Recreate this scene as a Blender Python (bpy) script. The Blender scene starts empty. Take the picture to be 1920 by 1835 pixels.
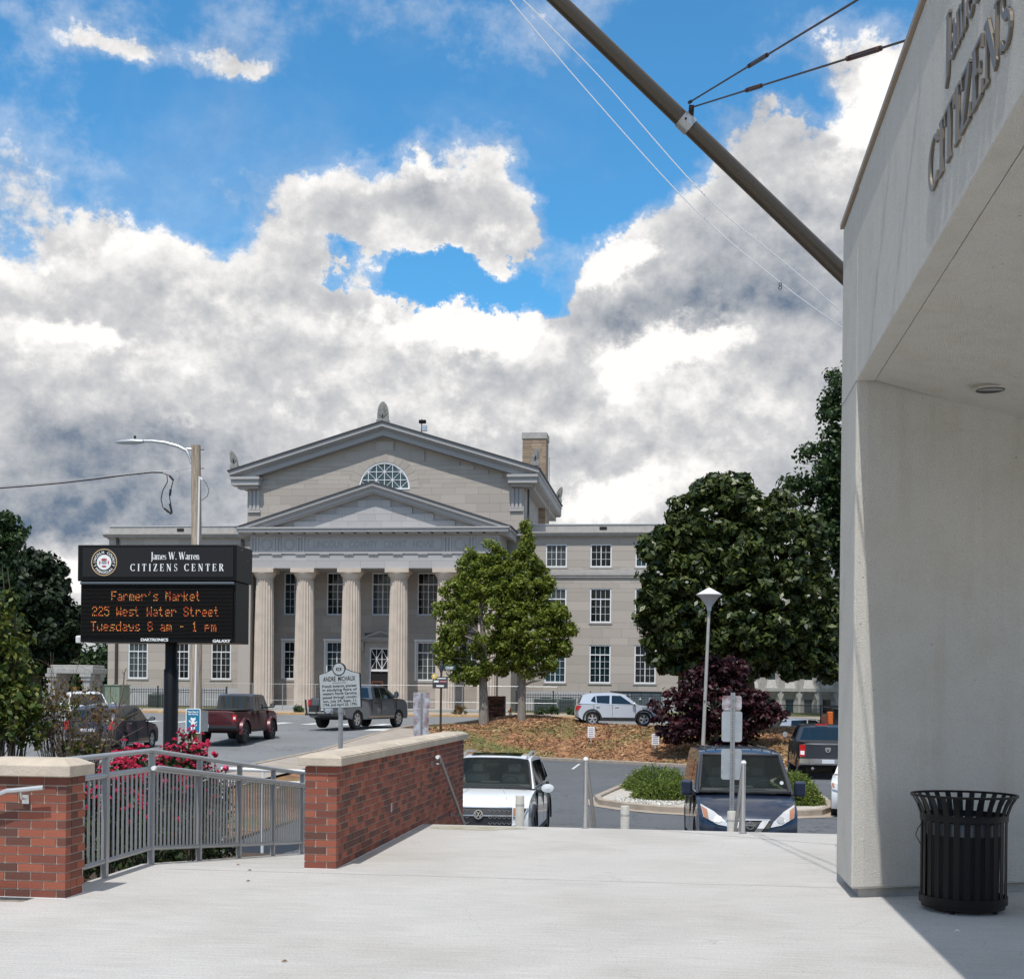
import bpy, bmesh, math, random
import numpy as np
from mathutils import Vector, Matrix
R = math.radians
random.seed(7)
SC = bpy.context.scene
COL = SC.collection
# ---------------------------------------------------------------- camera, sky, sun, exposure
EYE, FOC, YAW, ROLL = 1.65, 2500.0, R(7), 0.011
cam = bpy.data.cameras.new('camera'); camo = bpy.data.objects.new('camera', cam); COL.objects.link(camo)
cam.sensor_width = 36; cam.lens = 36 * FOC / 1920; cam.shift_y = (1297 - 917.5) / 1920
cam.clip_start = 0.1; cam.clip_end = 6000
camo.matrix_world = Matrix.Translation((0, 0, EYE)) @ Matrix.Rotation(YAW, 4, 'Z') @ Matrix.Rotation(R(90), 4, 'X') @ Matrix.Rotation(ROLL, 4, 'Z')
SC.camera = camo
SC.render.resolution_x = 1024; SC.render.resolution_y = 978
SC.view_settings.view_transform = 'Standard'; SC.view_settings.look = 'None'
SC.view_settings.gamma = 1; SC.view_settings.exposure = 0.22
try: SC.view_settings.use_curve_mapping = False
except Exception: pass
SUN_D = Vector((0.062, 0.51, -1)).normalized()
sun = bpy.data.lights.new('sun', 'SUN'); suno = bpy.data.objects.new('sun', sun); COL.objects.link(suno)
sun.energy = 3.25; sun.angle = R(0.5); sun.color = (1, 0.965, 0.91)
suno.rotation_euler = SUN_D.to_track_quat('-Z', 'Y').to_euler(); suno.location = (0, -10, 40)
W = bpy.data.worlds.new('World'); SC.world = W; W.use_nodes = True
SKY_STRENGTH = 0.1

def sky_world():
    nt = W.node_tree; nt.nodes.clear(); N = nt.nodes; L = nt.links
    def node(t, **k):
        n = N.new(t)
        for a, b in k.items(): setattr(n, a, b)
        return n
    def m(op, a, b=None, c=None, clamp=False):
        n = node('ShaderNodeMath', operation=op, use_clamp=clamp)
        for i, v in enumerate((a, b, c)):
            if v is None: continue
            if hasattr(v, 'links') or hasattr(v, 'is_output'): L.new(v, n.inputs[i])
            else: n.inputs[i].default_value = v
        return n.outputs[0]
    def vm(op, a, b):
        n = node('ShaderNodeVectorMath', operation=op)
        for i, v in enumerate((a, b)):
            if hasattr(v, 'is_output'): L.new(v, n.inputs[i])
            else: n.inputs[i].default_value = v
        return n.outputs['Value'] if op in ('DOT_PRODUCT', 'LENGTH') else n.outputs['Vector']
    def noise(vec, scale, detail, rough=0.55, dist=0.0, lac=2.0):
        n = node('ShaderNodeTexNoise'); L.new(vec, n.inputs['Vector'])
        n.inputs['Scale'].default_value = scale; n.inputs['Detail'].default_value = detail
        n.inputs['Roughness'].default_value = rough; n.inputs['Distortion'].default_value = dist
        n.inputs['Lacunarity'].default_value = lac
        return n
    def ss(x, a, b):
        n = node('ShaderNodeMapRange', interpolation_type='SMOOTHSTEP'); L.new(x, n.inputs[0])
        n.inputs[1].default_value = a; n.inputs[2].default_value = b
        return n.outputs[0]
    out = node('ShaderNodeOutputWorld'); bg = node('ShaderNodeBackground'); L.new(bg.outputs[0], out.inputs[0])
    bg.inputs[1].default_value = SKY_STRENGTH
    sky = node('ShaderNodeTexSky'); sky.sky_type = 'NISHITA'; sky.sun_disc = False
    sky.sun_elevation = R(63); sky.sun_rotation = R(187); sky.air_density = 1.0; sky.dust_density = 0.3; sky.ozone_density = 2.0
    tc = node('ShaderNodeTexCoord'); d = tc.outputs['Generated']
    sep = node('ShaderNodeSeparateXYZ'); L.new(d, sep.inputs[0])
    az = m('ARCTAN2', sep.outputs[0], sep.outputs[1]); el = m('ARCSINE', sep.outputs[2])
    comb = node('ShaderNodeCombineXYZ'); L.new(az, comb.inputs[0]); L.new(el, comb.inputs[1])
    P0 = comb.outputs[0]
    # stretch the noise space so that clouds are wider than tall, as seen near the horizon
    nd = vm('MULTIPLY', d, (1, 1, 1.15))
    warp = noise(nd, 8.0, 12, 0.66); w2 = vm('SUBTRACT', warp.outputs['Color'], (0.5, 0.5, 0.5))
    PW = vm('ADD', P0, vm('MULTIPLY', w2, (0.13, 0.12, 0)))
    def azel(px, py):
        a = (px - 960) / FOC; b = (1297 - py) / FOC
        a, b = a * math.cos(ROLL) - b * math.sin(ROLL), a * math.sin(ROLL) + b * math.cos(ROLL)
        return math.atan(a) - YAW, math.atan(b / math.sqrt(1 + a * a))
    def blobs(lst, start, pos):
        acc = start
        for (px, py, rx, ry, wt) in lst:
            a, e = azel(px, py)
            v = vm('SUBTRACT', pos, (a, e, 0)); v = vm('MULTIPLY', v, (FOC / rx, FOC / ry, 0))
            q = vm('DOT_PRODUCT', v, v)
            g = m('POWER', 2.71828, m('MULTIPLY', q, -1.0))
            acc = m('MULTIPLY_ADD', g, wt, acc)
        return acc
    # where the cumulus banks stand (centre, size, weight), as directions in the sky
    dens_l = [(250, 760, 460, 260, .55), (620, 640, 330, 220, .55), (740, 370, 190, 75, .55), (910, 420, 100, 60, .45), (600, 420, 80, 60, .25), (1500, 640, 420, 300, .7),
              (1680, 270, 180, 170, .7), (1180, 480, 110, 50, .35), (1440, 350, 170, 100, .42), (1380, 260, 60, 40, .2), (60, 540, 200, 60, .3), (1100, 850, 500, 260, .5), (880, 610, 130, 50, .4),
              (260, 90, 150, 45, .30), (470, 125, 80, 24, .22), (1000, 20, 330, 50, .20), (20, 40, 90, 50, .22), (310, 330, 60, 45, .22), (420, 388, 60, 20, .22),
              (1290, 190, 60, 60, .22), (1540, 130, 100, 30, .22), (960, 290, 40, 40, .22), (170, 450, 70, 26, .25), (1130, 250, 60, 20, .12),
              (650, 500, 40, 16, -.25), (860, 515, 110, 24, -.75), (1100, 400, 90, 90, -.55), (350, 420, 120, 40, -.35), (700, 190, 360, 70, -.25), (1190, 330, 90, 60, -.35), (1420, 60, 230, 40, -.1), (1260, 190, 110, 80, -.40), (1440, 175, 120, 50, -.45), (870, 520, 150, 34, -.75), (1010, 500, 90, 50, -.5), (1120, 300, 120, 110, -.25), (260, 90, 130, 30, .18), (180, 70, 60, 20, .15), (470, 125, 70, 20, .15), (650, 490, 50, 20, -.3)]
    elc = node('ShaderNodeValToRGB'); L.new(m('DIVIDE', el, R(90)), elc.inputs[0]); e = elc.color_ramp.elements
    e[0].position = .03; e[0].color = (1.15, 1.15, 1.15, 1); e[1].position = .60; e[1].color = (.80, .80, .80, 1)
    for p, c in ((.10, .9), (.18, .62), (.235, .36), (.33, .34), (.42, .70)): q = e.new(p); q.color = (c, c, c, 1)  # cover overhead, out of view, raised to brighten and neutralise the ambient light
    base = blobs(dens_l, m('SUBTRACT', elc.outputs[0], .5), PW)
    def field(off):
        v = vm('ADD', nd, off)
        return noise(v, 6.5, 15, 0.63, 0.0).outputs['Fac']
    f0 = field((0, 0, 0)); f1 = field((-0.004, 0.0, 0.016))
    amp = 2.3
    dens = m('ADD', base, m('MULTIPLY', m('SUBTRACT', f0, 0.5), amp))
    mask_thick = ss(dens, 0.06, 0.30)
    wv = noise(vm('MULTIPLY', d, (1, 1, 1.6)), 4.0, 12, 0.60, 0.25).outputs['Fac']
    veil = m('MULTIPLY', ss(wv, 0.48, 0.80), 0.26)
    thin = m('MULTIPLY', ss(dens, -0.16, 0.2), 0.30)
    mask = m('MAXIMUM', m('MAXIMUM', mask_thick, thin), veil)
    # brightness: lit tops of billows, thin bright rims, grey undersides of the bank
    lit = m('MULTIPLY', m('SUBTRACT', f0, f1), 2.6)
    bl = [(1180, 480, 100, 50, .45), (900, 600, 150, 45, .42), (1230, 650, 180, 65, .42), (1660, 190, 90, 70, .45), (1250, 760, 160, 60, .25), (770, 640, 60, 50, .12),
          (830, 300, 240, 45, .15), (960, 420, 60, 50, .12), (140, 490, 260, 45, .22), (250, 640, 200, 45, .22), (150, 700, 260, 70, .10), (700, 760, 160, 70, .10), (560, 590, 160, 50, .12), (1110, 930, 200, 60, .25), (60, 1060, 280, 42, .50), (1200, 590, 110, 30, -.2),
          (120, 840, 420, 60, -.30), (200, 950, 360, 50, -.50), (620, 850, 280, 80, -.12), (520, 500, 200, 50, -.12), (880, 700, 80, 50, -.18), (1450, 570, 260, 70, -.36),
          (1500, 720, 200, 60, -.30), (820, 390, 140, 50, -.14), (1330, 820, 200, 40, -.1), (1570, 1040, 60, 120, -.35), (1560, 420, 200, 70, -.05), (1040, 560, 70, 60, -.12), (260, 90, 190, 70, .15), (1000, 760, 240, 40, -.08)]
    br = blobs(bl, 0.585, PW)
    # crisp white cumulus heads standing in front of the grey bank
    hl = [(1180, 480, 75, 42, .9), (900, 590, 120, 34, .75), (1000, 555, 60, 30, .4), (1240, 650, 130, 45, .8), (1660, 190, 70, 60, .9), (1160, 740, 60, 60, .45), (1330, 620, 60, 30, .5), (180, 640, 110, 30, .5), (330, 790, 60, 22, .35), (700, 590, 90, 40, .35),
          (1130, 910, 130, 50, .55), (60, 1065, 260, 36, 1.0), (120, 460, 150, 20, .45), (840, 310, 150, 22, .25), (960, 420, 40, 30, .3), (1320, 1000, 60, 90, .3), (1130, 960, 150, 30, .3), (560, 720, 100, 30, .2)]
    hd = m('ADD', blobs(hl, -0.28, PW), m('MULTIPLY', m('SUBTRACT', noise(nd, 17.0, 12, 0.60).outputs['Fac'], 0.5), 2.2))
    heads = ss(hd, -0.08, 0.45)
    br = m('ADD', br, lit)
    big = noise(vm('MULTIPLY', nd, (1, 1, 1.5)), 6.0, 14, 0.60).outputs['Fac']
    br = m('ADD', br, m('MULTIPLY', m('SUBTRACT', big, 0.5), 1.15))
    rim = m('SUBTRACT', 1.0, ss(dens, 0.20, 0.70)); br = m('ADD', br, m('MULTIPLY', rim, 0.16))
    br = m('MULTIPLY_ADD', heads, 0.46, br)
    br = m('MAXIMUM', m('MINIMUM', br, 1.0), 0.0)
    cr = node('ShaderNodeValToRGB'); L.new(br, cr.inputs[0]); e = cr.color_ramp.elements
    e[0].position = 0.0; e[0].color = (.15, .205, .29, 1)
    e[1].position = 1.0; e[1].color = (1.03, 1.0, .97, 1)
    for p, c in ((.22, (.33, .36, .41, 1)), (.45, (.50, .515, .545, 1)), (.65, (.65, .65, .66, 1)), (.82, (.85, .84, .83, 1))):
        q = e.new(p); q.color = c
    csc = node('ShaderNodeVectorMath', operation='SCALE'); L.new(cr.outputs[0], csc.inputs[0]); csc.inputs[3].default_value = 0.88 / SKY_STRENGTH
    tint = node('ShaderNodeMix', data_type='RGBA', blend_type='MULTIPLY'); tint.inputs[0].default_value = 1
    L.new(sky.outputs[0], tint.inputs[6]); tint.inputs[7].default_value = (0.56, 1.30, 1.58, 1)
    mx = node('ShaderNodeMix', data_type='RGBA'); L.new(mask, mx.inputs[0]); L.new(tint.outputs[2], mx.inputs[6]); L.new(csc.outputs[0], mx.inputs[7])
    # below the horizon the ground closes the view; keep a plain dull tone there
    hz = ss(el, -0.05, 0.0)
    m2 = node('ShaderNodeMix', data_type='RGBA'); L.new(hz, m2.inputs[0]); m2.inputs[6].default_value = (1.6, 1.7, 1.7, 1); L.new(mx.outputs[2], m2.inputs[7])
    L.new(m2.outputs[2], bg.inputs[0])
sky_world()

# ---------------------------------------------------------------- helpers
def tag(o, label=None, cat=None, group=None, kind=None):
    if label: o['label'] = label
    if cat: o['category'] = cat
    if group: o['group'] = group
    if kind: o['kind'] = kind
    return o
def thing(name, label, cat, loc=(0, 0, 0), rotz=0, group=None):
    o = bpy.data.objects.new(name, None); COL.objects.link(o); o.empty_display_size = 0.2
    o.location = loc; o.rotation_euler = (0, 0, rotz)
    return tag(o, label, cat, group)
def link(name, mesh, parent=None, loc=None, rotz=0):
    o = bpy.data.objects.new(name, mesh); COL.objects.link(o)
    if parent: o.parent = parent
    if loc is not None: o.location = loc
    if rotz: o.rotation_euler = (0, 0, rotz)
    return o
def copy_tree(o, parent=None):
    c = o.copy(); COL.objects.link(c); c.parent = parent
    for ch in list(o.children): copy_tree(ch, c)
    return c
class MB:
    def __init__(s): s.v = []; s.f = []
    def box(s, x0, x1, y0, y1, z0, z1):
        n = len(s.v)
        s.v += [(x0, y0, z0), (x1, y0, z0), (x1, y1, z0), (x0, y1, z0), (x0, y0, z1), (x1, y0, z1), (x1, y1, z1), (x0, y1, z1)]
        s.f += [tuple(n + i for i in q) for q in ((0, 3, 2, 1), (4, 5, 6, 7), (0, 1, 5, 4), (1, 2, 6, 5), (2, 3, 7, 6), (3, 0, 4, 7))]
        return s
    def cbox(s, x, y, z, w, d, h): return s.box(x - w / 2, x + w / 2, y - d / 2, y + d / 2, z - h / 2, z + h / 2)
    def obox(s, c, ax, ay, az):
        c, ax, ay, az = map(Vector, (c, ax, ay, az)); n = len(s.v)
        for sx, sy, sz in ((-1, -1, -1), (1, -1, -1), (1, 1, -1), (-1, 1, -1), (-1, -1, 1), (1, -1, 1), (1, 1, 1), (-1, 1, 1)):
            s.v.append(tuple(c + ax * sx + ay * sy + az * sz))
        s.f += [tuple(n + i for i in q) for q in ((0, 3, 2, 1), (4, 5, 6, 7), (0, 1, 5, 4), (1, 2, 6, 5), (2, 3, 7, 6), (3, 0, 4, 7))]
        return s
    def bar(s, a, b, w, h=None):
        a, b = Vector(a), Vector(b); d = b - a; h = h or w
        u = Vector((0, 0, 1)) if abs(d.normalized().z) < 0.95 else Vector((0, 1, 0))
        x = d.cross(u).normalized(); z = x.cross(d).normalized()
        return s.obox((a + b) / 2, x * w / 2, d / 2, z * h / 2)
    def prism(s, poly, axis, a, b):
        """poly in the two other axes (kept in x,y,z order), extruded from a to b along axis"""
        n = len(s.v); k = len(poly)
        for t in (a, b):
            for (p, q) in poly: s.v.append({'x': (t, p, q), 'y': (p, t, q), 'z': (p, q, t)}[axis])
        s.f.append(tuple(range(n, n + k))[::-1]); s.f.append(tuple(range(n + k, n + 2 * k)))
        for i in range(k): j = (i + 1) % k; s.f.append((n + i, n + j, n + k + j, n + k + i))
        return s
    def tube(s, pts, r, n=8, cap=True):
        pts = [Vector(p) for p in pts]; rs = r if isinstance(r, (list, tuple)) else [r] * len(pts)
        b = len(s.v); prev = None
        for i, p in enumerate(pts):
            d = (pts[min(i + 1, len(pts) - 1)] - pts[max(i - 1, 0)]).normalized()
            if prev is None:
                u = d.cross(Vector((0, 0, 1)))
                if u.length < 1e-3: u = Vector((1, 0, 0))
            else: u = prev - d * prev.dot(d)
            u.normalize(); prev = u; w = d.cross(u)
            for k in range(n):
                a = 2 * math.pi * k / n; s.v.append(tuple(p + (u * math.cos(a) + w * math.sin(a)) * rs[i]))
        for i in range(len(pts) - 1):
            for k in range(n):
                k2 = (k + 1) % n; s.f.append((b + i * n + k, b + i * n + k2, b + (i + 1) * n + k2, b + (i + 1) * n + k))
        if cap: s.f.append(tuple(b + k for k in range(n))[::-1]); s.f.append(tuple(b + (len(pts) - 1) * n + k for k in range(n)))
        return s
    def lathe(s, prof, c=(0, 0, 0), n=16, axis='z', flute=0, fd=0.0):
        b = len(s.v)
        for (r, z) in prof:
            for k in range(n):
                a = 2 * math.pi * k / n; rr = r
                if flute: rr = r - fd * (k % 2)
                x, y = rr * math.cos(a), rr * math.sin(a)
                if axis == 'z': p = (x, y, z)
                elif axis == 'x': p = (z, x, y)
                else: p = (x, z, y)
                s.v.append((p[0] + c[0], p[1] + c[1], p[2] + c[2]))
        for i in range(len(prof) - 1):
            for k in range(n):
                k2 = (k + 1) % n; s.f.append((b + i * n + k, b + i * n + k2, b + (i + 1) * n + k2, b + (i + 1) * n + k))
        s.f.append(tuple(b + k for k in range(n))[::-1]); s.f.append(tuple(b + (len(prof) - 1) * n + k for k in range(n)))
        return s
    def quad(s, a, b, c, d):
        n = len(s.v); s.v += [tuple(a), tuple(b), tuple(c), tuple(d)]; s.f.append((n, n + 1, n + 2, n + 3)); return s
    def mesh(s, name, mat, smooth=False, sharp=35, recalc=True):
        me = bpy.data.meshes.new(name); me.from_pydata(s.v, [], s.f); me.validate(verbose=False)
        if recalc:
            bm = bmesh.new(); bm.from_mesh(me); bmesh.ops.recalc_face_normals(bm, faces=bm.faces); bm.to_mesh(me); bm.free()
        if smooth:
            me.polygons.foreach_set('use_smooth', [True] * len(me.polygons)); me.set_sharp_from_angle(angle=R(sharp))
        if mat: me.materials.append(mat)
        return me
    def build(s, name, mat, parent=None, smooth=False, bevel=0, sharp=35, loc=None, rotz=0, recalc=True):
        o = link(name, s.mesh(name, mat, smooth, sharp, recalc), parent, loc, rotz)
        if bevel:
            b = o.modifiers.new('bevel', 'BEVEL'); b.width = bevel; b.segments = 2; b.limit_method = 'ANGLE'; b.angle_limit = R(40)
        return o
def qmesh(name, V, mat, per=4):
    """mesh of separate polygons, V is (n*per,3)"""
    n = len(V) // per; me = bpy.data.meshes.new(name)
    me.vertices.add(len(V)); me.vertices.foreach_set('co', np.asarray(V, dtype=np.float32).ravel())
    me.loops.add(n * per); me.loops.foreach_set('vertex_index', np.arange(n * per, dtype=np.int32))
    me.polygons.add(n); me.polygons.foreach_set('loop_start', np.arange(0, n * per, per, dtype=np.int32))
    me.update(calc_edges=True)
    if mat: me.materials.append(mat)
    return me
def circ(cx, cy, r, n=24, a0=0, a1=360): return [(cx + r * math.cos(R(a0 + (a1 - a0) * i / (n - (0 if a1 - a0 == 360 else 1)))), cy + r * math.sin(R(a0 + (a1 - a0) * i / (n - (0 if a1 - a0 == 360 else 1))))) for i in range(n)]
# pixel column / row of a photo survey -> point at a known distance (only used for measured positions)
_s, _c = math.sin(YAW), math.cos(YAW)
def ray(px, py):
    a = (px - 960) / FOC; b = (1297 - py) / FOC
    l = a * math.cos(ROLL) - b * math.sin(ROLL); u = a * math.sin(ROLL) + b * math.cos(ROLL)
    return Vector((l * _c - _s, l * _s + _c, u))
def onY(px, py, Y): d = ray(px, py); return Vector((0, 0, EYE)) + d * (Y / d.y)
def onD(px, py, D): return Vector((0, 0, EYE)) + ray(px, py) * D
def onZ(px, py, Z): d = ray(px, py); return Vector((0, 0, EYE)) + d * ((Z - EYE) / d.z)
def onX(px, py, X): d = ray(px, py); return Vector((0, 0, EYE)) + d * (X / d.x)

# ---------------------------------------------------------------- materials
def mat(name, col, rough=0.6, metal=0.0, var=0.0, vscale=4.0, bump=0.0, bscale=60.0, col2=None, spec=None, coat=0.0, island=0.0, emit=None, estr=0.0, stretch=None, trans=None, ramp=None, coords='Object'):
    mt = bpy.data.materials.new(name); mt.use_nodes = True; nt = mt.node_tree; N = nt.nodes; L = nt.links
    b = N['Principled BSDF']; b.inputs['Base Color'].default_value = (*col, 1); b.inputs['Roughness'].default_value = rough
    b.inputs['Metallic'].default_value = metal
    if spec is not None: b.inputs['Specular IOR Level'].default_value = spec
    if coat: b.inputs['Coat Weight'].default_value = coat; b.inputs['Coat Roughness'].default_value = 0.03
    if emit: b.inputs['Emission Color'].default_value = (*emit, 1); b.inputs['Emission Strength'].default_value = estr
    tc = N.new('ShaderNodeTexCoord'); vec = tc.outputs[coords]
    if stretch:
        mp = N.new('ShaderNodeMapping'); mp.inputs['Scale'].default_value = stretch; L.new(vec, mp.inputs[0]); vec = mp.outputs[0]
    fac = None
    if var or col2:
        n1 = N.new('ShaderNodeTexNoise'); n1.inputs['Scale'].default_value = vscale; n1.inputs['Detail'].default_value = 8; n1.inputs['Roughness'].default_value = 0.6
        L.new(vec, n1.inputs['Vector']); fac = n1.outputs['Fac']
    if island:
        g = N.new('ShaderNodeNewGeometry'); oi = N.new('ShaderNodeObjectInfo'); ad = N.new('ShaderNodeMath'); ad.operation = 'ADD'
        L.new(g.outputs['Random Per Island'], ad.inputs[0]); L.new(oi.outputs['Random'], ad.inputs[1])
        fr = N.new('ShaderNodeMath'); fr.operation = 'FRACT'; L.new(ad.outputs[0], fr.inputs[0]); isl = fr.outputs[0]
        if fac is not None:
            mm = N.new('ShaderNodeMix'); mm.inputs[0].default_value = island; L.new(fac, mm.inputs[2]); L.new(isl, mm.inputs[3]); fac = mm.outputs[0]
        else: fac = isl
    if fac is not None:
        cr = N.new('ShaderNodeValToRGB'); L.new(fac, cr.inputs[0]); e = cr.color_ramp.elements
        if ramp:
            e[0].position = ramp[0][0]; e[0].color = (*ramp[0][1], 1); e[1].position = ramp[-1][0]; e[1].color = (*ramp[-1][1], 1)
            for p, c in ramp[1:-1]: q = e.new(p); q.color = (*c, 1)
        else:
            c2 = col2 or tuple(c * (1 - var) for c in col); c1 = tuple(min(1, c * (1 + var * .6)) for c in col) if not col2 else col
            lo, hi = (0.3, 0.7) if not island else (0.08, 0.92)
            e[0].position = lo; e[0].color = (*c2, 1); e[1].position = hi; e[1].color = (*c1, 1)
        L.new(cr.outputs[0], b.inputs['Base Color'])
        if trans: L.new(cr.outputs[0], b.inputs['Base Color'])
    if bump:
        n2 = N.new('ShaderNodeTexNoise'); n2.inputs['Scale'].default_value = bscale; n2.inputs['Detail'].default_value = 5; L.new(vec, n2.inputs['Vector'])
        bp = N.new('ShaderNodeBump'); bp.inputs['Strength'].default_value = bump; bp.inputs['Distance'].default_value = 0.02
        L.new(n2.outputs['Fac'], bp.inputs['Height']); L.new(bp.outputs[0], b.inputs['Normal'])
    if trans:
        out = N['Material Output']; t = N.new('ShaderNodeBsdfTranslucent'); mx = N.new('ShaderNodeMixShader'); mx.inputs[0].default_value = trans
        if fac is not None: L.new(cr.outputs[0], t.inputs[0])
        else: t.inputs[0].default_value = (*col, 1)
        L.new(b.outputs[0], mx.inputs[1]); L.new(t.outputs[0], mx.inputs[2]); L.new(mx.outputs[0], out.inputs[0])
    return mt
M = {}
M['stone'] = mat('limestone', (.43, .378, .33), .85, var=.16, vscale=1.2, bump=.25, bscale=18, island=.55)
M['stone_grey'] = mat('pale_grey_limestone', (.42, .405, .40), .85, var=.13, vscale=1.5, bump=.2, bscale=18, island=.55)
M['stone_trim'] = mat('limestone_trim', (.41, .385, .36), .85, var=.16, vscale=2.5, bump=.15, bscale=20)
M['stone_base'] = mat('pale_granite_base', (.44, .435, .44), .85, var=.12, vscale=3, bump=.15, bscale=20)
M['column'] = mat('column_limestone', (.56, .475, .395), .8, var=.14, vscale=1.5, bump=.1, bscale=20)
M['chimney'] = mat('weathered_tan_brick', (.36, .27, .19), .9, var=.35, vscale=2.0, island=.6)
M['roof_dark'] = mat('dark_roof_edge', (.045, .045, .05), .6)
M['carve'] = mat('carved_joint', (.20, .19, .185), .9)
M['white'] = mat('white_window_paint', (.78, .79, .80), .5)
M['glass'] = mat('window_glass', (.006, .012, .014), .08, spec=.45, island=.6, vscale=.8, ramp=[(.2, (.004, .006, .006)), (.5, (.008, .022, .026)), (.75, (.02, .05, .065)), (.95, (.05, .06, .06))])
M['door_wood'] = mat('brown_door', (.12, .05, .03), .5)
M['dark'] = mat('dark_interior', (.012, .012, .012), .9)
M['gmetal'] = mat('galvanised_metal', (.42, .43, .44), .42, metal=.75, var=.15, vscale=25)
M['railpaint'] = mat('grey_painted_rail', (.36, .37, .38), .36, metal=.25, var=.06, vscale=8, coat=.2)
M['alu'] = mat('brushed_aluminium', (.62, .62, .62), .38, metal=.85)
M['black'] = mat('black_powder_coat', (.005, .005, .0055), .42, spec=.22)
M['blackmat'] = mat('matt_black', (.012, .012, .013), .7)
M['iron'] = mat('black_iron_fence', (.02, .021, .024), .5)
M['brick'] = mat('red_brick', (.30, .07, .045), .9, island=.72, vscale=30, bump=.35, bscale=90, ramp=[(.10, (.115, .05, .038)), (.30, (.175, .058, .04)), (.6, (.235, .068, .043)), (.9, (.32, .098, .058))])
M['mortar'] = mat('mortar', (.50, .42, .34), .95, var=.2, vscale=20)
M['mortar_d'] = M['mortar']
M['cap'] = mat('cast_stone_cap', (.50, .43, .345), .85, var=.35, vscale=7, bump=.3, bscale=50, island=.2)
M['leafdry'] = mat('dry_leaves', (.20, .10, .04), .8, island=.9, ramp=[(.1, (.10, .06, .02)), (.5, (.22, .12, .04)), (.9, (.14, .13, .03))], trans=.3)
M['bark'] = mat('bark', (.10, .08, .065), .9, var=.4, vscale=8, bump=.5, bscale=12, stretch=(3, 3, .6))
M['bark_pale'] = mat('pale_bark', (.24, .21, .18), .9, var=.35, vscale=8, bump=.4, bscale=14, stretch=(3, 3, .6))
M['twig'] = mat('grey_brown_twigs', (.17, .125, .10), .9, var=.3, vscale=10)
def leaf(name, lo, mid, hi, t=.25, rough=.5): return mat(name, mid, rough, island=.999, vscale=1.5, ramp=[(.05, lo), (.5, mid), (.95, hi)], trans=t, spec=.35)
M['leaf_mag'] = leaf('magnolia_leaves', (.014, .026, .007), (.042, .066, .015), (.11, .13, .034), .14, .38)
M['leaf_elm'] = leaf('bright_green_leaves', (.07, .11, .012), (.16, .205, .026), (.28, .31, .05), .38)
M['leaf_oak'] = leaf('deep_green_leaves', (.012, .03, .009), (.03, .06, .015), (.055, .095, .025), .2)
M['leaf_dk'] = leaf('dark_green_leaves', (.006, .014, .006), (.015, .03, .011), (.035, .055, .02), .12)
M['leaf_maple'] = leaf('purple_maple_leaves', (.012, .003, .006), (.035, .008, .013), (.085, .02, .028), .22)
M['leaf_vib'] = leaf('yellow_green_leaves', (.03, .06, .010), (.085, .13, .022), (.20, .20, .04), .3)
M['leaf_jun'] = leaf('juniper_green', (.05, .09, .014), (.14, .20, .035), (.25, .29, .06), .2)
M['leaf_rose'] = leaf('rose_leaves', (.008, .02, .007), (.025, .05, .015), (.06, .09, .02), .2)
M['petal'] = leaf('pink_red_petals', (.38, .008, .03), (.62, .02, .09), (.80, .10, .24), .35, .5)
M['petal_w'] = mat('white_magnolia_flower', (.8, .78, .7), .6)
M['pole_wood'] = mat('weathered_pole_wood', (.40, .325, .25), .9, var=.55, vscale=6, bump=.5, bscale=20, stretch=(6, 6, .35))
M['pipe_white'] = mat('white_conduit', (.72, .72, .72), .5)
M['bronze'] = mat('bronze_anodised_metal', (.075, .060, .045), .36, metal=.55, coat=.1)
M['cable'] = mat('dark_steel_cable', (.045, .035, .035), .5, metal=.6)
M['rust'] = mat('rusted_turnbuckle', (.10, .045, .035), .7, metal=.3, var=.4, vscale=60)
M['rope'] = mat('white_halyard', (.75, .76, .78), .7)
M['screen'] = mat('led_louvre_black', (.003, .0025, .0025), .7, spec=.1)
M['signwhite'] = mat('white_lettering', (.85, .85, .85), .5)
M['tan'] = mat('tan_ring', (.55, .38, .22), .6)
M['redpaint'] = mat('deep_red_print', (.40, .05, .05), .6)
M['bluesign'] = mat('blue_sign_paint', (.008, .17, .30), .4)
M['bluedark'] = mat('navy_ring', (.02, .03, .07), .5)
M['silver_sign'] = mat('silver_sign_enamel', (.46, .49, .49), .45, metal=.2, var=.1, vscale=5)
M['signblack'] = mat('sign_black_letters', (.012, .012, .014), .6)
M['signback'] = mat('bare_aluminium_sign_back', (.50, .54, .57), .4, metal=.55, var=.12, vscale=12)
M['stained'] = mat('rust_stained_sign_back', (.50, .50, .54), .55, metal=.25, vscale=7, ramp=[(.30, (.19, .10, .10)), (.46, (.36, .30, .32)), (.62, (.52, .53, .57))], col2=(.2, .1, .1))
M['orange'] = mat('safety_orange', (.75, .16, .02), .5)
M['greenbox'] = mat('pale_green_utility_paint', (.20, .27, .20), .6, var=.1, vscale=3)
M['teal_shed'] = mat('slate_metal_shed', (.085, .115, .135), .5, var=.15, vscale=2)
M['concrete'] = mat('cast_concrete', (.38, .365, .34), .85, var=.2, vscale=4, bump=.2, bscale=40)
M['bollard'] = mat('off_white_bollard', (.52, .50, .45), .6, var=.15, vscale=10)
M['tyre'] = mat('tyre_rubber', (.014, .014, .015), .8)
M['rim'] = mat('silver_rim', (.62, .62, .64), .3, metal=.7)
M['rim_dark'] = mat('dark_rim', (.06, .06, .065), .4, metal=.5)
M['trim'] = mat('dark_plastic_trim', (.022, .022, .024), .6)
M['chrome'] = mat('chrome', (.80, .79, .77), .2, metal=1)
M['carglass'] = mat('tinted_car_glass', (.008, .012, .013), .03, spec=.8)
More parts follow.
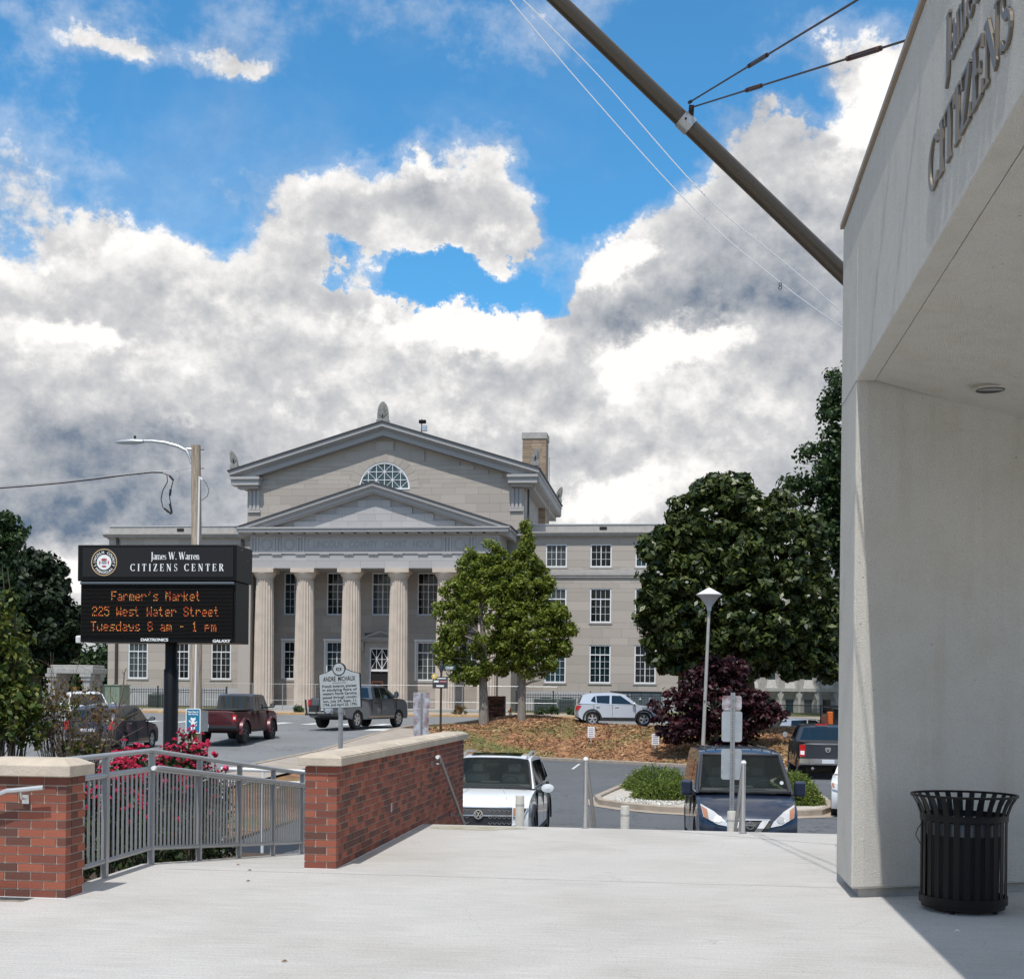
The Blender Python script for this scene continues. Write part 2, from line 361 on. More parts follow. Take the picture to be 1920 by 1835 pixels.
M['lamp_red'] = mat('red_tail_lamp', (.50, .012, .015), .15, spec=.7)
M['lamp_clear'] = mat('clear_headlamp', (.62, .63, .64), .12, metal=.3)
M['lamp_amber'] = mat('amber_lamp', (.42, .20, .12), .25, metal=.2)
M['plate'] = mat('licence_plate', (.62, .63, .66), .5)
def clear_glass():
    mt = mat('clear_windscreen', (.02, .03, .03), .03, spec=.8); nt = mt.node_tree; N = nt.nodes; L = nt.links; t = N.new('ShaderNodeBsdfTransparent'); t.inputs[0].default_value = (.78, .86, .83, 1); mx = N.new('ShaderNodeMixShader'); mx.inputs[0].default_value = .72
    L.new(N['Principled BSDF'].outputs[0], mx.inputs[1]); L.new(t.outputs[0], mx.inputs[2]); L.new(mx.outputs[0], N['Material Output'].inputs[0]); return mt
M['windscreen'] = clear_glass()
M['seat'] = mat('grey_seat_fabric', (.16, .16, .165), .9); M['dash'] = mat('dark_dashboard', (.06, .062, .065), .75)
def paint(name, c, metal=.0, rough=.35, coat=.8): return mat(name, c, rough, metal=metal, coat=coat)
M['p_white'] = paint('white_car_paint', (.74, .75, .76))
M['p_navy'] = paint('navy_car_paint', (.014, .024, .052), .25)
M['p_grey'] = paint('grey_metallic_paint', (.12, .13, .145), .55)
M['p_maroon'] = paint('maroon_car_paint', (.075, .006, .012), .2)
M['p_char'] = paint('charcoal_car_paint', (.045, .047, .062), .4)
M['p_silver'] = paint('silver_car_paint', (.60, .62, .66), .45)
M['p_dk'] = paint('dark_grey_pickup_paint', (.035, .038, .048), .3)
# ---------------------------------------------------------------- terrain
def sstep(a, b, x): t = np.clip((x - a) / (b - a), 0, 1); return t * t * (3 - 2 * t)
def H(x, y):
    x = np.asarray(x, float); y = np.asarray(y, float)
    S = np.interp(y, [20, 46, 54, 61, 72, 84, 88], [-.95, -.6, -.28, -.1, -.05, .22, .3])
    Lz = np.interp(y, [24, 48], [-1.2, -1.4])
    yc = np.interp(x, [-9.8, -5.1, .1, 4.35, 12], [60.6, 59.9, 56.4, 54.5, 54.5])
    crest = np.interp(x, [-12.2, -10.5, -9, -6.5, -3.5, 1, 5, 8], [-.05, .3, .48, .4, .06, -.1, -.22, -.4])
    hill = Lz + (crest - Lz) * sstep(0, 7.2, y - yc)
    hill = hill + (S - hill) * sstep(8.0, 10.8, y - yc)
    lot = np.where(y > yc, hill, Lz)
    w = sstep(-11.9, -7.5, x)
    return S * (1 - w) + lot * w
def Hs(x, y): return float(H(x, y))
def patch(name, poly, material, dz=0.0, step=1.0, kind='structure', label=None, zf=None):
    bm = bmesh.new(); vs = [bm.verts.new((p[0], p[1], 0)) for p in poly]; f = bm.faces.new(vs)
    if f.normal.z < 0: f.normal_flip()
    xs = [p[0] for p in poly]; ys = [p[1] for p in poly]
    for ax, (a, b) in enumerate(((min(xs), max(xs)), (min(ys), max(ys)))):
        k = math.floor(a / step) + 1
        while k * step < b:
            co = (k * step, 0, 0) if ax == 0 else (0, k * step, 0); no = (1, 0, 0) if ax == 0 else (0, 1, 0)
            bmesh.ops.bisect_plane(bm, geom=bm.verts[:] + bm.edges[:] + bm.faces[:], plane_co=co, plane_no=no); k += 1
    co = np.array([v.co[:] for v in bm.verts]); z = (H if zf is None else zf)(co[:, 0], co[:, 1])
    for v, zz in zip(bm.verts, z): v.co.z = zz + dz
    bmesh.ops.recalc_face_normals(bm, faces=bm.faces)
    if sum(f.normal.z for f in bm.faces) < 0: bmesh.ops.reverse_faces(bm, faces=bm.faces)
    me = bpy.data.meshes.new(name); bm.to_mesh(me); bm.free(); me.materials.append(material)
    me.polygons.foreach_set('use_smooth', [True] * len(me.polygons))
    o = link(name, me); return tag(o, label, None, None, kind)
def strip(name, pts, w, h, material, dz=-.05, label=None, kind='structure', closed=False):
    """kerb: box swept along a polyline on the terrain"""
    P = []
    pts = list(pts) + ([pts[0]] if closed else [])
    for a, b in zip(pts[:-1], pts[1:]):
        n = max(1, int(math.hypot(b[0] - a[0], b[1] - a[1]) / .8))
        for i in range(n): P.append((a[0] + (b[0] - a[0]) * i / n, a[1] + (b[1] - a[1]) * i / n))
    P.append(pts[-1]); b = MB()
    for i, p in enumerate(P):
        q = P[min(i + 1, len(P) - 1)]; r = P[max(i - 1, 0)]
        if closed and i in (0, len(P) - 1): q = P[1]; r = P[-2]
        dx, dy = q[0] - r[0], q[1] - r[1]; l = math.hypot(dx, dy); nx, ny = -dy / l, dx / l; z = Hs(*p)
        for s_, zz in ((-1, z + dz), (-1, z + h - .02), (-.75, z + h), (.75, z + h), (1, z + h - .02), (1, z + dz)): b.v.append((p[0] + nx * w / 2 * s_, p[1] + ny * w / 2 * s_, zz))
    for i in range(len(P) - 1):
        for k in range(5): b.f.append((i * 6 + k, i * 6 + k + 1, i * 6 + 7 + k, i * 6 + 6 + k))
    o = b.build(name, material, smooth=True); return tag(o, label, None, None, kind)

def asphalt(name, base, patchy):
    mt = mat(name, base, .9, col2=tuple(c * .80 for c in base), vscale=.35, bump=.5, bscale=90)
    nt = mt.node_tree; N = nt.nodes; L = nt.links; b = N['Principled BSDF']; src = b.inputs['Base Color'].links[0].from_socket
    tc = N.new('ShaderNodeTexCoord')
    sp = N.new('ShaderNodeTexNoise'); sp.inputs['Scale'].default_value = 22; sp.inputs['Detail'].default_value = 6; sp.inputs['Roughness'].default_value = .8; L.new(tc.outputs['Object'], sp.inputs[0])
    cr = N.new('ShaderNodeValToRGB'); cr.color_ramp.elements[0].position = .35; cr.color_ramp.elements[0].color = (.55, .55, .55, 1); cr.color_ramp.elements[1].position = .68; cr.color_ramp.elements[1].color = (1.6, 1.6, 1.6, 1)
    L.new(sp.outputs[0], cr.inputs[0]); mx = N.new('ShaderNodeMix'); mx.data_type = 'RGBA'; mx.blend_type = 'MULTIPLY'; mx.inputs[0].default_value = patchy
    L.new(src, mx.inputs[6]); L.new(cr.outputs[0], mx.inputs[7])
    vo = N.new('ShaderNodeTexVoronoi'); vo.feature = 'DISTANCE_TO_EDGE'; vo.inputs['Scale'].default_value = .22
    wn = N.new('ShaderNodeTexNoise'); wn.inputs['Scale'].default_value = .9; wn.inputs['Detail'].default_value = 6; L.new(tc.outputs['Object'], wn.inputs[0])
    va = N.new('ShaderNodeMix'); va.data_type = 'VECTOR'; va.inputs[0].default_value = .5; L.new(tc.outputs['Object'], va.inputs[4]); 
    sc = N.new('ShaderNodeVectorMath'); sc.operation = 'SCALE'; sc.inputs[3].default_value = 4; L.new(wn.outputs['Color'], sc.inputs[0])
    ad = N.new('ShaderNodeVectorMath'); ad.operation = 'ADD'; L.new(tc.outputs['Object'], ad.inputs[0]); L.new(sc.outputs[0], ad.inputs[1]); L.new(ad.outputs[0], vo.inputs['Vector'])
    lt = N.new('ShaderNodeMath'); lt.operation = 'LESS_THAN'; lt.inputs[1].default_value = .006; L.new(vo.outputs['Distance'], lt.inputs[0])
    m3 = N.new('ShaderNodeMix'); m3.data_type = 'RGBA'; L.new(lt.outputs[0], m3.inputs[0]); L.new(mx.outputs[2], m3.inputs[6]); m3.inputs[7].default_value = (base[0] * .45, base[1] * .45, base[2] * .45, 1)
    L.new(m3.outputs[2], b.inputs['Base Color']); return mt
M['street'] = asphalt('worn_grey_asphalt', (.205, .212, .218), .45)
M['lot'] = asphalt('dark_grey_asphalt', (.118, .124, .134), .75)
M['grass'] = mat('lawn', (.09, .13, .03), .9, col2=(.13, .09, .04), vscale=3, bump=.6, bscale=30)
M['far_ground'] = mat('far_ground', (.07, .10, .035), .9, var=.4, vscale=.3)
M['kerb'] = mat('weathered_kerb_concrete', (.36, .30, .24), .9, var=.25, vscale=3, bump=.3, bscale=30)
M['kerb_orange'] = mat('faded_yellow_kerb', (.52, .33, .16), .9, var=.25, vscale=3)
M['walk'] = mat('tan_sidewalk', (.36, .31, .26), .9, var=.18, vscale=1.5, bump=.2, bscale=30)
M['roadpaint'] = mat('white_road_paint', (.62, .63, .62), .8, var=.2, vscale=8)
M['gravel'] = mat('white_gravel', (.55, .53, .48), .9, island=.9, ramp=[(.1, (.33, .31, .27)), (.5, (.58, .56, .5)), (.9, (.72, .70, .66))])
def mulch_mat():
    mt = mat('pine_straw_and_clay', (.3, .14, .06), .95, vscale=3.0, bump=.8, bscale=14,
             ramp=[(.30, (.10, .052, .028)), (.45, (.20, .095, .048)), (.55, (.31, .15, .072)), (.70, (.42, .25, .12))], col2=(.1, .1, .1))
    nt = mt.node_tree; N = nt.nodes; L = nt.links; b = N['Principled BSDF']; src = b.inputs['Base Color'].links[0].from_socket
    tc = N.new('ShaderNodeTexCoord'); n = N.new('ShaderNodeTexNoise'); n.inputs['Scale'].default_value = .33; n.inputs['Detail'].default_value = 9; n.inputs['Roughness'].default_value = .68; L.new(tc.outputs['Object'], n.inputs[0])
    cr = N.new('ShaderNodeValToRGB'); cr.color_ramp.elements[0].position = .47; cr.color_ramp.elements[1].position = .58; L.new(n.outputs[0], cr.inputs[0])
    # a band of grass that runs down the left shoulder of the bank
    sx = N.new('ShaderNodeSeparateXYZ'); L.new(tc.outputs['Object'], sx.inputs[0])
    def mth(op, a, b_=None, c=None, cl=False):
        q = N.new('ShaderNodeMath'); q.operation = op; q.use_clamp = cl
        for i, v in enumerate((a, b_, c)):
            if v is None: continue
            if hasattr(v, 'is_output'): L.new(v, q.inputs[i])
            else: q.inputs[i].default_value = v
        return q.outputs[0]
    # line from (-11.3,63.5) to (-6.5,60): distance
    dd = mth('ADD', mth('MULTIPLY', mth('ADD', sx.outputs[0], 11.0), .45), mth('MULTIPLY', mth('ADD', sx.outputs[1], -63.5), .89))
    wob = mth('MULTIPLY', mth('SUBTRACT', n.outputs[0], .5), 3.0)
    band = mth('SUBTRACT', 1.0, mth('MULTIPLY', mth('ABSOLUTE', mth('ADD', dd, wob)), 1.1), None, True)
    lim = mth('SUBTRACT', 1.0, mth('MULTIPLY', mth('ADD', sx.outputs[0], 6.5), .8), None, True)
    band = mth('MULTIPLY', mth('MULTIPLY', band, lim, None, True), 1.6, None, True)
    g = N.new('ShaderNodeTexNoise'); g.inputs['Scale'].default_value = 9; g.inputs['Detail'].default_value = 5; L.new(tc.outputs['Object'], g.inputs[0])
    gc = N.new('ShaderNodeValToRGB'); gc.color_ramp.elements[0].position = .35; gc.color_ramp.elements[0].color = (.075, .075, .02, 1); gc.color_ramp.elements[1].position = .65; gc.color_ramp.elements[1].color = (.17, .18, .055, 1); L.new(g.outputs[0], gc.inputs[0])
    fac = mth('MAXIMUM', mth('MULTIPLY', cr.outputs[0], .8), band)
    mx = N.new('ShaderNodeMix'); mx.data_type = 'RGBA'; L.new(fac, mx.inputs[0]); L.new(src, mx.inputs[6]); L.new(gc.outputs[0], mx.inputs[7]); L.new(mx.outputs[2], b.inputs['Base Color'])
    return mt
M['mulch'] = mulch_mat()
def plaza_mat():
    mt = mat('pale_brushed_concrete', (.555, .535, .51), .8, col2=(.50, .482, .46), vscale=.9, bump=.35, bscale=120)
    nt = mt.node_tree; N = nt.nodes; L = nt.links; b = N['Principled BSDF']; src = b.inputs['Base Color'].links[0].from_socket
    tc = N.new('ShaderNodeTexCoord'); mp = N.new('ShaderNodeMapping'); mp.inputs['Scale'].default_value = (1.2, 30, 1); L.new(tc.outputs['Object'], mp.inputs[0])
    n = N.new('ShaderNodeTexNoise'); n.inputs['Scale'].default_value = 1.6; n.inputs['Detail'].default_value = 7; n.inputs['Roughness'].default_value = .7; L.new(mp.outputs[0], n.inputs[0])
    cr = N.new('ShaderNodeValToRGB'); cr.color_ramp.elements[0].position = .30; cr.color_ramp.elements[0].color = (.76, .765, .77, 1); cr.color_ramp.elements[1].position = .66; cr.color_ramp.elements[1].color = (1.08, 1.075, 1.07, 1); L.new(n.outputs[0], cr.inputs[0])
    mx = N.new('ShaderNodeMix'); mx.data_type = 'RGBA'; mx.blend_type = 'MULTIPLY'; mx.inputs[0].default_value = 1; L.new(src, mx.inputs[6]); L.new(cr.outputs[0], mx.inputs[7])
    # fine grit and a few grimy blotches
    n2 = N.new('ShaderNodeTexNoise'); n2.inputs['Scale'].default_value = 55; n2.inputs['Detail'].default_value = 5; n2.inputs['Roughness'].default_value = .8; L.new(tc.outputs['Object'], n2.inputs[0])
    c2 = N.new('ShaderNodeValToRGB'); c2.color_ramp.elements[0].position = .33; c2.color_ramp.elements[0].color = (.62, .62, .63, 1); c2.color_ramp.elements[1].position = .52; c2.color_ramp.elements[1].color = (1.02, 1.02, 1.02, 1); L.new(n2.outputs[0], c2.inputs[0])
    m2 = N.new('ShaderNodeMix'); m2.data_type = 'RGBA'; m2.blend_type = 'MULTIPLY'; m2.inputs[0].default_value = .8; L.new(mx.outputs[2], m2.inputs[6]); L.new(c2.outputs[0], m2.inputs[7])
    n3 = N.new('ShaderNodeTexNoise'); n3.inputs['Scale'].default_value = .55; n3.inputs['Detail'].default_value = 6; n3.inputs['Roughness'].default_value = .6; L.new(tc.outputs['Object'], n3.inputs[0])
    c3 = N.new('ShaderNodeValToRGB'); c3.color_ramp.elements[0].position = .36; c3.color_ramp.elements[0].color = (.86, .85, .82, 1); c3.color_ramp.elements[1].position = .52; c3.color_ramp.elements[1].color = (1, 1, 1, 1); L.new(n3.outputs[0], c3.inputs[0])
    m3 = N.new('ShaderNodeMix'); m3.data_type = 'RGBA'; m3.blend_type = 'MULTIPLY'; m3.inputs[0].default_value = .7; L.new(m2.outputs[2], m3.inputs[6]); L.new(c3.outputs[0], m3.inputs[7])
    vo = N.new('ShaderNodeTexVoronoi'); vo.feature = 'DISTANCE_TO_EDGE'; vo.inputs['Scale'].default_value = .33; wn = N.new('ShaderNodeTexNoise'); wn.inputs['Scale'].default_value = 1.3; wn.inputs['Detail'].default_value = 9; L.new(tc.outputs['Object'], wn.inputs[0])
    sc = N.new('ShaderNodeVectorMath'); sc.operation = 'SCALE'; sc.inputs[3].default_value = 1.2; L.new(wn.outputs['Color'], sc.inputs[0]); ad = N.new('ShaderNodeVectorMath'); ad.operation = 'ADD'; L.new(tc.outputs['Object'], ad.inputs[0]); L.new(sc.outputs[0], ad.inputs[1]); L.new(ad.outputs[0], vo.inputs['Vector'])
    lt = N.new('ShaderNodeMath'); lt.operation = 'LESS_THAN'; lt.inputs[1].default_value = .0011; L.new(vo.outputs['Distance'], lt.inputs[0]); ml = N.new('ShaderNodeMath'); ml.operation = 'MULTIPLY'; ml.inputs[1].default_value = .45; L.new(lt.outputs[0], ml.inputs[0])
    m4 = N.new('ShaderNodeMix'); m4.data_type = 'RGBA'; L.new(ml.outputs[0], m4.inputs[0]); L.new(m3.outputs[2], m4.inputs[6]); m4.inputs[7].default_value = (.28, .26, .24, 1)
    # sparse dark specks of grit and gum
    n5 = N.new('ShaderNodeTexVoronoi'); n5.inputs['Scale'].default_value = 3.2; L.new(tc.outputs['Object'], n5.inputs['Vector']); l5 = N.new('ShaderNodeMath'); l5.operation = 'LESS_THAN'; l5.inputs[1].default_value = .035; L.new(n5.outputs['Distance'], l5.inputs[0])
    m5 = N.new('ShaderNodeMix'); m5.data_type = 'RGBA'; L.new(l5.outputs[0], m5.inputs[0]); L.new(m4.outputs[2], m5.inputs[6]); m5.inputs[7].default_value = (.36, .34, .31, 1)
    L.new(m5.outputs[2], b.inputs['Base Color']); return mt
M['plaza'] = plaza_mat()
def stucco_mat():
    mt = mat('pale_grey_stucco', (.73, .70, .64), .62, var=.05, vscale=.9, bump=1.0, bscale=150, spec=.4)
    nt = mt.node_tree; N = nt.nodes; L = nt.links; b = N['Principled BSDF']; src = b.inputs['Base Color'].links[0].from_socket; tc = N.new('ShaderNodeTexCoord')
    for stretch, sc, lo, hi, dark in (((1, 1, 1), 24, .245, .275, .50), ((1, 1, 1), 3, .30, .50, .95), ((7, 7, .4), 1.0, .30, .50, .95), ((1, 1, 1), 190, .38, .56, .80)):
        mp = N.new('ShaderNodeMapping'); mp.inputs['Scale'].default_value = stretch; L.new(tc.outputs['Object'], mp.inputs[0])
        n = N.new('ShaderNodeTexNoise'); n.inputs['Scale'].default_value = sc; n.inputs['Detail'].default_value = 4; L.new(mp.outputs[0], n.inputs[0])
        cr = N.new('ShaderNodeValToRGB'); cr.color_ramp.elements[0].position = lo; cr.color_ramp.elements[0].color = (dark, dark * .985, dark * .96, 1); cr.color_ramp.elements[1].position = hi; cr.color_ramp.elements[1].color = (1, 1, 1, 1); L.new(n.outputs[0], cr.inputs[0])
        mx = N.new('ShaderNodeMix'); mx.data_type = 'RGBA'; mx.blend_type = 'MULTIPLY'; mx.inputs[0].default_value = 1; L.new(src, mx.inputs[6]); L.new(cr.outputs[0], mx.inputs[7]); src = mx.outputs[2]
    L.new(src, b.inputs['Base Color']); return mt
M['stucco'] = stucco_mat()

# big base sheet to the horizon (coarse far, fine near)
def base_ground():
    xs = np.concatenate([[-3000, -900, -300, -120], np.arange(-60, 41, 2.0), [90, 300, 900, 3000]])
    ys = np.concatenate([[-900, -200, -60, -20, 0, 10], np.arange(18, 101, 2.0), [130, 200, 400, 900, 2500]])
    X, Y = np.meshgrid(xs, ys); Z = H(X, Y) - .14
    nx = len(xs); V = np.stack([X.ravel(), Y.ravel(), Z.ravel()], 1)
    F = [(j * nx + i, j * nx + i + 1, (j + 1) * nx + i + 1, (j + 1) * nx + i) for j in range(len(ys) - 1) for i in range(nx - 1)]
    me = bpy.data.meshes.new('ground'); me.from_pydata(V.tolist(), [], F); me.materials.append(M['far_ground'])
    tag(link('ground', me), None, None, None, 'structure')
base_ground()
# street: the road beside the plaza and the cross street before the courthouse
cor = [(-12.55, 60.0), (-12.3, 63.2), (-11.6, 66.0), (-10.2, 68.6), (-8, 70.0)]
patch('street', [(-70, 20), (-12.75, 20)] + cor + [(0, 70.0), (14, 70), (14, 79.4), (-70, 79.4)], M['street'])
kx = [(-12.65, 20)] + [(x + .1, y - .02) for x, y in cor] + [(0, 69.92), (14, 69.92)]
strip('kerb', kx, .16, .13, M['kerb'])
patch('sidewalk', [(-12.5, 20), (-10.9, 20), (-10.9, 59), (-12.4, 59.5)], M['walk'], .10)
patch('far_sidewalk', [(-70, 79.6), (14, 79.6), (14, 83.8), (-70, 83.8)], M['walk'], .12)
strip('far_kerb', [(-70, 79.5), (14, 79.5)], .2, .14, M['kerb_orange'])
patch('courthouse_lawn', [(-70, 83.8), (30, 83.8), (30, 120), (-70, 120)], M['grass'], .11)
# parking lot and bank
lotc = [(-10.9, 60.6), (-9.6, 60.7), (-7.4, 60.6), (-6.2, 60.2), (-4.6, 59.3), (.1, 56.4), (4.35, 54.5)]
patch('parking_lot', [(-8, 19), (30, 19), (30, 90), (6.4, 90), (6.4, 54.5)] + lotc[::-1][0:6] + [(-8.6, 60.5), (-8.2, 30)], M['lot'])
patch('mulch_bank', [(-10.9, 24), (-8.2, 24), (-8.2, 30), (-8.6, 60.5), (-7.4, 60.6), (-6.2, 60.2), (-4.6, 59.3), (.1, 56.4), (4.35, 54.5), (6.4, 54.5), (6.4, 69.8), (-8, 69.8), (-10.1, 68.4), (-11.5, 65.9), (-12.2, 63.1), (-12.3, 59.6), (-10.9, 59.1)], M['mulch'], .03, .8)
strip('lot_kerb', [(-8.5, 40), (-8.7, 59.2), (-8.3, 60.4), (-7.4, 60.6), (-6.2, 60.2), (-4.6, 59.3), (.1, 56.4), (4.35, 54.5), (6.3, 54.4)], .18, .13, M['kerb'])
# crosswalk bars
b = MB()
def flat(b, pts, dz=.012):
    n = len(b.v)
    for x, y in pts: b.v.append((x, y, Hs(x, y) + dz))
    b.f.append(tuple(range(n, n + len(pts))))
for i in range(9):
    x = -29.0 + i * 1.75; flat(b, [(x, 64.4), (x + .62, 64.4), (x + .62, 67.4), (x, 67.4)])
tag(b.build('crosswalk_marking', M['roadpaint']), None, None, None, 'structure')
b = MB(); flat(b, [(-13.9, 58.6), (-12.9, 58.6), (-12.9, 60.2), (-13.9, 60.2)])
tag(b.build('stop_line', M['roadpaint']), None, None, None, 'structure')
b = MB(); flat(b, [(-4.1, 53.0), (-4.0, 53.0), (-4.0, 57.0), (-4.1, 57.0)]); tag(b.build('parking_bay_line', M['roadpaint']), None, None, None, 'structure')
# kerbed island with white gravel
isl = [(-2.1, 36.6), (-1.9, 35.1), (-1.2, 34.0), (-.3, 33.2), (1.0, 32.7), (2.6, 32.6), (3.5, 33.2), (3.95, 34.6), (4.1, 37.5), (4.0, 42.5), (3.4, 45.0), (1.5, 45.8), (-.6, 45.0), (-1.6, 42.0)]
cx_, cy_ = 1.1, 39.0
def shrink(p, k): return (cx_ + (p[0] - cx_) * k, cy_ + (p[1] - cy_) * k)
patch('island_gutter', [shrink(p, 1.10) for p in isl], M['kerb'], .012, .8)
strip('island_kerb', isl, .17, .16, M['kerb'], closed=True)
patch('island_bed', [shrink(p, .97) for p in isl], mat('gravel_bed', (.50, .46, .40), .9, var=.4, vscale=14, bump=.6, bscale=30), .09, .8)
def stones(name, cx, cy, rx, ry, n, seed):
    rng = np.random.default_rng(seed); a = rng.uniform(0, 6.283, n); r = np.sqrt(rng.random(n)); x = cx + rx * r * np.cos(a); y = cy + ry * r * np.sin(a)
    V = []
    for i in range(n):
        s_ = rng.uniform(.02, .05); z = Hs(x[i], y[i]) + .10; p = rng.normal(0, 1, (4, 3)); p[:, 2] = np.abs(p[:, 2]); p = p / np.linalg.norm(p, axis=1)[:, None] * s_
        c = np.array([x[i], y[i], z])
        for t in ((0, 1, 2), (0, 2, 3), (0, 3, 1), (1, 3, 2)): V += [c + p[k] for k in t]
    return tag(link(name, qmesh(name, np.array(V), M['gravel'], 3)), 'loose white gravel in the front corner of the kerbed island', 'gravel', None, 'stuff')
stones('white_gravel', -.65, 35.6, .95, 1.7, 2600, 4)

# ---------------------------------------------------------------- plaza, ramp and stairs
pl = MB()
pl.prism([(-40, -45), (30, -45), (30, 16.02), (-3.05, 16.32), (-3.4, 16.33), (-3.4, 12.0), (-4.97, 12.0), (-4.97, 9.7), (-40, 9.7)], 'z', -.3, 0)  # pale slab carried far out of view to bounce light under the canopy
tag(pl.build('plaza', M['plaza'], bevel=.012), None, None, None, 'structure')
rp = MB(); rp.prism([(12.0, -.3), (12.0, 0), (20.5, -.85), (20.5, -1.15)], 'x', -4.97, -3.4)
tag(rp.build('ramp', M['plaza']), None, None, None, 'structure')
g = MB()
for y, x0, x1 in ((11.72, -4.6, 1.4), (5.7, -6, 6)): g.box(x0, x1, y - .007, y + .007, .0, .0015)
a, c = onZ(1240, 1556, 0), onZ(1575, 1584, 0); g.bar((a.x, a.y, .001), (c.x, c.y, .001), .02, .002)  # thin dark slanting line, drawn together with the joints
tag(g.build('plaza_joint_and_line', mat('joint_line', (.30, .29, .27), .9)), None, None, None, 'structure')
st = MB()
for i in range(7): st.box(-3.05, 9, 16.33 + i * .32, 16.33 + (i + 1) * .32, -1.35, -.165 * (i + 1))
tag(st.build('stairs', M['plaza']), None, None, None, 'structure')
bw = MB(); bw.box(-3.05, 9, 18.6, 19.4, -1.5, -1.17); tag(bw.build('stair_foot_walk', M['walk']), None, None, None, 'structure')
# greenish damp stain at the brink of the stairs
sn = MB(); n = len(sn.v); pts = [(-2.95 + .55 * (1 + math.cos(t)) * (1 + .15 * math.sin(3 * t)), 15.95 + .22 * math.sin(t)) for t in [i * 2 * math.pi / 26 for i in range(26)]]
sn.v += [(x, y, .0025) for x, y in pts]; sn.f.append(tuple(range(26)))
tag(sn.build('damp_stain', mat('algae_stain', (.27, .26, .17), .8, col2=(.45, .43, .36), vscale=6)), None, None, None, 'structure')

# ---------------------------------------------------------------- brick masonry
def brick_mesh(l, h=.057, d=.092):
    b = MB(); b.box(0, l, 0, d, 0, h); e = .003
    return b.mesh('brick', M['brick'])
BM = {k: brick_mesh(k) for k in (.203, .092, .145)}
def lay(parent, o, ux, length, courses, z0, budget, extra, phase=0):
    """o: corner, ux: unit direction of the face (outward normal is to the right of ux); bricks lie inwards"""
    ang = math.atan2(ux[1], ux[0])
    for c in range(courses):
        z = z0 + c * .0677; s_ = 0.0; first = True
        while s_ < length - .03:
            l = .203
            if first and (c + phase) % 2: l = .0965 if .092 in BM else l
            l = min(l, length - s_)
            key = .203 if l > .18 else (.145 if l > .12 else .092)
            jit = random.uniform(-.0015, .0015)
            loc = (o[0] + ux[0] * s_ - (-ux[1]) * 0 + ux[1] * (-jit), o[1] + ux[1] * s_ + jit * ux[0], z)
            if budget[0] > 0:
                ob = bpy.data.objects.new('brick', BM[key]); COL.objects.link(ob); ob.parent = parent; ob.location = loc; ob.rotation_euler = (0, 0, ang)
                if abs(key - l) > .004: ob.scale = (l / key, 1, 1)
                budget[0] -= 1
            else:
                cs, sn_ = math.cos(ang), math.sin(ang); n = len(extra.v); m_ = MB(); m_.box(0, l, 0, .092, 0, .057)
                for x, y, zz in m_.v: extra.v.append((loc[0] + x * cs - y * sn_, loc[1] + x * sn_ + y * cs, zz + z))
                extra.f += [tuple(n + i for i in f) for f in m_.f]
            s_ += l + .0097; first = False
def capstone(parent, x0, x1, y0, y1, z, h=.075, bev=.09, rise=.035):
    b = MB(); n = len(b.v)
    for (xx0, xx1, yy0, yy1, zz) in ((x0, x1, y0, y1, z), (x0, x1, y0, y1, z + h), (x0 + bev, x1 - bev, y0 + bev, y1 - bev, z + h + rise)):
        b.v += [(xx0, yy0, zz), (xx1, yy0, zz), (xx1, yy1, zz), (xx0, yy1, zz)]
    b.f += [(0, 3, 2, 1), (8, 9, 10, 11)]
    for k in (0, 4):
        for i in range(4): j = (i + 1) % 4; b.f.append((k + i, k + j, k + 4 + j, k + 4 + i))
    return b.build('capstone', M['cap'], parent, bevel=.006)
# long wall at the stairs, seen end-on
wall = thing('brick_wall', 'long low red brick wall with pale stone cap running from the plaza to the stairs', 'brick wall', (-3.39, 12.0, 0))
core = MB(); core.box(.008, .292, .008, 7.42, -1.3, .948); core.build('mortar', M['mortar'], wall)
ex = MB(); bud = [54]
lay(wall, (0, 0), (1, 0), .300, 14, .004, bud, ex)
bud = [240]
ang = math.pi / 2
# right face: direction +y, bricks lie to the left (inwards, -x)
for c in range(-18, 14):
    pass
def lay_side(parent, x, y0, length, c0, c1, budget, extra):
    rows = []
    for c in range(c0, c1):
        s_ = y0; first = True
        while s_ < y0 + length - .03:
            l = .0965 if (first and c % 2) else .203
            l = min(l, y0 + length - s_); rows.append((s_, c, l)); s_ += l + .0097; first = False
    rows.sort(key=lambda r: (r[1] < 0, r[0]))
    for s_, c, l in rows:
        key = .203 if l > .18 else (.145 if l > .12 else .092); z = .004 + c * .0677; jit = random.uniform(-.002, .002)
        if budget[0] > 0:
            ob = bpy.data.objects.new('brick', BM[key]); COL.objects.link(ob); ob.parent = parent; ob.location = (x + jit, s_, z); ob.rotation_euler = (0, 0, math.pi / 2)
            ob.scale = (l / key, 1, 1); budget[0] -= 1
        else: extra.box(x - .092 + jit, x + jit, s_, s_ + l, z, z + .057)
lay_side(wall, .300, .1, 7.3, -16, 14, bud, ex)
o = ex.build('brick_courses', M['brick'], wall, recalc=False); tag(o, None, None, None, 'stuff')
for i in range(8): capstone(wall, -.055, .355, -.055 + i * .945, -.055 + (i + 1) * .945 - .014, .952)
b = MB(); b.box(-.045, .345, .0, 7.3, .955, 1.035); b.build('cap_joint', mat('dark_cap_joint', (.10, .085, .07), .9), wall)
b = MB(); b.box(.300, .306, 2.35, 2.41, .32, .42); b.build('tag_plate', M['signback'], wall)
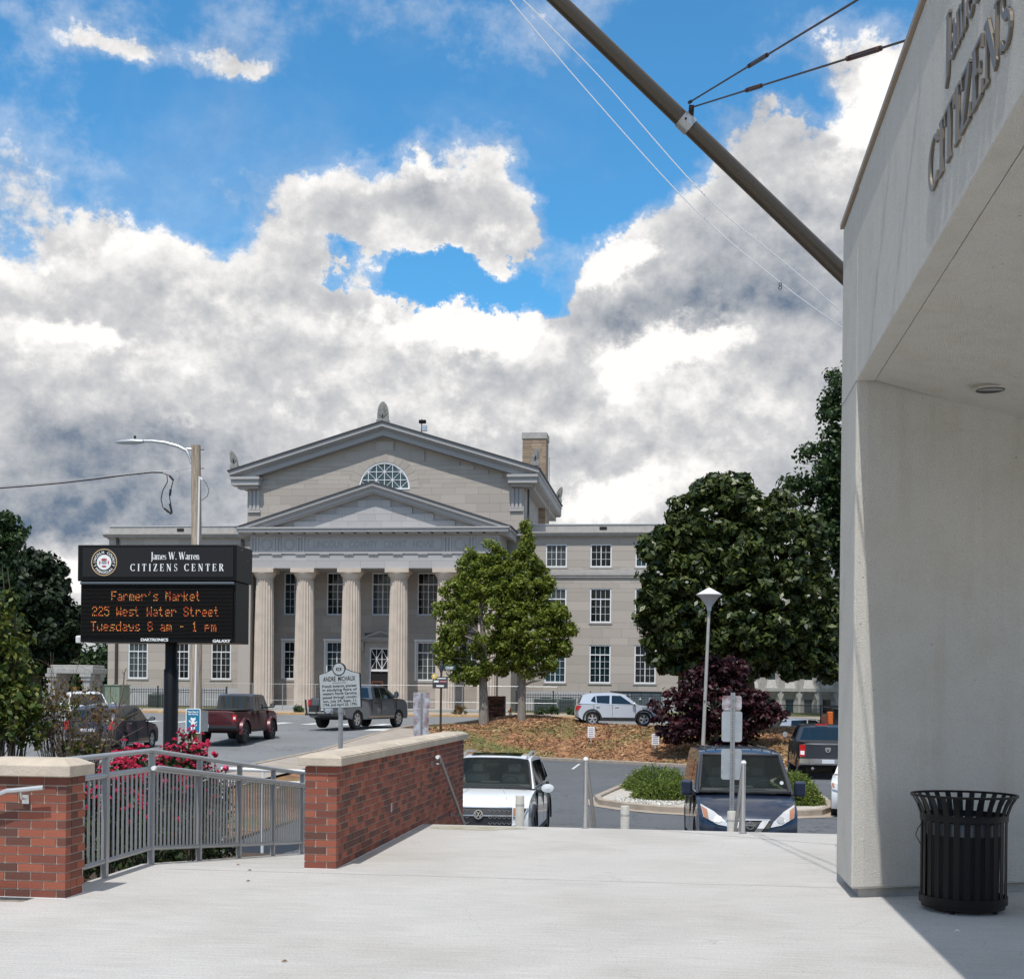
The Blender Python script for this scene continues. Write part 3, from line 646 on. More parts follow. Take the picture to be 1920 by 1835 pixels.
# left pier
pier = thing('brick_pier', 'wide red brick pier with chamfered stone cap at the left edge of the plaza', 'brick pier', (-5.42, 9.9, 0))
core = MB(); core.box(.008, .702, .008, .33, -.2, .948); core.build('mortar', M['mortar'], pier)
ex = MB(); bud = [260]
lay(pier, (0, 0), (1, 0), .71, 14, .004, bud, ex)
lay_side(pier, .71, .1, .24, 0, 14, bud, ex)
capstone(pier, -.05, .765, -.055, .395, .952, .085, .10, .05)
low = thing('brick_wall', 'lower brick wall stepping down at the far left, beside the chamfered pier', 'brick wall', (-6.6, 9.97, 0))
core = MB(); core.box(.008, 1.16, .008, .28, -.5, .80); core.build('mortar', M['mortar'], low)
ex = MB(); bud = [100]; lay(low, (0, 0), (1, 0), 1.165, 12, .004, bud, ex)
if ex.v: tag(ex.build('brick_courses', M['brick'], low), None, None, None, 'stuff')
capstone(low, -.05, 1.16, -.05, .33, .82, .085, .09, .04)
b = MB(); b.box(-.004, .714, -.004, .35, 0, .006); b.build('sealant', M['pipe_white'], pier)
b = MB(); b.box(-.004, .304, -.004, 4.3, 0, .005); b.build('sealant', M['pipe_white'], wall)
# handrail mounted on the left pier
hr = thing('wall_handrail', 'short round steel handrail bracketed to the left brick pier', 'handrail', (-5.3, 9.8, .75))
p0, p1, p2 = onY(-40, 1503, 9.80), onY(14, 1482, 9.80), onY(82, 1476, 9.80)
L0 = Vector((-5.3, 9.8, .75))
b = MB(); b.tube([p0 - L0, p1 - L0, p1 + Vector((.05, 0, .003)) - L0, p2 - L0], .021, 12); b.build('rail', M['alu'], hr, smooth=True)
q = onY(38, 1497, 9.8) - L0
b = MB(); b.tube([q + Vector((0, 0, .06)), q + Vector((0, .02, .0)), q + Vector((0, .09, -.005))], .009, 8); b.build('bracket', M['alu'], hr, smooth=True)
b = MB(); b.cbox(q.x, q.y + .088, q.z - .01, .055, .012, .07); b.build('mounting_plate', M['alu'], hr)
# ---------------------------------------------------------------- lettering helpers
def wloc(o):
    v = Vector((0, 0, 0))
    while o: v += Vector(o.location); o = o.parent
    return v
def wb(b, name, material, parent, **k):
    """build a mesh given in world coordinates under an unrotated parent"""
    return b.build(name, material, parent, loc=-wloc(parent), **k)
def arc(cx, cy, rx, ry, a0, a1, T, t, n=14, ph=0):
    return [(cx + rx * math.cos(R(a0 + (a1 - a0) * i / n)), cy + ry * math.sin(R(a0 + (a1 - a0) * i / n)), t + (T - t) * abs(math.cos(R(a0 + (a1 - a0) * i / n + ph))) ** 1.5) for i in range(n + 1)]
TH, TN = .15, .045
def ln(x0, y0, x1, y1, w): return [(x0, y0, w), (x1, y1, w)]
def srf(x, y, w=.13): return ln(x - w, y, x + w, y, TN)
GL = {
 'C': (.80, [arc(.42, .5, .36, .475, 42, 318, TH, TN, 22), ln(.70, .78, .70, .98, TN), ln(.70, .22, .70, .04, TN)]),
 'I': (.36, [ln(.18, 0, .18, 1, TH), srf(.18, .978, .15), srf(.18, .022, .15)]),
 'T': (.74, [ln(.37, 0, .37, 1, TH), ln(.03, .975, .71, .975, TN), ln(.045, .975, .045, .74, TN), ln(.695, .975, .695, .74, TN), srf(.37, .022, .15)]),
 'Z': (.70, [ln(.08, .975, .62, .975, TN), ln(.56, .96, .12, .04, TH * 1.05), ln(.05, .022, .64, .022, TN), ln(.08, .975, .08, .75, TN), ln(.64, .022, .64, .26, TN)]),
 'E': (.70, [ln(.17, 0, .17, 1, TH), ln(.03, .975, .60, .975, TN), ln(.03, .022, .64, .022, TN), ln(.17, .52, .48, .52, TN), ln(.60, .975, .60, .77, TN), ln(.64, .022, .64, .25, TN), ln(.48, .62, .48, .42, TN)]),
 'N': (.86, [ln(.16, 0, .16, 1, TN * 1.2), ln(.16, .98, .70, .02, TH), ln(.70, 0, .70, 1, TN * 1.2), srf(.14, .978, .12), srf(.16, .022, .11), srf(.70, .978, .11)]),
 'S': (.62, [arc(.31, .735, .20, .245, 25, 230, TN * 1.8, TN, 12) + [(.31, .5, TH)] + arc(.31, .255, .22, .235, 50, -155, TN * 1.8, TN, 12), ln(.50, .80, .50, .97, TN), ln(.09, .22, .09, .03, TN)]),
 'R': (.80, [ln(.17, 0, .17, 1, TH), srf(.17, .022, .15), ln(.03, .975, .36, .975, TN), [(.36, .975, TN)] + arc(.36, .745, .22, .23, 90, -90, TH, TN, 12), ln(.17, .51, .38, .51, TN), ln(.40, .5, .68, .02, TH), srf(.70, .022, .09)]),
 'J': (.40, [[(.22, 1, TH), (.22, .1, TH), (.20, -.12, TH * .8), (.06, -.28, TN)], srf(.22, .978, .14)]),
 'W': (1.15, [ln(.12, .98, .36, .02, TH), ln(.36, .02, .58, .98, TN), ln(.54, .98, .78, .02, TH), ln(.78, .02, 1.02, .98, TN), srf(.12, .978, .12), srf(.56, .978, .10), srf(1.02, .978, .09)]),
 'a': (.50, [[(.10, .55, TH * .8)] + arc(.25, .50, .14, .13, 150, 0, TH * .7, TN, 8) + [(.39, .08, TH * .8), (.47, .02, TN)], arc(.23, .17, .15, .15, 60, 330, TH * .8, TN, 12)]),
 'm': (.84, [ln(.12, 0, .12, .62, TH * .8), arc(.27, .44, .14, .17, 170, 0, TN * 1.5, TN, 8) + [(.41, 0, TH * .8)], arc(.56, .44, .14, .17, 170, 0, TN * 1.5, TN, 8) + [(.70, 0, TH * .8)], srf(.12, .02, .1), srf(.41, .02, .09), srf(.70, .02, .1), ln(.02, .6, .12, .6, TN)]),
 'n': (.56, [ln(.12, 0, .12, .62, TH * .8), arc(.27, .44, .14, .17, 170, 0, TN * 1.5, TN, 8) + [(.41, 0, TH * .8)], srf(.12, .02, .1), srf(.41, .02, .1), ln(.02, .6, .12, .6, TN)]),
 'r': (.42, [ln(.12, 0, .12, .62, TH * .8), [(.13, .45, TN), (.22, .58, TN), (.34, .56, TH * .8)], srf(.12, .02, .11), ln(.02, .6, .12, .6, TN)]),
 'e': (.50, [arc(.25, .31, .19, .29, 0, 320, TH * .8, TN, 16), ln(.08, .33, .42, .33, TN)]),
 's': (.42, [arc(.20, .45, .12, .13, 30, 230, TN * 1.5, TN, 8) + [(.20, .31, TH * .8)] + arc(.20, .16, .14, .14, 50, -150, TN * 1.5, TN, 8)]),
 '.': (.24, [ln(.06, .07, .19, .07, .13)]), ' ': (.34, [])}
def stroke_text(s, h, track=0.0, depth=.02, sx=1.0, bold=1.0):
    """letters as raised ribbons, one MB in (x right, y up, z out)"""
    b = MB(); x = 0; k = 0
    for ch in s:
        w, strokes = GL[ch]
        for st in strokes:
            n = len(b.v); zt = depth + .0006 * (k % 5) * h; k += 1; P = [(p[0] * sx, p[1], p[2]) for p in st]
            for i, p in enumerate(P):
                q = P[min(i + 1, len(P) - 1)]; r = P[max(i - 1, 0)]; dx, dy = q[0] - r[0], q[1] - r[1]; l = math.hypot(dx, dy) or 1; nx, ny = -dy / l * p[2] * bold / 2, dx / l * p[2] * bold / 2
                for sg in (1, -1):
                    for z in (0, zt): b.v.append(((x + p[0] + nx * sg) * h, (p[1] + ny * sg) * h, z))
            m_ = len(P)
            for i in range(m_ - 1):
                a = n + i * 4; c = a + 4
                b.f += [(a + 1, a + 3, c + 3, c + 1), (a, a + 1, c + 1, c), (a + 2, c + 2, c + 3, a + 3)]
            b.f += [(n, n + 2, n + 3, n + 1), (n + m_ * 4 - 4, n + m_ * 4 - 3, n + m_ * 4 - 1, n + m_ * 4 - 2)]
        x += w * sx + track
    return b, (x - track) * h
def remap(b, fn):
    b.v = [tuple(fn(*v)) for v in b.v]; return b
_tc = {}
def text_mb(s, size, depth=.004, width=None, align='CENTER', bold=0):
    """sans lettering from the built-in font as an MB in (x right, y up, z out)"""
    key = (s, bold)
    if key not in _tc:
        cu = bpy.data.curves.new('t', 'FONT'); cu.body = s; cu.size = 1; cu.extrude = .5; cu.resolution_u = 3; cu.offset = bold
        o = bpy.data.objects.new('t', cu); COL.objects.link(o); dg = bpy.context.evaluated_depsgraph_get(); me = bpy.data.meshes.new_from_object(o.evaluated_get(dg))
        V = [v.co[:] for v in me.vertices]; F = [tuple(p.vertices) for p in me.polygons]; bpy.data.objects.remove(o); bpy.data.curves.remove(cu); bpy.data.meshes.remove(me); _tc[key] = (V, F)
    V, F = _tc[key]; xs = [v[0] for v in V]; x0, x1 = min(xs), max(xs); k = size / .73; kx = k if width is None else width / (x1 - x0)
    b = MB(); off = {'CENTER': (x0 + x1) / 2, 'LEFT': x0}[align]
    b.v = [((v[0] - off) * kx, v[1] * k, (v[2] + .5) * depth) for v in V]; b.f = list(F); return b
def front(b, X, Y, Z, rot=0):
    """stand an (x,y,z) lettering on a wall that faces the viewer (-Y)"""
    c, s_ = math.cos(rot), math.sin(rot)
    return remap(b, lambda x, y, z: (X + x * c - y * s_, Y - z, Z + x * s_ + y * c))
def join(a, *bs):
    for b in bs:
        n = len(a.v); a.v += b.v; a.f += [tuple(n + i for i in f) for f in b.f]
    return a
def ringmb(cx, cy, r0, r1, d, n=36):
    b = MB()
    for i in range(n):
        a = 2 * math.pi * i / n
        for r, z in ((r0, 0), (r0, d), (r1, d), (r1, 0)): b.v.append((cx + r * math.cos(a), cy + r * math.sin(a), z))
    for i in range(n):
        j = (i + 1) % n
        for k in range(3): b.f.append((i * 4 + k, i * 4 + k + 1, j * 4 + k + 1, j * 4 + k))
    return b
def discmb(cx, cy, r, d, n=32):
    b = MB(); b.prism([(cx + r * math.cos(2 * math.pi * i / n), cy + r * math.sin(2 * math.pi * i / n)) for i in range(n)], 'z', 0, d); return b

# ---------------------------------------------------------------- grey railing along the ramp
rail = thing('ramp_railing', 'grey painted metal railing with vertical pickets sloping down the ramp behind the roses', 'railing', (-4.9, 10.25, 0))
RX = -4.9
def rz(y): return 0 if y < 12.05 else -(y - 12.05) * .1
def rpath(z, y0=10.24, y1=19.6, dx=0): return [(RX + dx, y0, z), (RX + dx, 12.05, z), (RX + dx, y1, z + rz(y1))]
posts = [11.05] + [12.08 + 1.28 * k for k in range(6)]
for y in posts:
    b = MB(); b.box(RX - .025, RX + .025, y - .025, y + .025, rz(y) - .02, rz(y) + 1.04); wb(b, 'post', M['railpaint'], rail)
b = MB(); b.tube(rpath(1.06), .024, 12); wb(b, 'top_rail', M['railpaint'], rail, smooth=True)
b = MB(); b.tube(rpath(.89), .026, 12); wb(b, 'middle_rail', M['railpaint'], rail, smooth=True)
b = MB(); b.tube(rpath(.145), .022, 10); wb(b, 'bottom_rail', M['railpaint'], rail, smooth=True)
pk = MB(); pk.tube([(0, 0, .15), (0, 0, .885)], .0118, 8); pkm = pk.mesh('picket', M['railpaint'], True)
y = 10.32
while y < 19.4:
    if min(abs(y - p) for p in posts) > .045:
        link('picket', pkm, rail, Vector((RX, y, rz(y))) - wloc(rail))
    y += .1
hrl = thing('ramp_handrail', 'round pale handrail running down inside the grey ramp railing', 'handrail', (-4.8, 12.0, .9))
b = MB(); b.tube([(RX + .085, 11.93, .905), (RX + .085, 12.06, .905), (RX + .085, 19.5, .905 + rz(19.5))], .019, 12); wb(b, 'rail', M['railpaint'], hrl, smooth=True)
b = MB(); b.tube([(RX + .085, 11.90, .905), (RX + .085, 11.935, .905)], .0205, 12); wb(b, 'end_cap', M['signwhite'], hrl, smooth=True)
for y in posts[2:]:
    b = MB(); b.tube([(RX + .02, y, rz(y) + .82), (RX + .085, y, rz(y) + .84), (RX + .085, y, rz(y) + .89)], .008, 6); wb(b, 'bracket', M['alu'], hrl, smooth=True)
# lower white rail on the far switchback of the ramp
wr = thing('white_ramp_rail', 'white two-bar rail of the lower ramp glimpsed through the grey pickets', 'handrail', (-6.6, 19.6, -.9))
b = MB()
for dz in (0, -.19):
    a_, c_ = onY(415, 1441, 20.6) + Vector((0, 0, dz)), onY(572, 1446, 20.6) + Vector((0, 0, dz)); b.tube([a_, c_], .032, 10)
    if dz == 0: ends = (a_, c_)
wb(b, 'rail', M['pipe_white'], wr, smooth=True)
for t in (.02, .5, .98):
    p = ends[0].lerp(ends[1], t); b = MB(); b.tube([p, (p.x, p.y, -1.0)], .025, 8); wb(b, 'post', M['pipe_white'], wr, smooth=True)

# ---------------------------------------------------------------- pale building on the right
BX = 1.435; BN = 11.13; BF = 12.12; ZS = 4.215; ZT = 5.80
bld = thing('civic_building', 'pale grey stucco building corner with deep overhanging soffit at the right edge', 'building', (BX, BN, 0))
def soff(x): return ZS - .155 * max(0, x - BX - .15)
foot = [(BX, BF), (BX, BN), (BX + .10, BN + .02), (2.87, 11.74), (6.5, 13.3), (6.5, 15.5), (2.75, 15.5), (2.75, BF + .05)]
b = MB(); n = len(foot)
for z in (0.075, ZT - .006): b.v += [(x, y, z) for x, y in foot]
b.f += [tuple(range(n))[::-1], tuple(range(n, 2 * n))] + [(i, (i + 1) % n, n + (i + 1) % n, n + i) for i in range(n)]
wb(b, 'wall', M['stucco'], bld, bevel=.02)
b = MB(); inn = [(BX + .07, BF - .06), (BX + .07, BN + .07), (BX + .14, BN + .09), (2.87, 11.81), (6.4, 13.35), (6.4, 15.4), (2.8, 15.4), (2.8, BF - .02)]; b.prism(inn, 'z', -.01, .0745); wb(b, 'plinth', M['concrete'], bld)
b = MB(); b.prism([(ZS, BX), (ZT, BX), (ZT, BX + .26), (ZS, BX + .150)][::-1], 'y', 1.5, BN - .003)  # near end cut short out of view, so sunlit ground brightens the soffit
b.v = [(z_, y_, x_) for (x_, y_, z_) in b.v]; wb(b, 'fascia', M['stucco'], bld, bevel=.012)
b = MB(); x0s = BX + .153
b.v = [(x0s, 1.5, ZS + .004), (4.8, 1.5, soff(4.8)), (4.8, 12.75, soff(4.8)), (x0s, BN, ZS + .004), (x0s, 1.5, ZS + .15), (4.8, 1.5, ZS + .15), (4.8, 12.75, ZS + .15), (x0s, BN, ZS + .15)]
b.f = [(0, 3, 2, 1), (4, 5, 6, 7), (0, 1, 5, 4), (1, 2, 6, 5), (2, 3, 7, 6), (3, 0, 4, 7)]; wb(b, 'soffit', M['stucco'], bld)
b = MB(); b.box(BX + .27, 4.8, 1.5, BN - .05, ZT - .4, ZT - .01); wb(b, 'roof_slab', M['stucco'], bld)
b = MB(); b.box(BX - .025, BX + .20, 1.5, BF + .03, ZT + .002, ZT + .045); wb(b, 'roof_coping', mat('tan_metal_coping', (.32, .25, .19), .5, metal=.3), bld)
b = MB(); b.box(BX - .0015, BX + .005, BN + .002, BF - .01, ZS - .003, ZS + .003); wb(b, 'joint_line', M['carve'], bld)
lp = onZ(1857, 719, 4.12)
dl = MB(); zc = soff(lp.x) - .004; dl.lathe([(.135, zc - .002), (.135, zc - .012), (.112, zc - .012), (.112, zc + .03)], (lp.x, lp.y, 0), 32)
fx = wb(dl, 'downlight', M['stucco'], bld, smooth=True)
b = MB(); b.lathe([(.108, zc - .013), (.108, zc - .0145)], (lp.x, lp.y, 0), 32); wb(b, 'reflector', M['trim'], fx)
b = MB(); b.prism([(lp.x + .1 * math.cos(t), lp.y + .1 * math.sin(t) * .9) for t in [math.pi + math.pi * i / 14 for i in range(15)]], 'z', zc - .016, zc - .0146); wb(b, 'lens', M['gmetal'], fx)
M['letter'] = mat('bronze_letters', (.17, .14, .11), .45, metal=.3)
for s_, h, z, y0, tr, sx in (('CITIZENS', .30, 4.53, 7.95, .05, 1.18), ('James W. Warren', .30, 5.04, 7.50, .0, 1.0)):
    x = 0
    for ch in s_:
        if ch != ' ':
            t, w = stroke_text(ch, h, 0, .014, sx, 1.35); yy = y0 - x
            remap(t, lambda u, v, o_: (BX - .003 - o_, yy - u, z + v)); wb(t, 'letter', M['letter'], bld)
        x += (GL[ch][0] * sx + tr) * h * (1.0 if tr else 1.06)

# ---------------------------------------------------------------- litter bin
CSC = .965
can = thing('litter_bin', 'black slatted steel litter bin with flared rim against the stucco wall', 'litter bin', (2.23, 10.70, 0)); can.scale = (CSC, CSC, CSC)
ns = 26
for k in range(ns):
    a = 2 * math.pi * k / ns; ca, sa = math.cos(a), math.sin(a); b = MB()
    prof = [(.325, .07), (.325, .70), (.335, .78), (.36, .85), (.405, .925)]; w = .0225
    for i, (r, z) in enumerate(prof):
        for dr in (0, .006):
            for sg in (-1, 1):
                ww = w * (1 if i < 3 else .95); rr = r + dr; b.v.append((rr * ca - sg * ww * sa, rr * sa + sg * ww * ca, z))
    for i in range(len(prof) - 1):
        q = i * 4; b.f += [(q, q + 1, q + 5, q + 4), (q + 2, q + 6, q + 7, q + 3), (q, q + 4, q + 6, q + 2), (q + 1, q + 3, q + 7, q + 5)]
    b.build('slat', M['black'], can)
def hoop(r0, r1, z0, z1, name, m_=None):
    b = MB(); b.lathe([(r0, z0), (r1, z0), (r1, z1), (r0, z1), (r0, z0)], (0, 0, 0), 48); b.f = b.f[:-2]; return b.build(name, m_ or M['black'], can, smooth=True)
hoop(.398, .415, .915, .933, 'rim'); hoop(.3325, .340, .725, .775, 'upper_band'); hoop(.3325, .342, .065, .125, 'lower_band'); hoop(.30, .323, .03, .07, 'base_ring')
b = MB(); b.lathe([(.20, .02), (.255, .03), (.285, .66), (.29, .69), (.28, .69), (.27, .10), (.0, .10)], (0, 0, 0), 36); b.build('liner', M['blackmat'], can, smooth=True)
b = MB(); b.lathe([(.294, .61), (.296, .70), (.290, .71)], (0, 0, 0), 36); b.f = b.f[:-2]; b.build('bin_bag', mat('grey_bin_bag', (.10, .105, .115), .3), can, smooth=True)
for a in (.6, 2.4, 4.2, 5.6):
    b = MB(); b.lathe([(.02, 0), (.02, .04)], (.27 * math.cos(a), .27 * math.sin(a), 0), 10); b.build('foot', M['black'], can)
b = MB(); b.tube([(-.335, -.05, .70), (-.37, -.06, .65), (-.385, -.06, .60), (-.36, -.05, .56), (-.345, -.04, .53)], .004, 5); b.build('bag_string', M['cable'], can)

# ---------------------------------------------------------------- leaning flagpole, its cables and halyard
A_, B_ = onD(1640, 570.4, 14.6), onD(860, -177.6, 13.6)
fp = thing('flagpole', 'long bronze flagpole slanting up to the left above the plaza', 'flagpole', A_)
b = MB(); b.tube([A_, A_.lerp(B_, .5), B_], [.090, .086, .077], 24); wb(b, 'pole', M['bronze'], fp, smooth=True)
cl = A_.lerp(B_, (1640 - 1272) / 780.); dr = (B_ - A_).normalized()
b = MB(); b.tube([cl - dr * .07, cl + dr * .07], .098, 24); wb(b, 'clamp', M['gmetal'], fp, smooth=True)
lug = onD(1297, 197, 14.05); b = MB(); b.bar(cl + Vector((.05, 0, .03)), lug, .055, .02); wb(b, 'lug', M['blackmat'], fp)
b = MB(); b.lathe([(.012, -.115), (.012, -.105)], (cl.x + .0, cl.y, cl.z), 8, 'y'); wb(b, 'bolt', M['black'], fp)
b = MB(); b.bar(A_ - Vector((.05, 0, .05)), A_ + Vector((.3, .1, -.25)), .25, .25); wb(b, 'wall_bracket', M['bronze'], fp)
for i, (sx, sy, ex_, ey_, tb, lab) in enumerate(((1293, 192, 1782, -106, (.36, .44), 'steeper dark stay cable from the flagpole clamp, its turnbuckle near the top of the sky'),
                                    (1296, 202, 1712, 72, (.355, .425), 'flatter dark stay cable from the flagpole clamp to the roof edge, with two turnbuckles'))):
    s0 = onD(sx, sy, 14.05); e0 = onX(ex_, ey_, BX + .04)
    t = thing('stay_cable', lab, 'cable', s0, 0, 'stay cables of the flagpole')
    b = MB(); b.tube([s0, e0], .0085, 8); wb(b, 'cable', M['cable'], t, smooth=True)
    for k, (u0, u1) in enumerate([tb] + ([(.80, .90)] if i else [])):
        p, q = s0.lerp(e0, u0), s0.lerp(e0, u1); d_ = (q - p).normalized(); up = Vector((0, 0, 1)); sd = up - d_ * up.dot(d_); sd.normalize(); b = MB()
        for sg in (-1, 1): b.tube([p + sd * .014 * sg, q + sd * .014 * sg], .007, 6)
        b.tube([p - d_ * .03, p + d_ * .02], .019, 8); b.tube([q - d_ * .02, q + d_ * .03], .019, 8); wb(b, 'turnbuckle', M['rust'] if i else M['cable'], t, smooth=True)
    b = MB(); b.tube([s0 - (e0 - s0).normalized() * .02, s0 + (e0 - s0).normalized() * .07], .018, 8); wb(b, 'fork_end', M['rust'] if i else M['blackmat'], t, smooth=True)
for (pts, lab) in (([(935, -25), (1100, 170), (1300, 390), (1463, 530), (1590, 622)], 'lower white halyard line with a snap hook hanging on it'), ([(955, -25), (1120, 140), (1320, 365), (1480, 500), (1592, 597)], 'upper white halyard line closer to the flagpole')):
    s0 = onD(*pts[0], 13.6); t = thing('halyard', lab, 'rope', s0, 0, 'halyard lines under the flagpole')
    # a slack rope: sample a smooth curve
    P = [onD(x, y, 13.6 + .9 * i / 4) for i, (x, y) in enumerate(pts)]; Q = []
    for i in range(4):
        p0_, p1_, p2_, p3_ = P[max(i - 1, 0)], P[i], P[i + 1], P[min(i + 2, 4)]
        for k in range(6):
            u = k / 6; Q.append(.5 * ((2 * p1_) + (p2_ - p0_) * u + (2 * p0_ - 5 * p1_ + 4 * p2_ - p3_) * u * u + (3 * p1_ - p0_ - 3 * p2_ + p3_) * u ** 3))
    Q.append(P[-1]); b = MB(); b.tube(Q, .0052, 6); wb(b, 'rope', M['rope'], t, smooth=True)
    if 'lower' in lab:
        h = P[3]; b = MB()
        for dz, r in ((-.018, .014), (-.055, .016)): b.tube([h + Vector((r * math.cos(2 * math.pi * k / 10), 0, dz + r * 1.2 * math.sin(2 * math.pi * k / 10))) for k in range(11)], .0045, 6)
        wb(b, 'snap_hook', M['cable'], t, smooth=True)

# ---------------------------------------------------------------- handrails, bollards and sign post at the stairs
def stair_rail(px, py, lab):
    p = onZ(px, py, 0); t = thing('stair_handrail', lab, 'handrail', (p.x, p.y, 0), 0, 'steel handrails at the head of the stairs')
    b = MB(); b.tube([(0, 0, 0), (0, 0, .82)], .026, 14); b.build('post', M['alu'], t, smooth=True)
    b = MB(); b.tube([(0, .0, .85), (0, .02, .855), (0, 2.3, -.34), (0, 2.32, -.40), (0, 2.3, -1.15)], .024, 12); b.build('rail', M['gmetal'], t, smooth=True)
    b = MB(); b.lathe([(.0, .815), (.030, .828), (.032, .845), (.022, .862), (0, .868)], (0, 0, 0), 14); b.build('end_cap', M['signwhite'], t, smooth=True)
    b = MB(); b.tube([(0, .0, .42), (0, 2.3, -.77)], .019, 10); b.build('lower_rail', M['gmetal'], t, smooth=True)
    b = MB(); b.lathe([(.05, 0), (.05, .012)], (0, 0, 0), 14); b.build('base_plate', M['gmetal'], t)
stair_rail(1097, 1552, 'steel stair handrail on the open asphalt between the white car and the blue van')
stair_rail(1393, 1562, 'steel stair handrail in front of the blue van windscreen')
whr = thing('wall_handrail', 'steel handrail descending along the shaded side of the long brick wall', 'handrail', (-2.98, 16.2, 0))
a_ = onX(824, 1418, -2.97); b = MB(); b.tube([a_ + Vector((.0, -.12, 0)), a_, (-2.97, a_.y + 3.2, a_.z - 1.65)], .021, 12); wb(b, 'rail', M['gmetal'], whr, smooth=True)
b = MB(); b.tube([a_ + Vector((0, -.15, 0)), a_ + Vector((0, -.115, 0))], .024, 12); wb(b, 'end_cap', M['signwhite'], whr, smooth=True)
for k in (.05, 1.6):
    b = MB(); p = Vector((-2.97, a_.y + k, a_.z - k * .515)); b.tube([p, p + Vector((0, 0, -.07)), p + Vector((-.12, 0, -.07))], .009, 8); b.cbox(-3.082, p.y, p.z - .07, .012, .06, .07); wb(b, 'bracket', M['gmetal'], whr, smooth=False)
def bollard(px, py, D, lab):
    p = onD(px, py, D); t = thing('bollard', lab, 'bollard', (p.x, p.y, -1.17), 0, 'off-white bollards below the stairs')
    h = p.z + 1.17
    b = MB(); b.lathe([(.07, 0), (.07, h - .012), (.062, h), (0, h + .004)], (0, 0, 0), 20); b.build('sleeve', M['bollard'], t, smooth=True)
    b = MB(); b.lathe([(.0715, h - .16), (.0715, h - .13)], (0, 0, 0), 20); b.build('band', mat('bollard_band', (.44, .43, .40), .6), t)
    return t
bollard(975, 1491, 21, 'off-white bollard standing before the right headlamp of the white car')
bollard(1172, 1510, 21, 'off-white bollard alone on the asphalt between the car and the van')
bollard(1372, 1520, 21, 'off-white bollard at the foot of the perforated sign post before the van')
sp = onD(1372, 1522, 21); t = thing('sign_post', 'galvanised perforated sign post with three blank sign backs rising from a bollard before the van', 'sign post', (sp.x, sp.y, sp.z - .2))
Yp = sp.y; xw = .035; top = onY(1372, 1298, Yp).z
b = MB(); b.box(sp.x - xw, sp.x + xw, Yp - .006, Yp + .002, sp.z - .2, top); b.box(sp.x - xw, sp.x - xw + .014, Yp + .002, Yp + .03, sp.z - .2, top); b.box(sp.x + xw - .014, sp.x + xw, Yp + .002, Yp + .03, sp.z - .2, top); wb(b, 'post', M['gmetal'], t)
b = MB(); z = sp.z
while z < top - .02: b.lathe([(.0075, -.0085), (.0075, -.0065)], (sp.x, Yp, z), 8, 'y'); z += .0254 * 1.6
wb(b, 'hole', M['dark'], t)
def rplate(x0, x1, z0, z1, y0, y1, r=.04):
    P = []
    for cx, cz, a in ((x1 - r, z0 + r, -90), (x1 - r, z1 - r, 0), (x0 + r, z1 - r, 90), (x0 + r, z0 + r, 180)):
        P += [(cx + r * math.cos(R(a + k * 22.5)), cz + r * math.sin(R(a + k * 22.5))) for k in range(5)]
    b = MB(); b.prism(P, 'y', y0, y1); return b
for (x0, y0, x1, y1, m_) in ((1354, 1304, 1391, 1331, 'stained'), (1353, 1333, 1392, 1390, 'signback'), (1352, 1404, 1391, 1461, 'signback')):
    a_, c_ = onY(x0, y1, Yp), onY(x1, y0, Yp); b = rplate(a_.x, c_.x, a_.z, c_.z, Yp + .032, Yp + .036); pp = wb(b, 'sign_back', M[m_], t)
    for z in (a_.z + .05, c_.z - .05):
        b = MB(); b.lathe([(.012, -.016), (.012, -.0088)], (sp.x, Yp, z), 8, 'y')
        wb(b, 'bolt', M['gmetal'], pp)

# ---------------------------------------------------------------- electronic message sign
YS = 20.55
def sx_(px, py=1110): return onY(px, py, YS).x
def sz_(py, px=290): return onY(px, py, YS).z
x0, x1 = sx_(145), sx_(443); xm = (x0 + x1) / 2; px_m = (x1 - x0) / 298.
zt, zm, zb_ = sz_(1021), sz_(1089), sz_(1204)
sg = thing('message_sign', 'black electronic message sign on a thick round post above the roses', 'sign', (sx_(303), YS + .35, Hs(sx_(303), YS) - .1))
b = MB(); b.box(x0, x1, YS, YS + .80, zm, zt); wb(b, 'header_cabinet', M['black'], sg, bevel=.012)
b = MB(); b.box(x0 + .03, x1 - .03, YS + .06, YS + .74, zb_, zm - .002); wb(b, 'display_cabinet', M['black'], sg, bevel=.01)
b = MB(); b.box(x0 + .09, x1 - .02 - .03, YS - .012, YS - .001, zm + .065, zt - .045); face = wb(b, 'header_panel', mat('gloss_black_panel', (.004, .004, .006), .25), sg)
b = MB(); b.box(x0 + .04, x1 - .04, YS + .0, YS + .058, zm - .055, zm - .012); wb(b, 'light_bar', mat('grey_bar', (.10, .115, .14), .4, metal=.3), sg, bevel=.01)
b = MB(); b.box(x0 + .05, x1 - .06, YS + .045, YS + .058, zb_ + .075, zm - .075); scr = wb(b, 'display', M['screen'], sg)
lv = MB(); nl = 0; z = zb_ + .085
while z < zm - .085: lv.box(x0 + .055, x1 - .065, YS + .036, YS + .0445, z, z + .0045); z += .0214
tag(wb(lv, 'louvre', mat('screen_louvre', (.022, .018, .017), .7), scr), None, None, None, 'stuff')
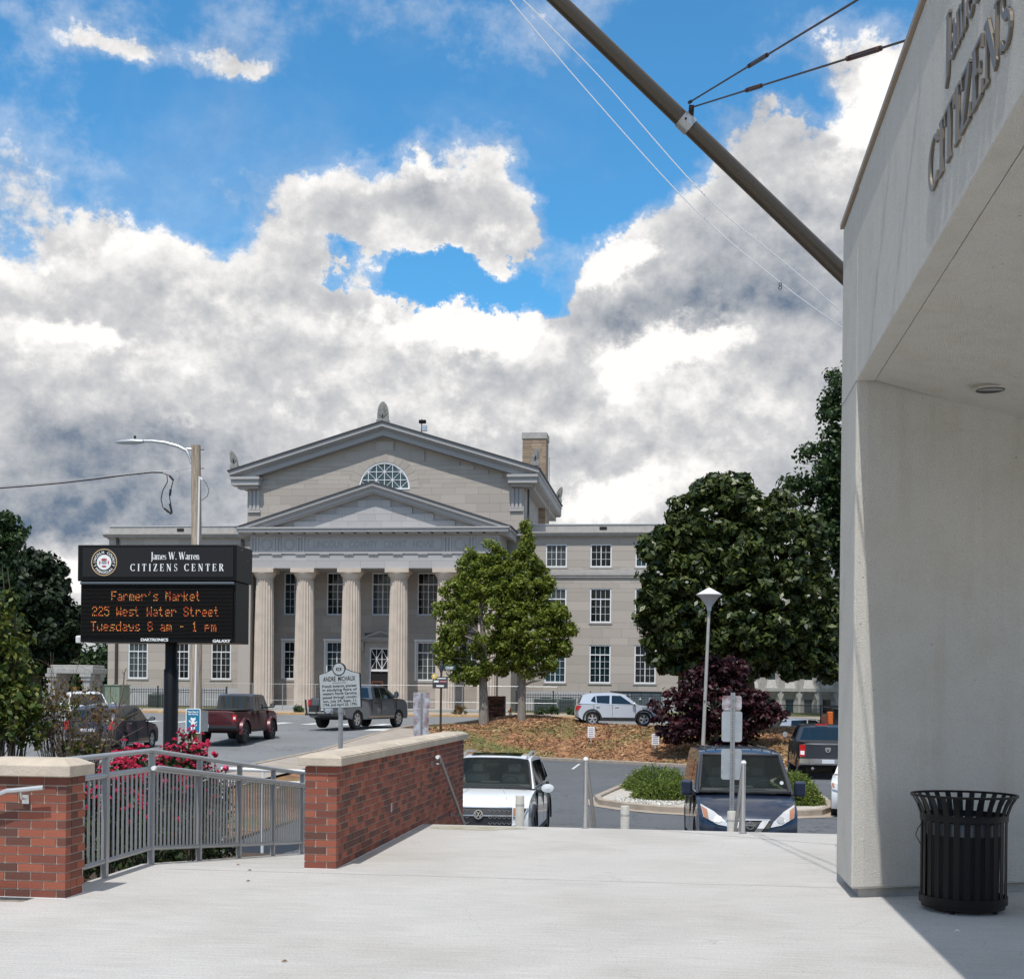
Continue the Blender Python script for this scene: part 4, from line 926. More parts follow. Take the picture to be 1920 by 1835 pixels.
F57 = {'F': "1F 10 10 1E 10 10 10", 'a': "00 00 0E 01 0F 11 0F", 'r': "00 00 16 19 10 10 10", 'm': "00 00 1A 15 15 15 15", 'e': "00 00 0E 11 1F 10 0E", "'": "04 04 08 00 00 00 00", 's': "00 00 0F 10 0E 01 1E",
       'M': "11 1B 15 15 11 11 11", 'k': "10 10 12 14 18 14 12", 't': "08 08 1C 08 08 08 06", '2': "0E 11 01 06 08 10 1F", '5': "1F 10 1E 01 01 11 0E", 'W': "11 11 11 15 15 1B 11", 'S': "0E 11 10 0E 01 11 0E",
       'T': "1F 04 04 04 04 04 04", 'u': "00 00 11 11 11 13 0D", 'd': "01 01 0F 11 11 11 0F", 'y': "00 00 11 11 0F 01 0E", '8': "0E 11 11 0E 11 11 0E", '1': "04 0C 04 04 04 04 0E", 'p': "00 00 1E 11 1E 10 10", '-': "00 00 00 0E 00 00 00", ' ': "00 00 00 00 00 00 00"}
rng = random.Random(3)
def led(cols): 
    mt = bpy.data.materials.new('amber_led'); mt.use_nodes = True; nt = mt.node_tree; bb = nt.nodes['Principled BSDF']; bb.inputs['Base Color'].default_value = (.05, .02, .01, 1)
    g_ = nt.nodes.new('ShaderNodeNewGeometry'); cr = nt.nodes.new('ShaderNodeValToRGB'); e = cr.color_ramp.elements; e[0].color = (.10, .008, .004, 1); e[1].color = (.75, .50, .12, 1); q = e.new(.35); q.color = (.60, .06, .015, 1); q = e.new(.65); q.color = (.70, .22, .04, 1)
    nt.links.new(g_.outputs['Random Per Island'], cr.inputs[0]); nt.links.new(cr.outputs[0], bb.inputs['Emission Color']); bb.inputs['Emission Strength'].default_value = 1.0; return mt
M['led'] = led(0)
for line, cx, cy, wpx in (("Farmer's Market", 292, 1119, 170), ("225 West Water Street", 291, 1148, 241), ("Tuesdays 8 am - 1 pm", 287, 1176, 238)):
    n = len(line); cw = wpx * px_m / n; dx = cw / 6.0; dz = 17.6 * px_m / 7; X0 = sx_(cx, cy) - wpx * px_m / 2; Z0 = sz_(cy) + 3.5 * dz; b = MB()
    for i, ch in enumerate(line):
        for r_, hx in enumerate(F57[ch].split()):
            v = int(hx, 16)
            for c_ in range(5):
                if v >> (4 - c_) & 1:
                    x = X0 + i * cw + c_ * dx; z = Z0 - r_ * dz; b.quad((x, YS + .034, z), (x + dx * .72, YS + .034, z), (x + dx * .72, YS + .034, z + dz * .66), (x, YS + .034, z + dz * .66))
    wb(b, 'lettering', M['led'], scr, recalc=False)
b, w = stroke_text('James W. Warren', .118, .0, .006, .86); k = 91 * px_m / w; remap(b, lambda x, y, z: (x * k, y, z)); wb(front(b, sx_(283), YS - .013, sz_(1049)), 'lettering', M['signwhite'], face)
b, w = stroke_text('CITIZENS CENTER', 13.0 * px_m, .34, .006, .82); k = 174 * px_m / w; remap(b, lambda x, y, z: (x * k, y, z)); wb(front(b, sx_(245), YS - .013, sz_(1070.5)), 'lettering', M['signwhite'], face)
SXc, SZc = sx_(195.5), sz_(1054); rr = 24.5 * px_m
wb(front(ringmb(0, 0, rr * .93, rr, .008), SXc, YS - .013, SZc), 'seal_ring', M['tan'], face)
wb(front(discmb(0, 0, rr * .56, .006), SXc, YS - .013, SZc), 'seal_centre', M['signwhite'], face)
b = MB()
for s_, a0, a1, flip in (('LINCOLN COUNTY', 205, -25, 0), ('NORTH CAROLINA', 218, 322, 1)):
    for i, ch in enumerate(s_):
        if ch == ' ': continue
        a = R(a0 + (a1 - a0) * (i + .5) / len(s_)); r = rr * (.65 if not flip else .84); tm = text_mb(ch, rr * .19, .005, bold=.02); rot = a - math.pi / 2 if not flip else a + math.pi / 2
        remap(tm, lambda x, y, z: (r * math.cos(a) + x * math.cos(rot) - y * math.sin(rot), r * math.sin(a) + x * math.sin(rot) + y * math.cos(rot), z)); join(b, tm)
wb(front(b, SXc, YS - .013, SZc), 'lettering', M['signwhite'], face)
b = MB()
for (x, y, w, h) in ((0, .20, .46, .18), (0, -.30, .38, .14), (-.33, -.02, .10, .3), (.33, -.02, .10, .3)):
    b.prism([(x * rr + w / 2 * rr * math.cos(t), y * rr + h / 2 * rr * math.sin(t)) for t in [2 * math.pi * i / 14 for i in range(14)]], 'z', .0065, .008)
wb(front(b, SXc, YS - .013, SZc), 'seal_print', M['redpaint'], face)
b = MB()
for y in (.05, -.03, -.11): b.prism([(-.2 * rr, y * rr), (.2 * rr, y * rr), (.2 * rr, (y + .035) * rr), (-.2 * rr, (y + .035) * rr)], 'z', .0065, .0085)
wb(front(b, SXc, YS - .013, SZc), 'seal_print', M['bluedark'], face)
wb(front(text_mb('DAKTRONICS', 5.2 * px_m, .02, 51 * px_m, bold=.03), sx_(289.5), YS + .040, sz_(1201.5)), 'lettering', M['signwhite'], sg)
wb(front(text_mb('GALAXY', 5.2 * px_m, .02, 33 * px_m, bold=.03), sx_(415.5), YS + .040, sz_(1203)), 'lettering', M['signwhite'], sg)
p = Vector((sx_(305), YS + .4, 0)); b = MB(); b.lathe([(.118, Hs(p.x, p.y) - .2), (.118, sz_(1255)), (.10, sz_(1252)), (.10, zb_ + .02)], (p.x, p.y, 0), 28); wb(b, 'post', M['black'], sg, smooth=True)
p = Vector((sx_(135), YS + .3, sz_(1197))); b = MB(); b.lathe([(.05, -.07), (.062, -.06), (.065, .03), (.05, .05), (0, .055)], p, 16); wb(b, 'sensor', M['pipe_white'], sg, smooth=True)
b = MB(); b.tube([p + Vector((.04, 0, .02)), p + Vector((.09, 0, .02)), p + Vector((.09, 0, .10))], .012, 6); wb(b, 'sensor_arm', M['pipe_white'], sg)
for dx, dz in ((.25, .52), (.55, .38)):
    b = MB(); b.lathe([(.008, 0), (.008, .006)], (x1, YS + dx, zm + dz), 8, 'x')
    wb(b, 'bolt', M['gmetal'], sg)

# ---------------------------------------------------------------- timber utility pole with street lamp, wires and signs
YU = onD(367, 1100, 35).y
def U(px, py, dy=0): return onY(px, py, YU + dy)
pt, pbm = U(367.5, 835), U(366, 1400); zb = Hs(pbm.x, YU)
up = thing('utility_pole', 'weathered round timber utility pole behind the message sign', 'utility pole', (pbm.x, YU, zb))
b = MB(); b.tube([(pbm.x, YU, zb - .1), (pbm.x, YU, pt.z * .5), (pt.x, YU, pt.z)], [.165, .145, .118], 20); wb(b, 'shaft', M['pole_wood'], up, smooth=True)
b = MB(); a_ = U(374, 893, -.12); b.tube([U(379, 900, -.12), U(376, 896, -.12), a_, (a_.x - .02, a_.y - .02, pt.z * .5), (a_.x - .05, a_.y - .05, zb)], .026, 10); wb(b, 'conduit', M['pipe_white'], up, smooth=True)
b = MB(); b.tube([U(376, 895, -.12), U(386, 905, -.12), U(392, 918, -.12), U(389, 930, -.12), U(378, 938, -.12)], .008, 6); wb(b, 'cable_loop', M['cable'], up)
for y in (843, 878):
    b = MB(); b.tube([U(374, y), U(383, y)], .012, 6)
    wb(b, 'bolt', M['cable'], up)
sl = thing('street_lamp', 'grey cobra-head street lamp on a curved arm at the top of the timber pole', 'street lamp', U(358, 850), 0)
b = MB(); b.tube([U(359, 869), U(356, 858), U(350, 845), U(335, 837), U(310, 830), U(285, 827), U(268, 827)], [.035, .04, .045, .045, .045, .042, .04], 12); b.tube([U(360, 842), U(350, 841)], .03, 8); wb(b, 'arm', M['alu'], sl, smooth=True)
b = MB(); h0, h1 = U(216, 830), U(270, 827); b.tube([h0, h0.lerp(h1, .2), h0.lerp(h1, .65), h1], [.02, .075, .105, .06], 14); 
zc = (h0.z + h1.z) / 2; b.v = [(x, y * 1.0 + (y - YU) * .6, zc + (z - zc) * .72) for x, y, z in b.v]; wb(b, 'lamp_head', M['signback'], sl, smooth=True)
b = MB(); p = U(253, 820); b.lathe([(.03, -.03), (.035, .04), (.0, .05)], p, 10); wb(b, 'photocell', M['trim'], sl)
sv = thing('overhead_cable', 'twisted black service cable sagging from the timber pole to the left', 'cable', U(358, 878))
b = MB(); pts = [(-60, 918), (0, 915), (60, 910.5), (120, 905), (180, 898), (240, 890), (285, 885.5), (305, 886)]
b.tube([U(*p, 0) for p in pts], .018, 8); wb(b, 'cable', M['cable'], sv, smooth=True)
b = MB(); b.tube([U(-60, 914), U(60, 907), U(180, 895.5), U(285, 884), U(330, 882.5), U(358, 877)], .008, 6); wb(b, 'messenger_wire', M['gmetal'], sv)
b = MB(); b.tube([U(303, 886), U(313, 890), U(314, 903), U(305, 920), (U(302, 935)), U(305, 950), U(313, 959), U(322, 964)], .013, 6); b.tube([U(303, 886), U(316, 890), U(325, 900), U(321, 915), U(318, 932), U(321, 950), U(323, 962)], .013, 6); wb(b, 'drip_loop', M['cable'], sv)
b = MB(); b.tube([U(318, 892), U(325, 900)], .03, 8); b.tube([U(320, 917), U(318.5, 929)], .032, 8); b.tube([U(318.5, 944), U(322, 960)], .03, 8); b.tube([U(308, 953), U(321, 963)], .028, 8); wb(b, 'splice', M['blackmat'], sv)
b = MB(); b.tube([U(333, 882), U(338, 892), U(335, 905), U(342, 918), U(347, 932)], .007, 5); wb(b, 'ground_wire', M['gmetal'], sv)
# blue notice on the pole
ya = YU - .19
a_, c_ = onY(348, 1374, ya), onY(376, 1328, ya)
bs = thing('blue_notice', 'small blue notice with white dog figure fixed to the timber pole', 'sign', ((a_.x + c_.x) / 2, ya, a_.z)); cxs = (a_.x + c_.x) / 2; czs = (a_.z + c_.z) / 2; ww = (c_.x - a_.x); hh = c_.z - a_.z
wb(rplate(a_.x, c_.x, a_.z, c_.z, ya, ya + .01, .03), 'white_border', M['signwhite'], bs)
wb(rplate(a_.x + .022, c_.x - .022, a_.z + .022, c_.z - .022, ya - .003, ya - .0005, .02), 'panel', M['bluesign'], bs)
b = join(front(text_mb('Please Clean Up', .045, .002, ww * .74, bold=.03), cxs, ya - .003, c_.z - .105), front(text_mb('After Your Dog', .045, .002, ww * .66, bold=.03), cxs, ya - .003, c_.z - .165)); wb(b, 'lettering', M['signwhite'], bs)
b = MB()
def ell(b, x, z, rx, rz_, rot=0, k=0):
    b.prism([(cxs + x + rx * math.cos(t) * math.cos(rot) - rz_ * math.sin(t) * math.sin(rot), czs + z + rx * math.cos(t) * math.sin(rot) + rz_ * math.sin(t) * math.cos(rot)) for t in [2 * math.pi * i / 12 for i in range(12)]], 'y', ya - .0065 - k * .0004, ya - .0035)
for i, e in enumerate(((0, -.08, .055, .085), (0, .035, .062, .042), (-.05, .06, .018, .035), (.055, .06, .018, .035), (-.075, -.02, .055, .016, -.7), (.075, -.04, .05, .016, .5), (-.035, -.19, .02, .06, .15), (.04, -.19, .02, .06, -.2), (-.055, -.245, .035, .013), (.065, -.245, .035, .013), (.085, -.12, .045, .011, .9))): ell(b, *e[:4], e[4] if len(e) > 4 else 0, i)
wb(b, 'dog_figure', M['signwhite'], bs)
gs = thing('grey_sign', 'grey sign seen nearly edge-on at the right of the timber pole', 'sign', onY(381, 1371, YU))
p, q = onY(379, 1371, YU - .05), onY(384, 1333, YU - .05); b = MB(); b.bar(((p.x + q.x) / 2, YU - .25, (p.z + q.z) / 2), ((p.x + q.x) / 2 + .03, YU + .2, (p.z + q.z) / 2), .012, q.z - p.z); wb(b, 'plate', M['signback'], gs)
b = MB(); b.bar(((p.x + q.x) / 2 - .18, YU, (p.z + q.z) / 2), ((p.x + q.x) / 2, YU, (p.z + q.z) / 2), .03, .02); wb(b, 'bracket', M['gmetal'], gs)

# ---------------------------------------------------------------- historical marker
YM = onD(638, 1320, 32).y
mk = onY(639, 1326, YM); zb = Hs(mk.x, YM)
hm = thing('historical_marker', 'silver cast historical marker with black text and round emblem on a grey post', 'sign', (mk.x, YM, zb)); kpx = 32.0 / FOC
def mrk(u, v):  # sign pixels relative to the plate's middle bottom, tilted 3 degrees
    a = R(3.0); u *= kpx; v *= kpx; return (mk.x + u * math.cos(a) - v * math.sin(a), mk.z + u * math.sin(a) + v * math.cos(a))
top = [(-38, 0), (38.5, 0), (38.5, 62), (24, 66), (13, 71), (9, 68), (-9, 68), (-13, 71), (-24, 66), (-38, 62)]
out = [(u * 1.05, v * 1.03 - 1) for u, v in top]
b = MB(); b.prism([mrk(u, v) for u, v in out], 'y', YM - .035, YM + .035); wb(b, 'frame', M['signblack'], hm, bevel=.008)
b = MB(); b.prism([mrk(u, v) for u, v in top], 'y', YM - .042, YM - .0355); pn = wb(b, 'panel', M['silver_sign'], hm)
c0 = mrk(0, 72); b = MB(); b.lathe([(12.5 * kpx, -.045), (12.5 * kpx, .04)], (c0[0], YM, c0[1]), 28, 'y'); em = wb(b, 'emblem', M['signblack'], hm)
b = MB(); b.lathe([(10.6 * kpx, -.052), (10.6 * kpx, -.046)], (c0[0], YM, c0[1]), 28, 'y'); wb(b, 'emblem_face', M['silver_sign'], em)
b = MB()
for (x, z, w, h) in ((-.05, .0, .03, .06), (.05, .0, .03, .06), (0, .03, .07, .012), (0, -.035, .08, .012), (0, 0, .012, .05)): b.box(c0[0] + x - w / 2, c0[0] + x + w / 2, YM - .055, YM - .0525, c0[1] + z - h / 2, c0[1] + z + h / 2)
wb(b, 'emblem_relief', M['signblack'], em)
lines = [('ANDR\u00c9  MICHAUX', 50, 9.2, 62), ('French botanist, pioneer', 38.5, 5.2, 66), ('in studying flora of', 31.5, 5.2, 66), ('western North Carolina,', 24.5, 5.2, 66), ('passed through Lincoln-', 17.5, 5.2, 66), ('ton, July 24, Sept. 11,', 10.5, 5.2, 66), ('1794, and April 23, 1795.', 3.5, 5.2, 66)]
for s_, v, h, w in lines:
    tm = text_mb(s_, h * kpx * .95, .004, w * kpx, bold=.012); c0 = mrk(0, v); a = R(3.0)
    wb(front(tm, c0[0], YM - .0425, c0[1], a), 'lettering', M['signblack'], pn)
b = MB(); p, q = mrk(-13, 46.6), mrk(13, 46.6); b.bar((p[0], YM - .044, p[1]), (q[0], YM - .044, q[1]), .004, .008); wb(b, 'rule', M['signblack'], pn)
b = MB(); b.tube([(mk.x - .0, YM, mk.z + .02), (mk.x + .01, YM, zb - .1)], .056, 16); b.tube([(mk.x, YM, mk.z - .12), (mk.x, YM, mk.z + .0)], .07, 16); wb(b, 'post', M['gmetal'], hm, smooth=True)

# ---------------------------------------------------------------- stained road-sign backs beside the wall
YB = onD(790, 1350, 30).y; p = onY(790, 1390, YB); zb = Hs(p.x, YB)
rs = thing('road_sign', 'pair of rust-stained road sign backs on a perforated post behind the brick wall', 'road sign', (p.x, YB, zb))
ztop = onY(790, 1299, YB).z; b = MB(); b.box(p.x - .028, p.x + .028, YB - .01, YB, zb - .1, ztop + .01); wb(b, 'post', M['gmetal'], rs)
b = MB(); z = ztop - .04
while z > zb + .4: b.lathe([(.009, -.0135), (.009, -.0105)], (p.x, YB, z), 6, 'y'); z -= .05
wb(b, 'hole', M['dark'], rs)
for (x0_, y0_, x1_, y1_) in ((774.5, 1298, 806, 1328), (775, 1329, 804, 1380)):
    a_, c_ = onY(x0_, y1_, YB), onY(x1_, y0_, YB); wb(rplate(a_.x, c_.x, a_.z, c_.z, YB + .002, YB + .006, .03), 'sign_back', M['stained'], rs)

# street-name post
YN = onD(826, 1300, 60).y; p = onY(826, 1358, YN); zb = Hs(p.x, YN)
sn_ = thing('street_name_post', 'dark ornamental post with green street-name blade and black parking notice by the bank', 'sign post', (p.x, YN, zb))
def NP(px, py): return onY(px, py, YN)
b = MB(); b.tube([(p.x, YN, zb), NP(827, 1300), NP(827.5, 1258)], .05, 10); wb(b, 'post', M['bronze'], sn_, smooth=True)
q = NP(827.5, 1250); b = MB(); b.lathe([(.05, -.25), (.10, -.12), (.10, .1), (.05, .14), (.06, .2), (.03, .26), (0, .3)], q, 10); wb(b, 'finial', M['roof_dark'], sn_, smooth=True)
a_, c_ = NP(832, 1256), NP(854, 1247); b = MB(); b.box(a_.x, c_.x, YN - .02, YN + .02, a_.z, c_.z); bl = wb(b, 'name_blade', mat('dark_green_blade', (.02, .06, .05), .5), sn_)
wb(front(text_mb('COURT', .12, .004, .36, bold=.03), (a_.x + c_.x) / 2, YN - .021, a_.z + .05), 'lettering', M['signwhite'], bl)
a_, c_ = NP(811.5, 1290), NP(840, 1268.5); b = MB(); b.box(a_.x, c_.x, YN - .07, YN - .05, a_.z, c_.z); bl = wb(b, 'notice_board', M['roof_dark'], sn_)
b = MB()
for (u0, u1, v0, v1) in ((.30, .88, .82, .90), (.08, .40, .52, .68), (.25, .75, .14, .28)): b.box(a_.x + (c_.x - a_.x) * u0, a_.x + (c_.x - a_.x) * u1, YN - .075, YN - .071, a_.z + (c_.z - a_.z) * v0, a_.z + (c_.z - a_.z) * v1)
wb(b, 'white_print', M['signwhite'], bl)
b = MB(); b.box(a_.x + (c_.x - a_.x) * .46, a_.x + (c_.x - a_.x) * .93, YN - .075, YN - .071, a_.z + (c_.z - a_.z) * .54, a_.z + (c_.z - a_.z) * .66); wb(b, 'red_print', mat('pale_red_print', (.5, .2, .2), .6), bl)
q = NP(815, 1267.5); b = MB(); b.lathe([(.13, -.09), (.13, -.076)], (q.x, YN, q.z), 20, 'y'); d_ = wb(b, 'parking_disc', mat('yellow_disc', (.62, .45, .10), .5), sn_)
wb(front(text_mb('P', .13, .004, .08, bold=.03), q.x, YN - .091, q.z - .065), 'lettering', M['signwhite'], d_)
# two small white notices on the bank
for px, y0_, y1_, yb_, w, D, lab in ((1108.5, 1362, 1382, 1408, 13, 62.5, 'small white notice on a short post at the left of the mulch bank'), (1229, 1375, 1396, 1414, 14, 59.5, 'small white notice on a short post nearer the purple maple')):
    Yq = onD(px, 1390, D).y; c_ = onY(px, y0_, Yq); a_ = onY(px, y1_, Yq); zz = Hs(c_.x, Yq); t = thing('parking_notice', lab, 'sign', (c_.x, Yq, zz), 0, 'small white notices on the bank')
    wd = w * D / FOC; b = MB(); b.box(c_.x - .035, c_.x + .035, Yq, Yq + .05, zz - .05, c_.z - .05); wb(b, 'post', M['concrete'], t)
    b = MB(); b.box(c_.x - wd / 2, c_.x + wd / 2, Yq - .012, Yq - .001, a_.z, c_.z); pl_ = wb(b, 'plate', M['signwhite'], t)
    b = MB()
    for k in range(5): b.box(c_.x - wd * .36, c_.x + wd * .36, Yq - .016, Yq - .0125, a_.z + (c_.z - a_.z) * (.12 + .17 * k), a_.z + (c_.z - a_.z) * (.18 + .17 * k))
    wb(b, 'print_rows', mat('purple_print', (.22, .16, .26), .6), pl_)
# lamp standard in the maple
p0, p1 = onZ(1318, 1404, 0), 0
DL = 56.5; a_ = onD(1318, 1402, DL); c_ = onD(1329.5, 1143, DL); zz = Hs(a_.x, a_.y); dirv = (c_ - a_)
base = a_ + dirv * ((zz - a_.z) / dirv.z)
lt = thing('lamp_standard', 'slightly leaning white lamp standard with a diamond-shaped shade above the purple maple', 'lamp post', base)
b = MB(); b.tube([base - dirv * .01, c_], [.085, .062], 14); wb(b, 'post', M['concrete'], lt, smooth=True)
b = MB(); b.lathe([(.09, -.05), (.11, .12), (.20, .26), (.40, .52), (.525, .60), (.53, .63)], c_, 24); wb(b, 'shade', mat('pale_lamp_shade', (.45, .46, .48), .4), lt, smooth=True)
b = MB(); b.lathe([(.545, .63), (.545, .655), (.12, .89), (.04, .93), (0, .94)], c_, 24); wb(b, 'cap', M['pipe_white'], lt, smooth=True)
# ---------------------------------------------------------------- courthouse
CC = -19.85                              # axis of symmetry
ch = thing('courthouse', 'large limestone courthouse with fluted columns, two stacked pediments and a lunette window', 'courthouse', (CC, 86, .3))
UB = MB().box(0, 1, 0, 1, 0, 1)
bmesh_cache = {k: UB.mesh('stone_block', M[k]) for k in ('stone', 'stone_grey')}
ub_box = UB
stone_jobs = []                          # (area, x0,x1,y0,y1,z0,z1, material)
def ashlar(x0, x1, z0, z1, Y, holes=(), material='stone', ch_=.61, bl=1.25, th=.19, clip=None, seed=0, axis='x'):
    """blocks on a wall facing -Y (front face at Y); clip(z)->(xmin,xmax)"""
    rg = random.Random(seed); zs = [z0]; z = z0
    while z + ch_ < z1 - .15: z += ch_; zs.append(z)
    zs.append(z1)
    for h in holes:
        for e in (h[2], h[3]):
            if z0 + .05 < e < z1 - .05:
                j = min(range(len(zs)), key=lambda i: abs(zs[i] - e))
                if abs(zs[j] - e) < .22 and 0 < j < len(zs) - 1: zs[j] = e
                elif abs(zs[j] - e) > .02: zs.append(e)
    zs = sorted(set(round(z, 3) for z in zs)); core = []
    for r, (a, b) in enumerate(zip(zs[:-1], zs[1:])):
        if b - a < .03: continue
        xa, xb = (x0, x1) if clip is None else clip(b)
        xa, xb = max(xa, x0), min(xb, x1)
        if xb - xa < .3: continue
        iv = [(xa, xb)]
        for h in holes:
            if h[2] < b - .02 and h[3] > a + .02:
                nv = []
                for p, q in iv:
                    if h[0] > p: nv.append((p, min(q, h[0])))
                    if h[1] < q: nv.append((max(p, h[1]), q))
                iv = [(p, q) for p, q in nv if q - p > .04]
        for p, q in iv:
            n = max(1, round((q - p) / bl)); wdt = (q - p) / n; cuts = [p]
            off = .5 * wdt if (r % 2 and n > 1) else 0
            k = p + (off or wdt)
            while k < q - .2: cuts.append(k + rg.uniform(-.12, .12) * (n > 2)); k += wdt
            cuts.append(q)
            for c0, c1 in zip(cuts[:-1], cuts[1:]):
                stone_jobs.append(((c1 - c0) * (b - a), c0 + .004, c1 - .004, Y + rg.uniform(0, .006), Y + th, a + .004, b - .004, material))
def both(x0, x1): return [(x0, x1), (2 * CC - x1, 2 * CC - x0)]
YP, YW, YG, YK = 86.0, 90.0, 89.0, 88.9    # portico front, wing front, gable front, wall behind the columns
# window: frame + muntins, pane as sub-part
def window(cx, z0, z1, Y, w=1.43, cols=4, transom=None, rows=None, rec=.10, name='window'):
    f = MB(); fw = .08; x0, x1 = cx - w / 2, cx + w / 2
    f.box(x0, x0 + fw, Y + rec - .05, Y + rec + .08, z0, z1); f.box(x1 - fw, x1, Y + rec - .05, Y + rec + .08, z0, z1)
    f.box(x0 + fw, x1 - fw, Y + rec - .05, Y + rec + .08, z0, z0 + fw); f.box(x0 + fw, x1 - fw, Y + rec - .05, Y + rec + .08, z1 - fw, z1)
    ix0, ix1, iz0, iz1 = x0 + fw, x1 - fw, z0 + fw, z1 - fw; zt = iz1
    if transom:
        zt = iz0 + (iz1 - iz0) * transom; f.box(ix0, ix1, Y + rec - .045, Y + rec + .06, zt - .035, zt + .035)
    f.box(cx - .028, cx + .028, Y + rec - .043, Y + rec + .06, iz0, (zt - .035) if transom else iz1)
    for i in range(1, cols):
        x = ix0 + (ix1 - ix0) * i / cols
        if i * 2 == cols:
            if transom: f.box(x - .010, x + .010, Y + rec, Y + rec + .03, zt + .035, iz1)
            continue
        f.box(x - .010, x + .010, Y + rec, Y + rec + .03, iz0, iz1)
    for j in range(1, rows):
        z = iz0 + (zt - iz0) * j / rows; f.box(ix0, ix1, Y + rec + .002, Y + rec + .032, z - .010, z + .010)
    o = wb(f, name, M['white'], ch)
    g = MB(); g.box(ix0, ix1, Y + rec + .035, Y + rec + .045, iz0, iz1); wb(g, 'pane', M['glass'], o)
    return (x0, x1, z0, z1)
# --- wings
hl = []
for c in (-8.13, -5.1, -2.07): hl += [c, 2 * CC - c]
WX0, WX1 = -39.85, .15
cw = MB(); cw.box(WX0 + .1, WX1 - .1, YW + .20, 106, .2, 12.3); wb(cw, 'wall_core', M['stone_trim'], ch)
hs = []
for c in hl:
    hs.append(window(c, 2.32, 4.88, YW, transom=.76, rows=4)); hs.append(window(c, 6.40, 8.70, YW, transom=.70, rows=3)); hs.append(window(c, 10.14, 11.69, YW, rows=3))
for (a, b) in both(WX0, -29.4): ashlar(a, b, 1.72, 9.36, YW, hs, seed=int(a * 3)); ashlar(a, b, 10.0, 12.12, YW, hs, seed=int(a * 5) + 1)
for (a, c) in both(WX0, -29.3):
    b = MB()
    b.box(a - .06, c, YW - .06, YW + .14, .2, 1.60); b.box(a - .03, c, YW - .03, YW + .14, 1.602, 1.715)
    wb(b, 'base_course', M['stone_base'], ch)
for (a, c) in both(WX0, -29.3):
    b = MB()
    b.box(a, c, YW + .03, YW + .14, 9.362, 9.42); b.box(a - .10, c, YW - .10, YW + .14, 9.42, 9.58); b.box(a - .16, c, YW - .16, YW + .14, 9.582, 9.80); b.box(a - .05, c, YW - .05, YW + .14, 9.802, 9.995)
    wb(b, 'belt_course', M['stone_trim'], ch)
for (a, c) in both(WX0, -29.3):
    b = MB()
    b.box(a - .08, c, YW - .08, 105.9, 12.122, 12.24); b.box(a - .30, c, YW - .30, 106, 12.242, 12.40); b.box(a - .42, c, YW - .42, 106.1, 12.402, 12.50)
    wb(b, 'cornice', M['stone_trim'], ch)
for (a, c) in both(WX0, -29.3):
    b = MB(); b.box(a + .02, c, YW + .05, YW + .4, 12.502, 13.0); b.box(a + .02, a + .4, YW + .4, 105.9, 12.502, 13.0)
    wb(b, 'parapet', M['stone_trim'], ch)
for (a, c) in both(WX0, -29.3):
    b = MB(); b.box(a - .03, c, YW, YW + .45, 13.002, 13.06)
    wb(b, 'coping', mat('pale_metal_coping', (.55, .56, .58), .5, metal=.2), ch)
for px in (338, 1131):
    q = onY(px, 991, YW); b = MB(); b.box(q.x - .25, q.x + .25, YW + .02, YW + .049, 12.66, 12.86)
    wb(b, 'scupper', M['dark'], ch)
for px, zl, zh in ((219, 1.75, 12.2), (453, 1.75, 12.2)):
    q = onY(px, 1240, YW); b = MB(); b.box(q.x - .09, q.x + .09, YW - .14, YW - .02, .3 if px > 300 else zl, zh); wb(b, 'downpipe', mat('brown_downpipe', (.045, .03, .028), .5), ch)
# window sills and blind panels
for c in hl:
    for z in (2.32, 6.40, 10.14):
        b = MB(); b.box(c - .80, c + .80, YW - .05, YW + .10, z - .10, z - .005)
        wb(b, 'sill', M['stone_trim'], ch)
# --- wall behind the columns
hs = []
bays = [CC, CC + 3.15, CC - 3.15, CC + 6.15, CC - 6.15]
for c in bays: hs.append(window(c, 6.78, 9.66, YK, w=1.5, transom=.74, rows=4))
for c in bays[1:]: hs.append(window(c, 2.36, 4.96, YK, w=1.5, transom=.74, rows=4))
hs.append((CC - 1.2, CC + 1.2, .3, 5.55))
cw = MB(); cw.box(-28.3, -11.4, YK + .20, YK + 1.5, .2, 10.2); wb(cw, 'portico_wall', M['stone_trim'], ch)
ashlar(-28.3, -11.4, .5, 9.95, YK, hs, seed=9)
for c in bays: b = MB(); b.box(c - .86, c + .86, YK - .06, YK + .10, 6.64, 6.775); wb(b, 'sill', M['stone_trim'], ch)
for c in bays[1:]: b = MB(); b.box(c - .84, c + .84, YK - .05, YK + .10, 2.22, 2.355); wb(b, 'sill', M['stone_trim'], ch)
for c in bays[1:]:
    b = MB(); b.box(c - .92, c + .92, YK - .12, YK + .06, 5.0, 5.14); b.box(c - .88, c - .762, YK - .06, YK + .05, 2.36, 4.995); b.box(c + .762, c + .88, YK - .06, YK + .05, 2.36, 4.995); wb(b, 'window_surround', M['white'], ch)
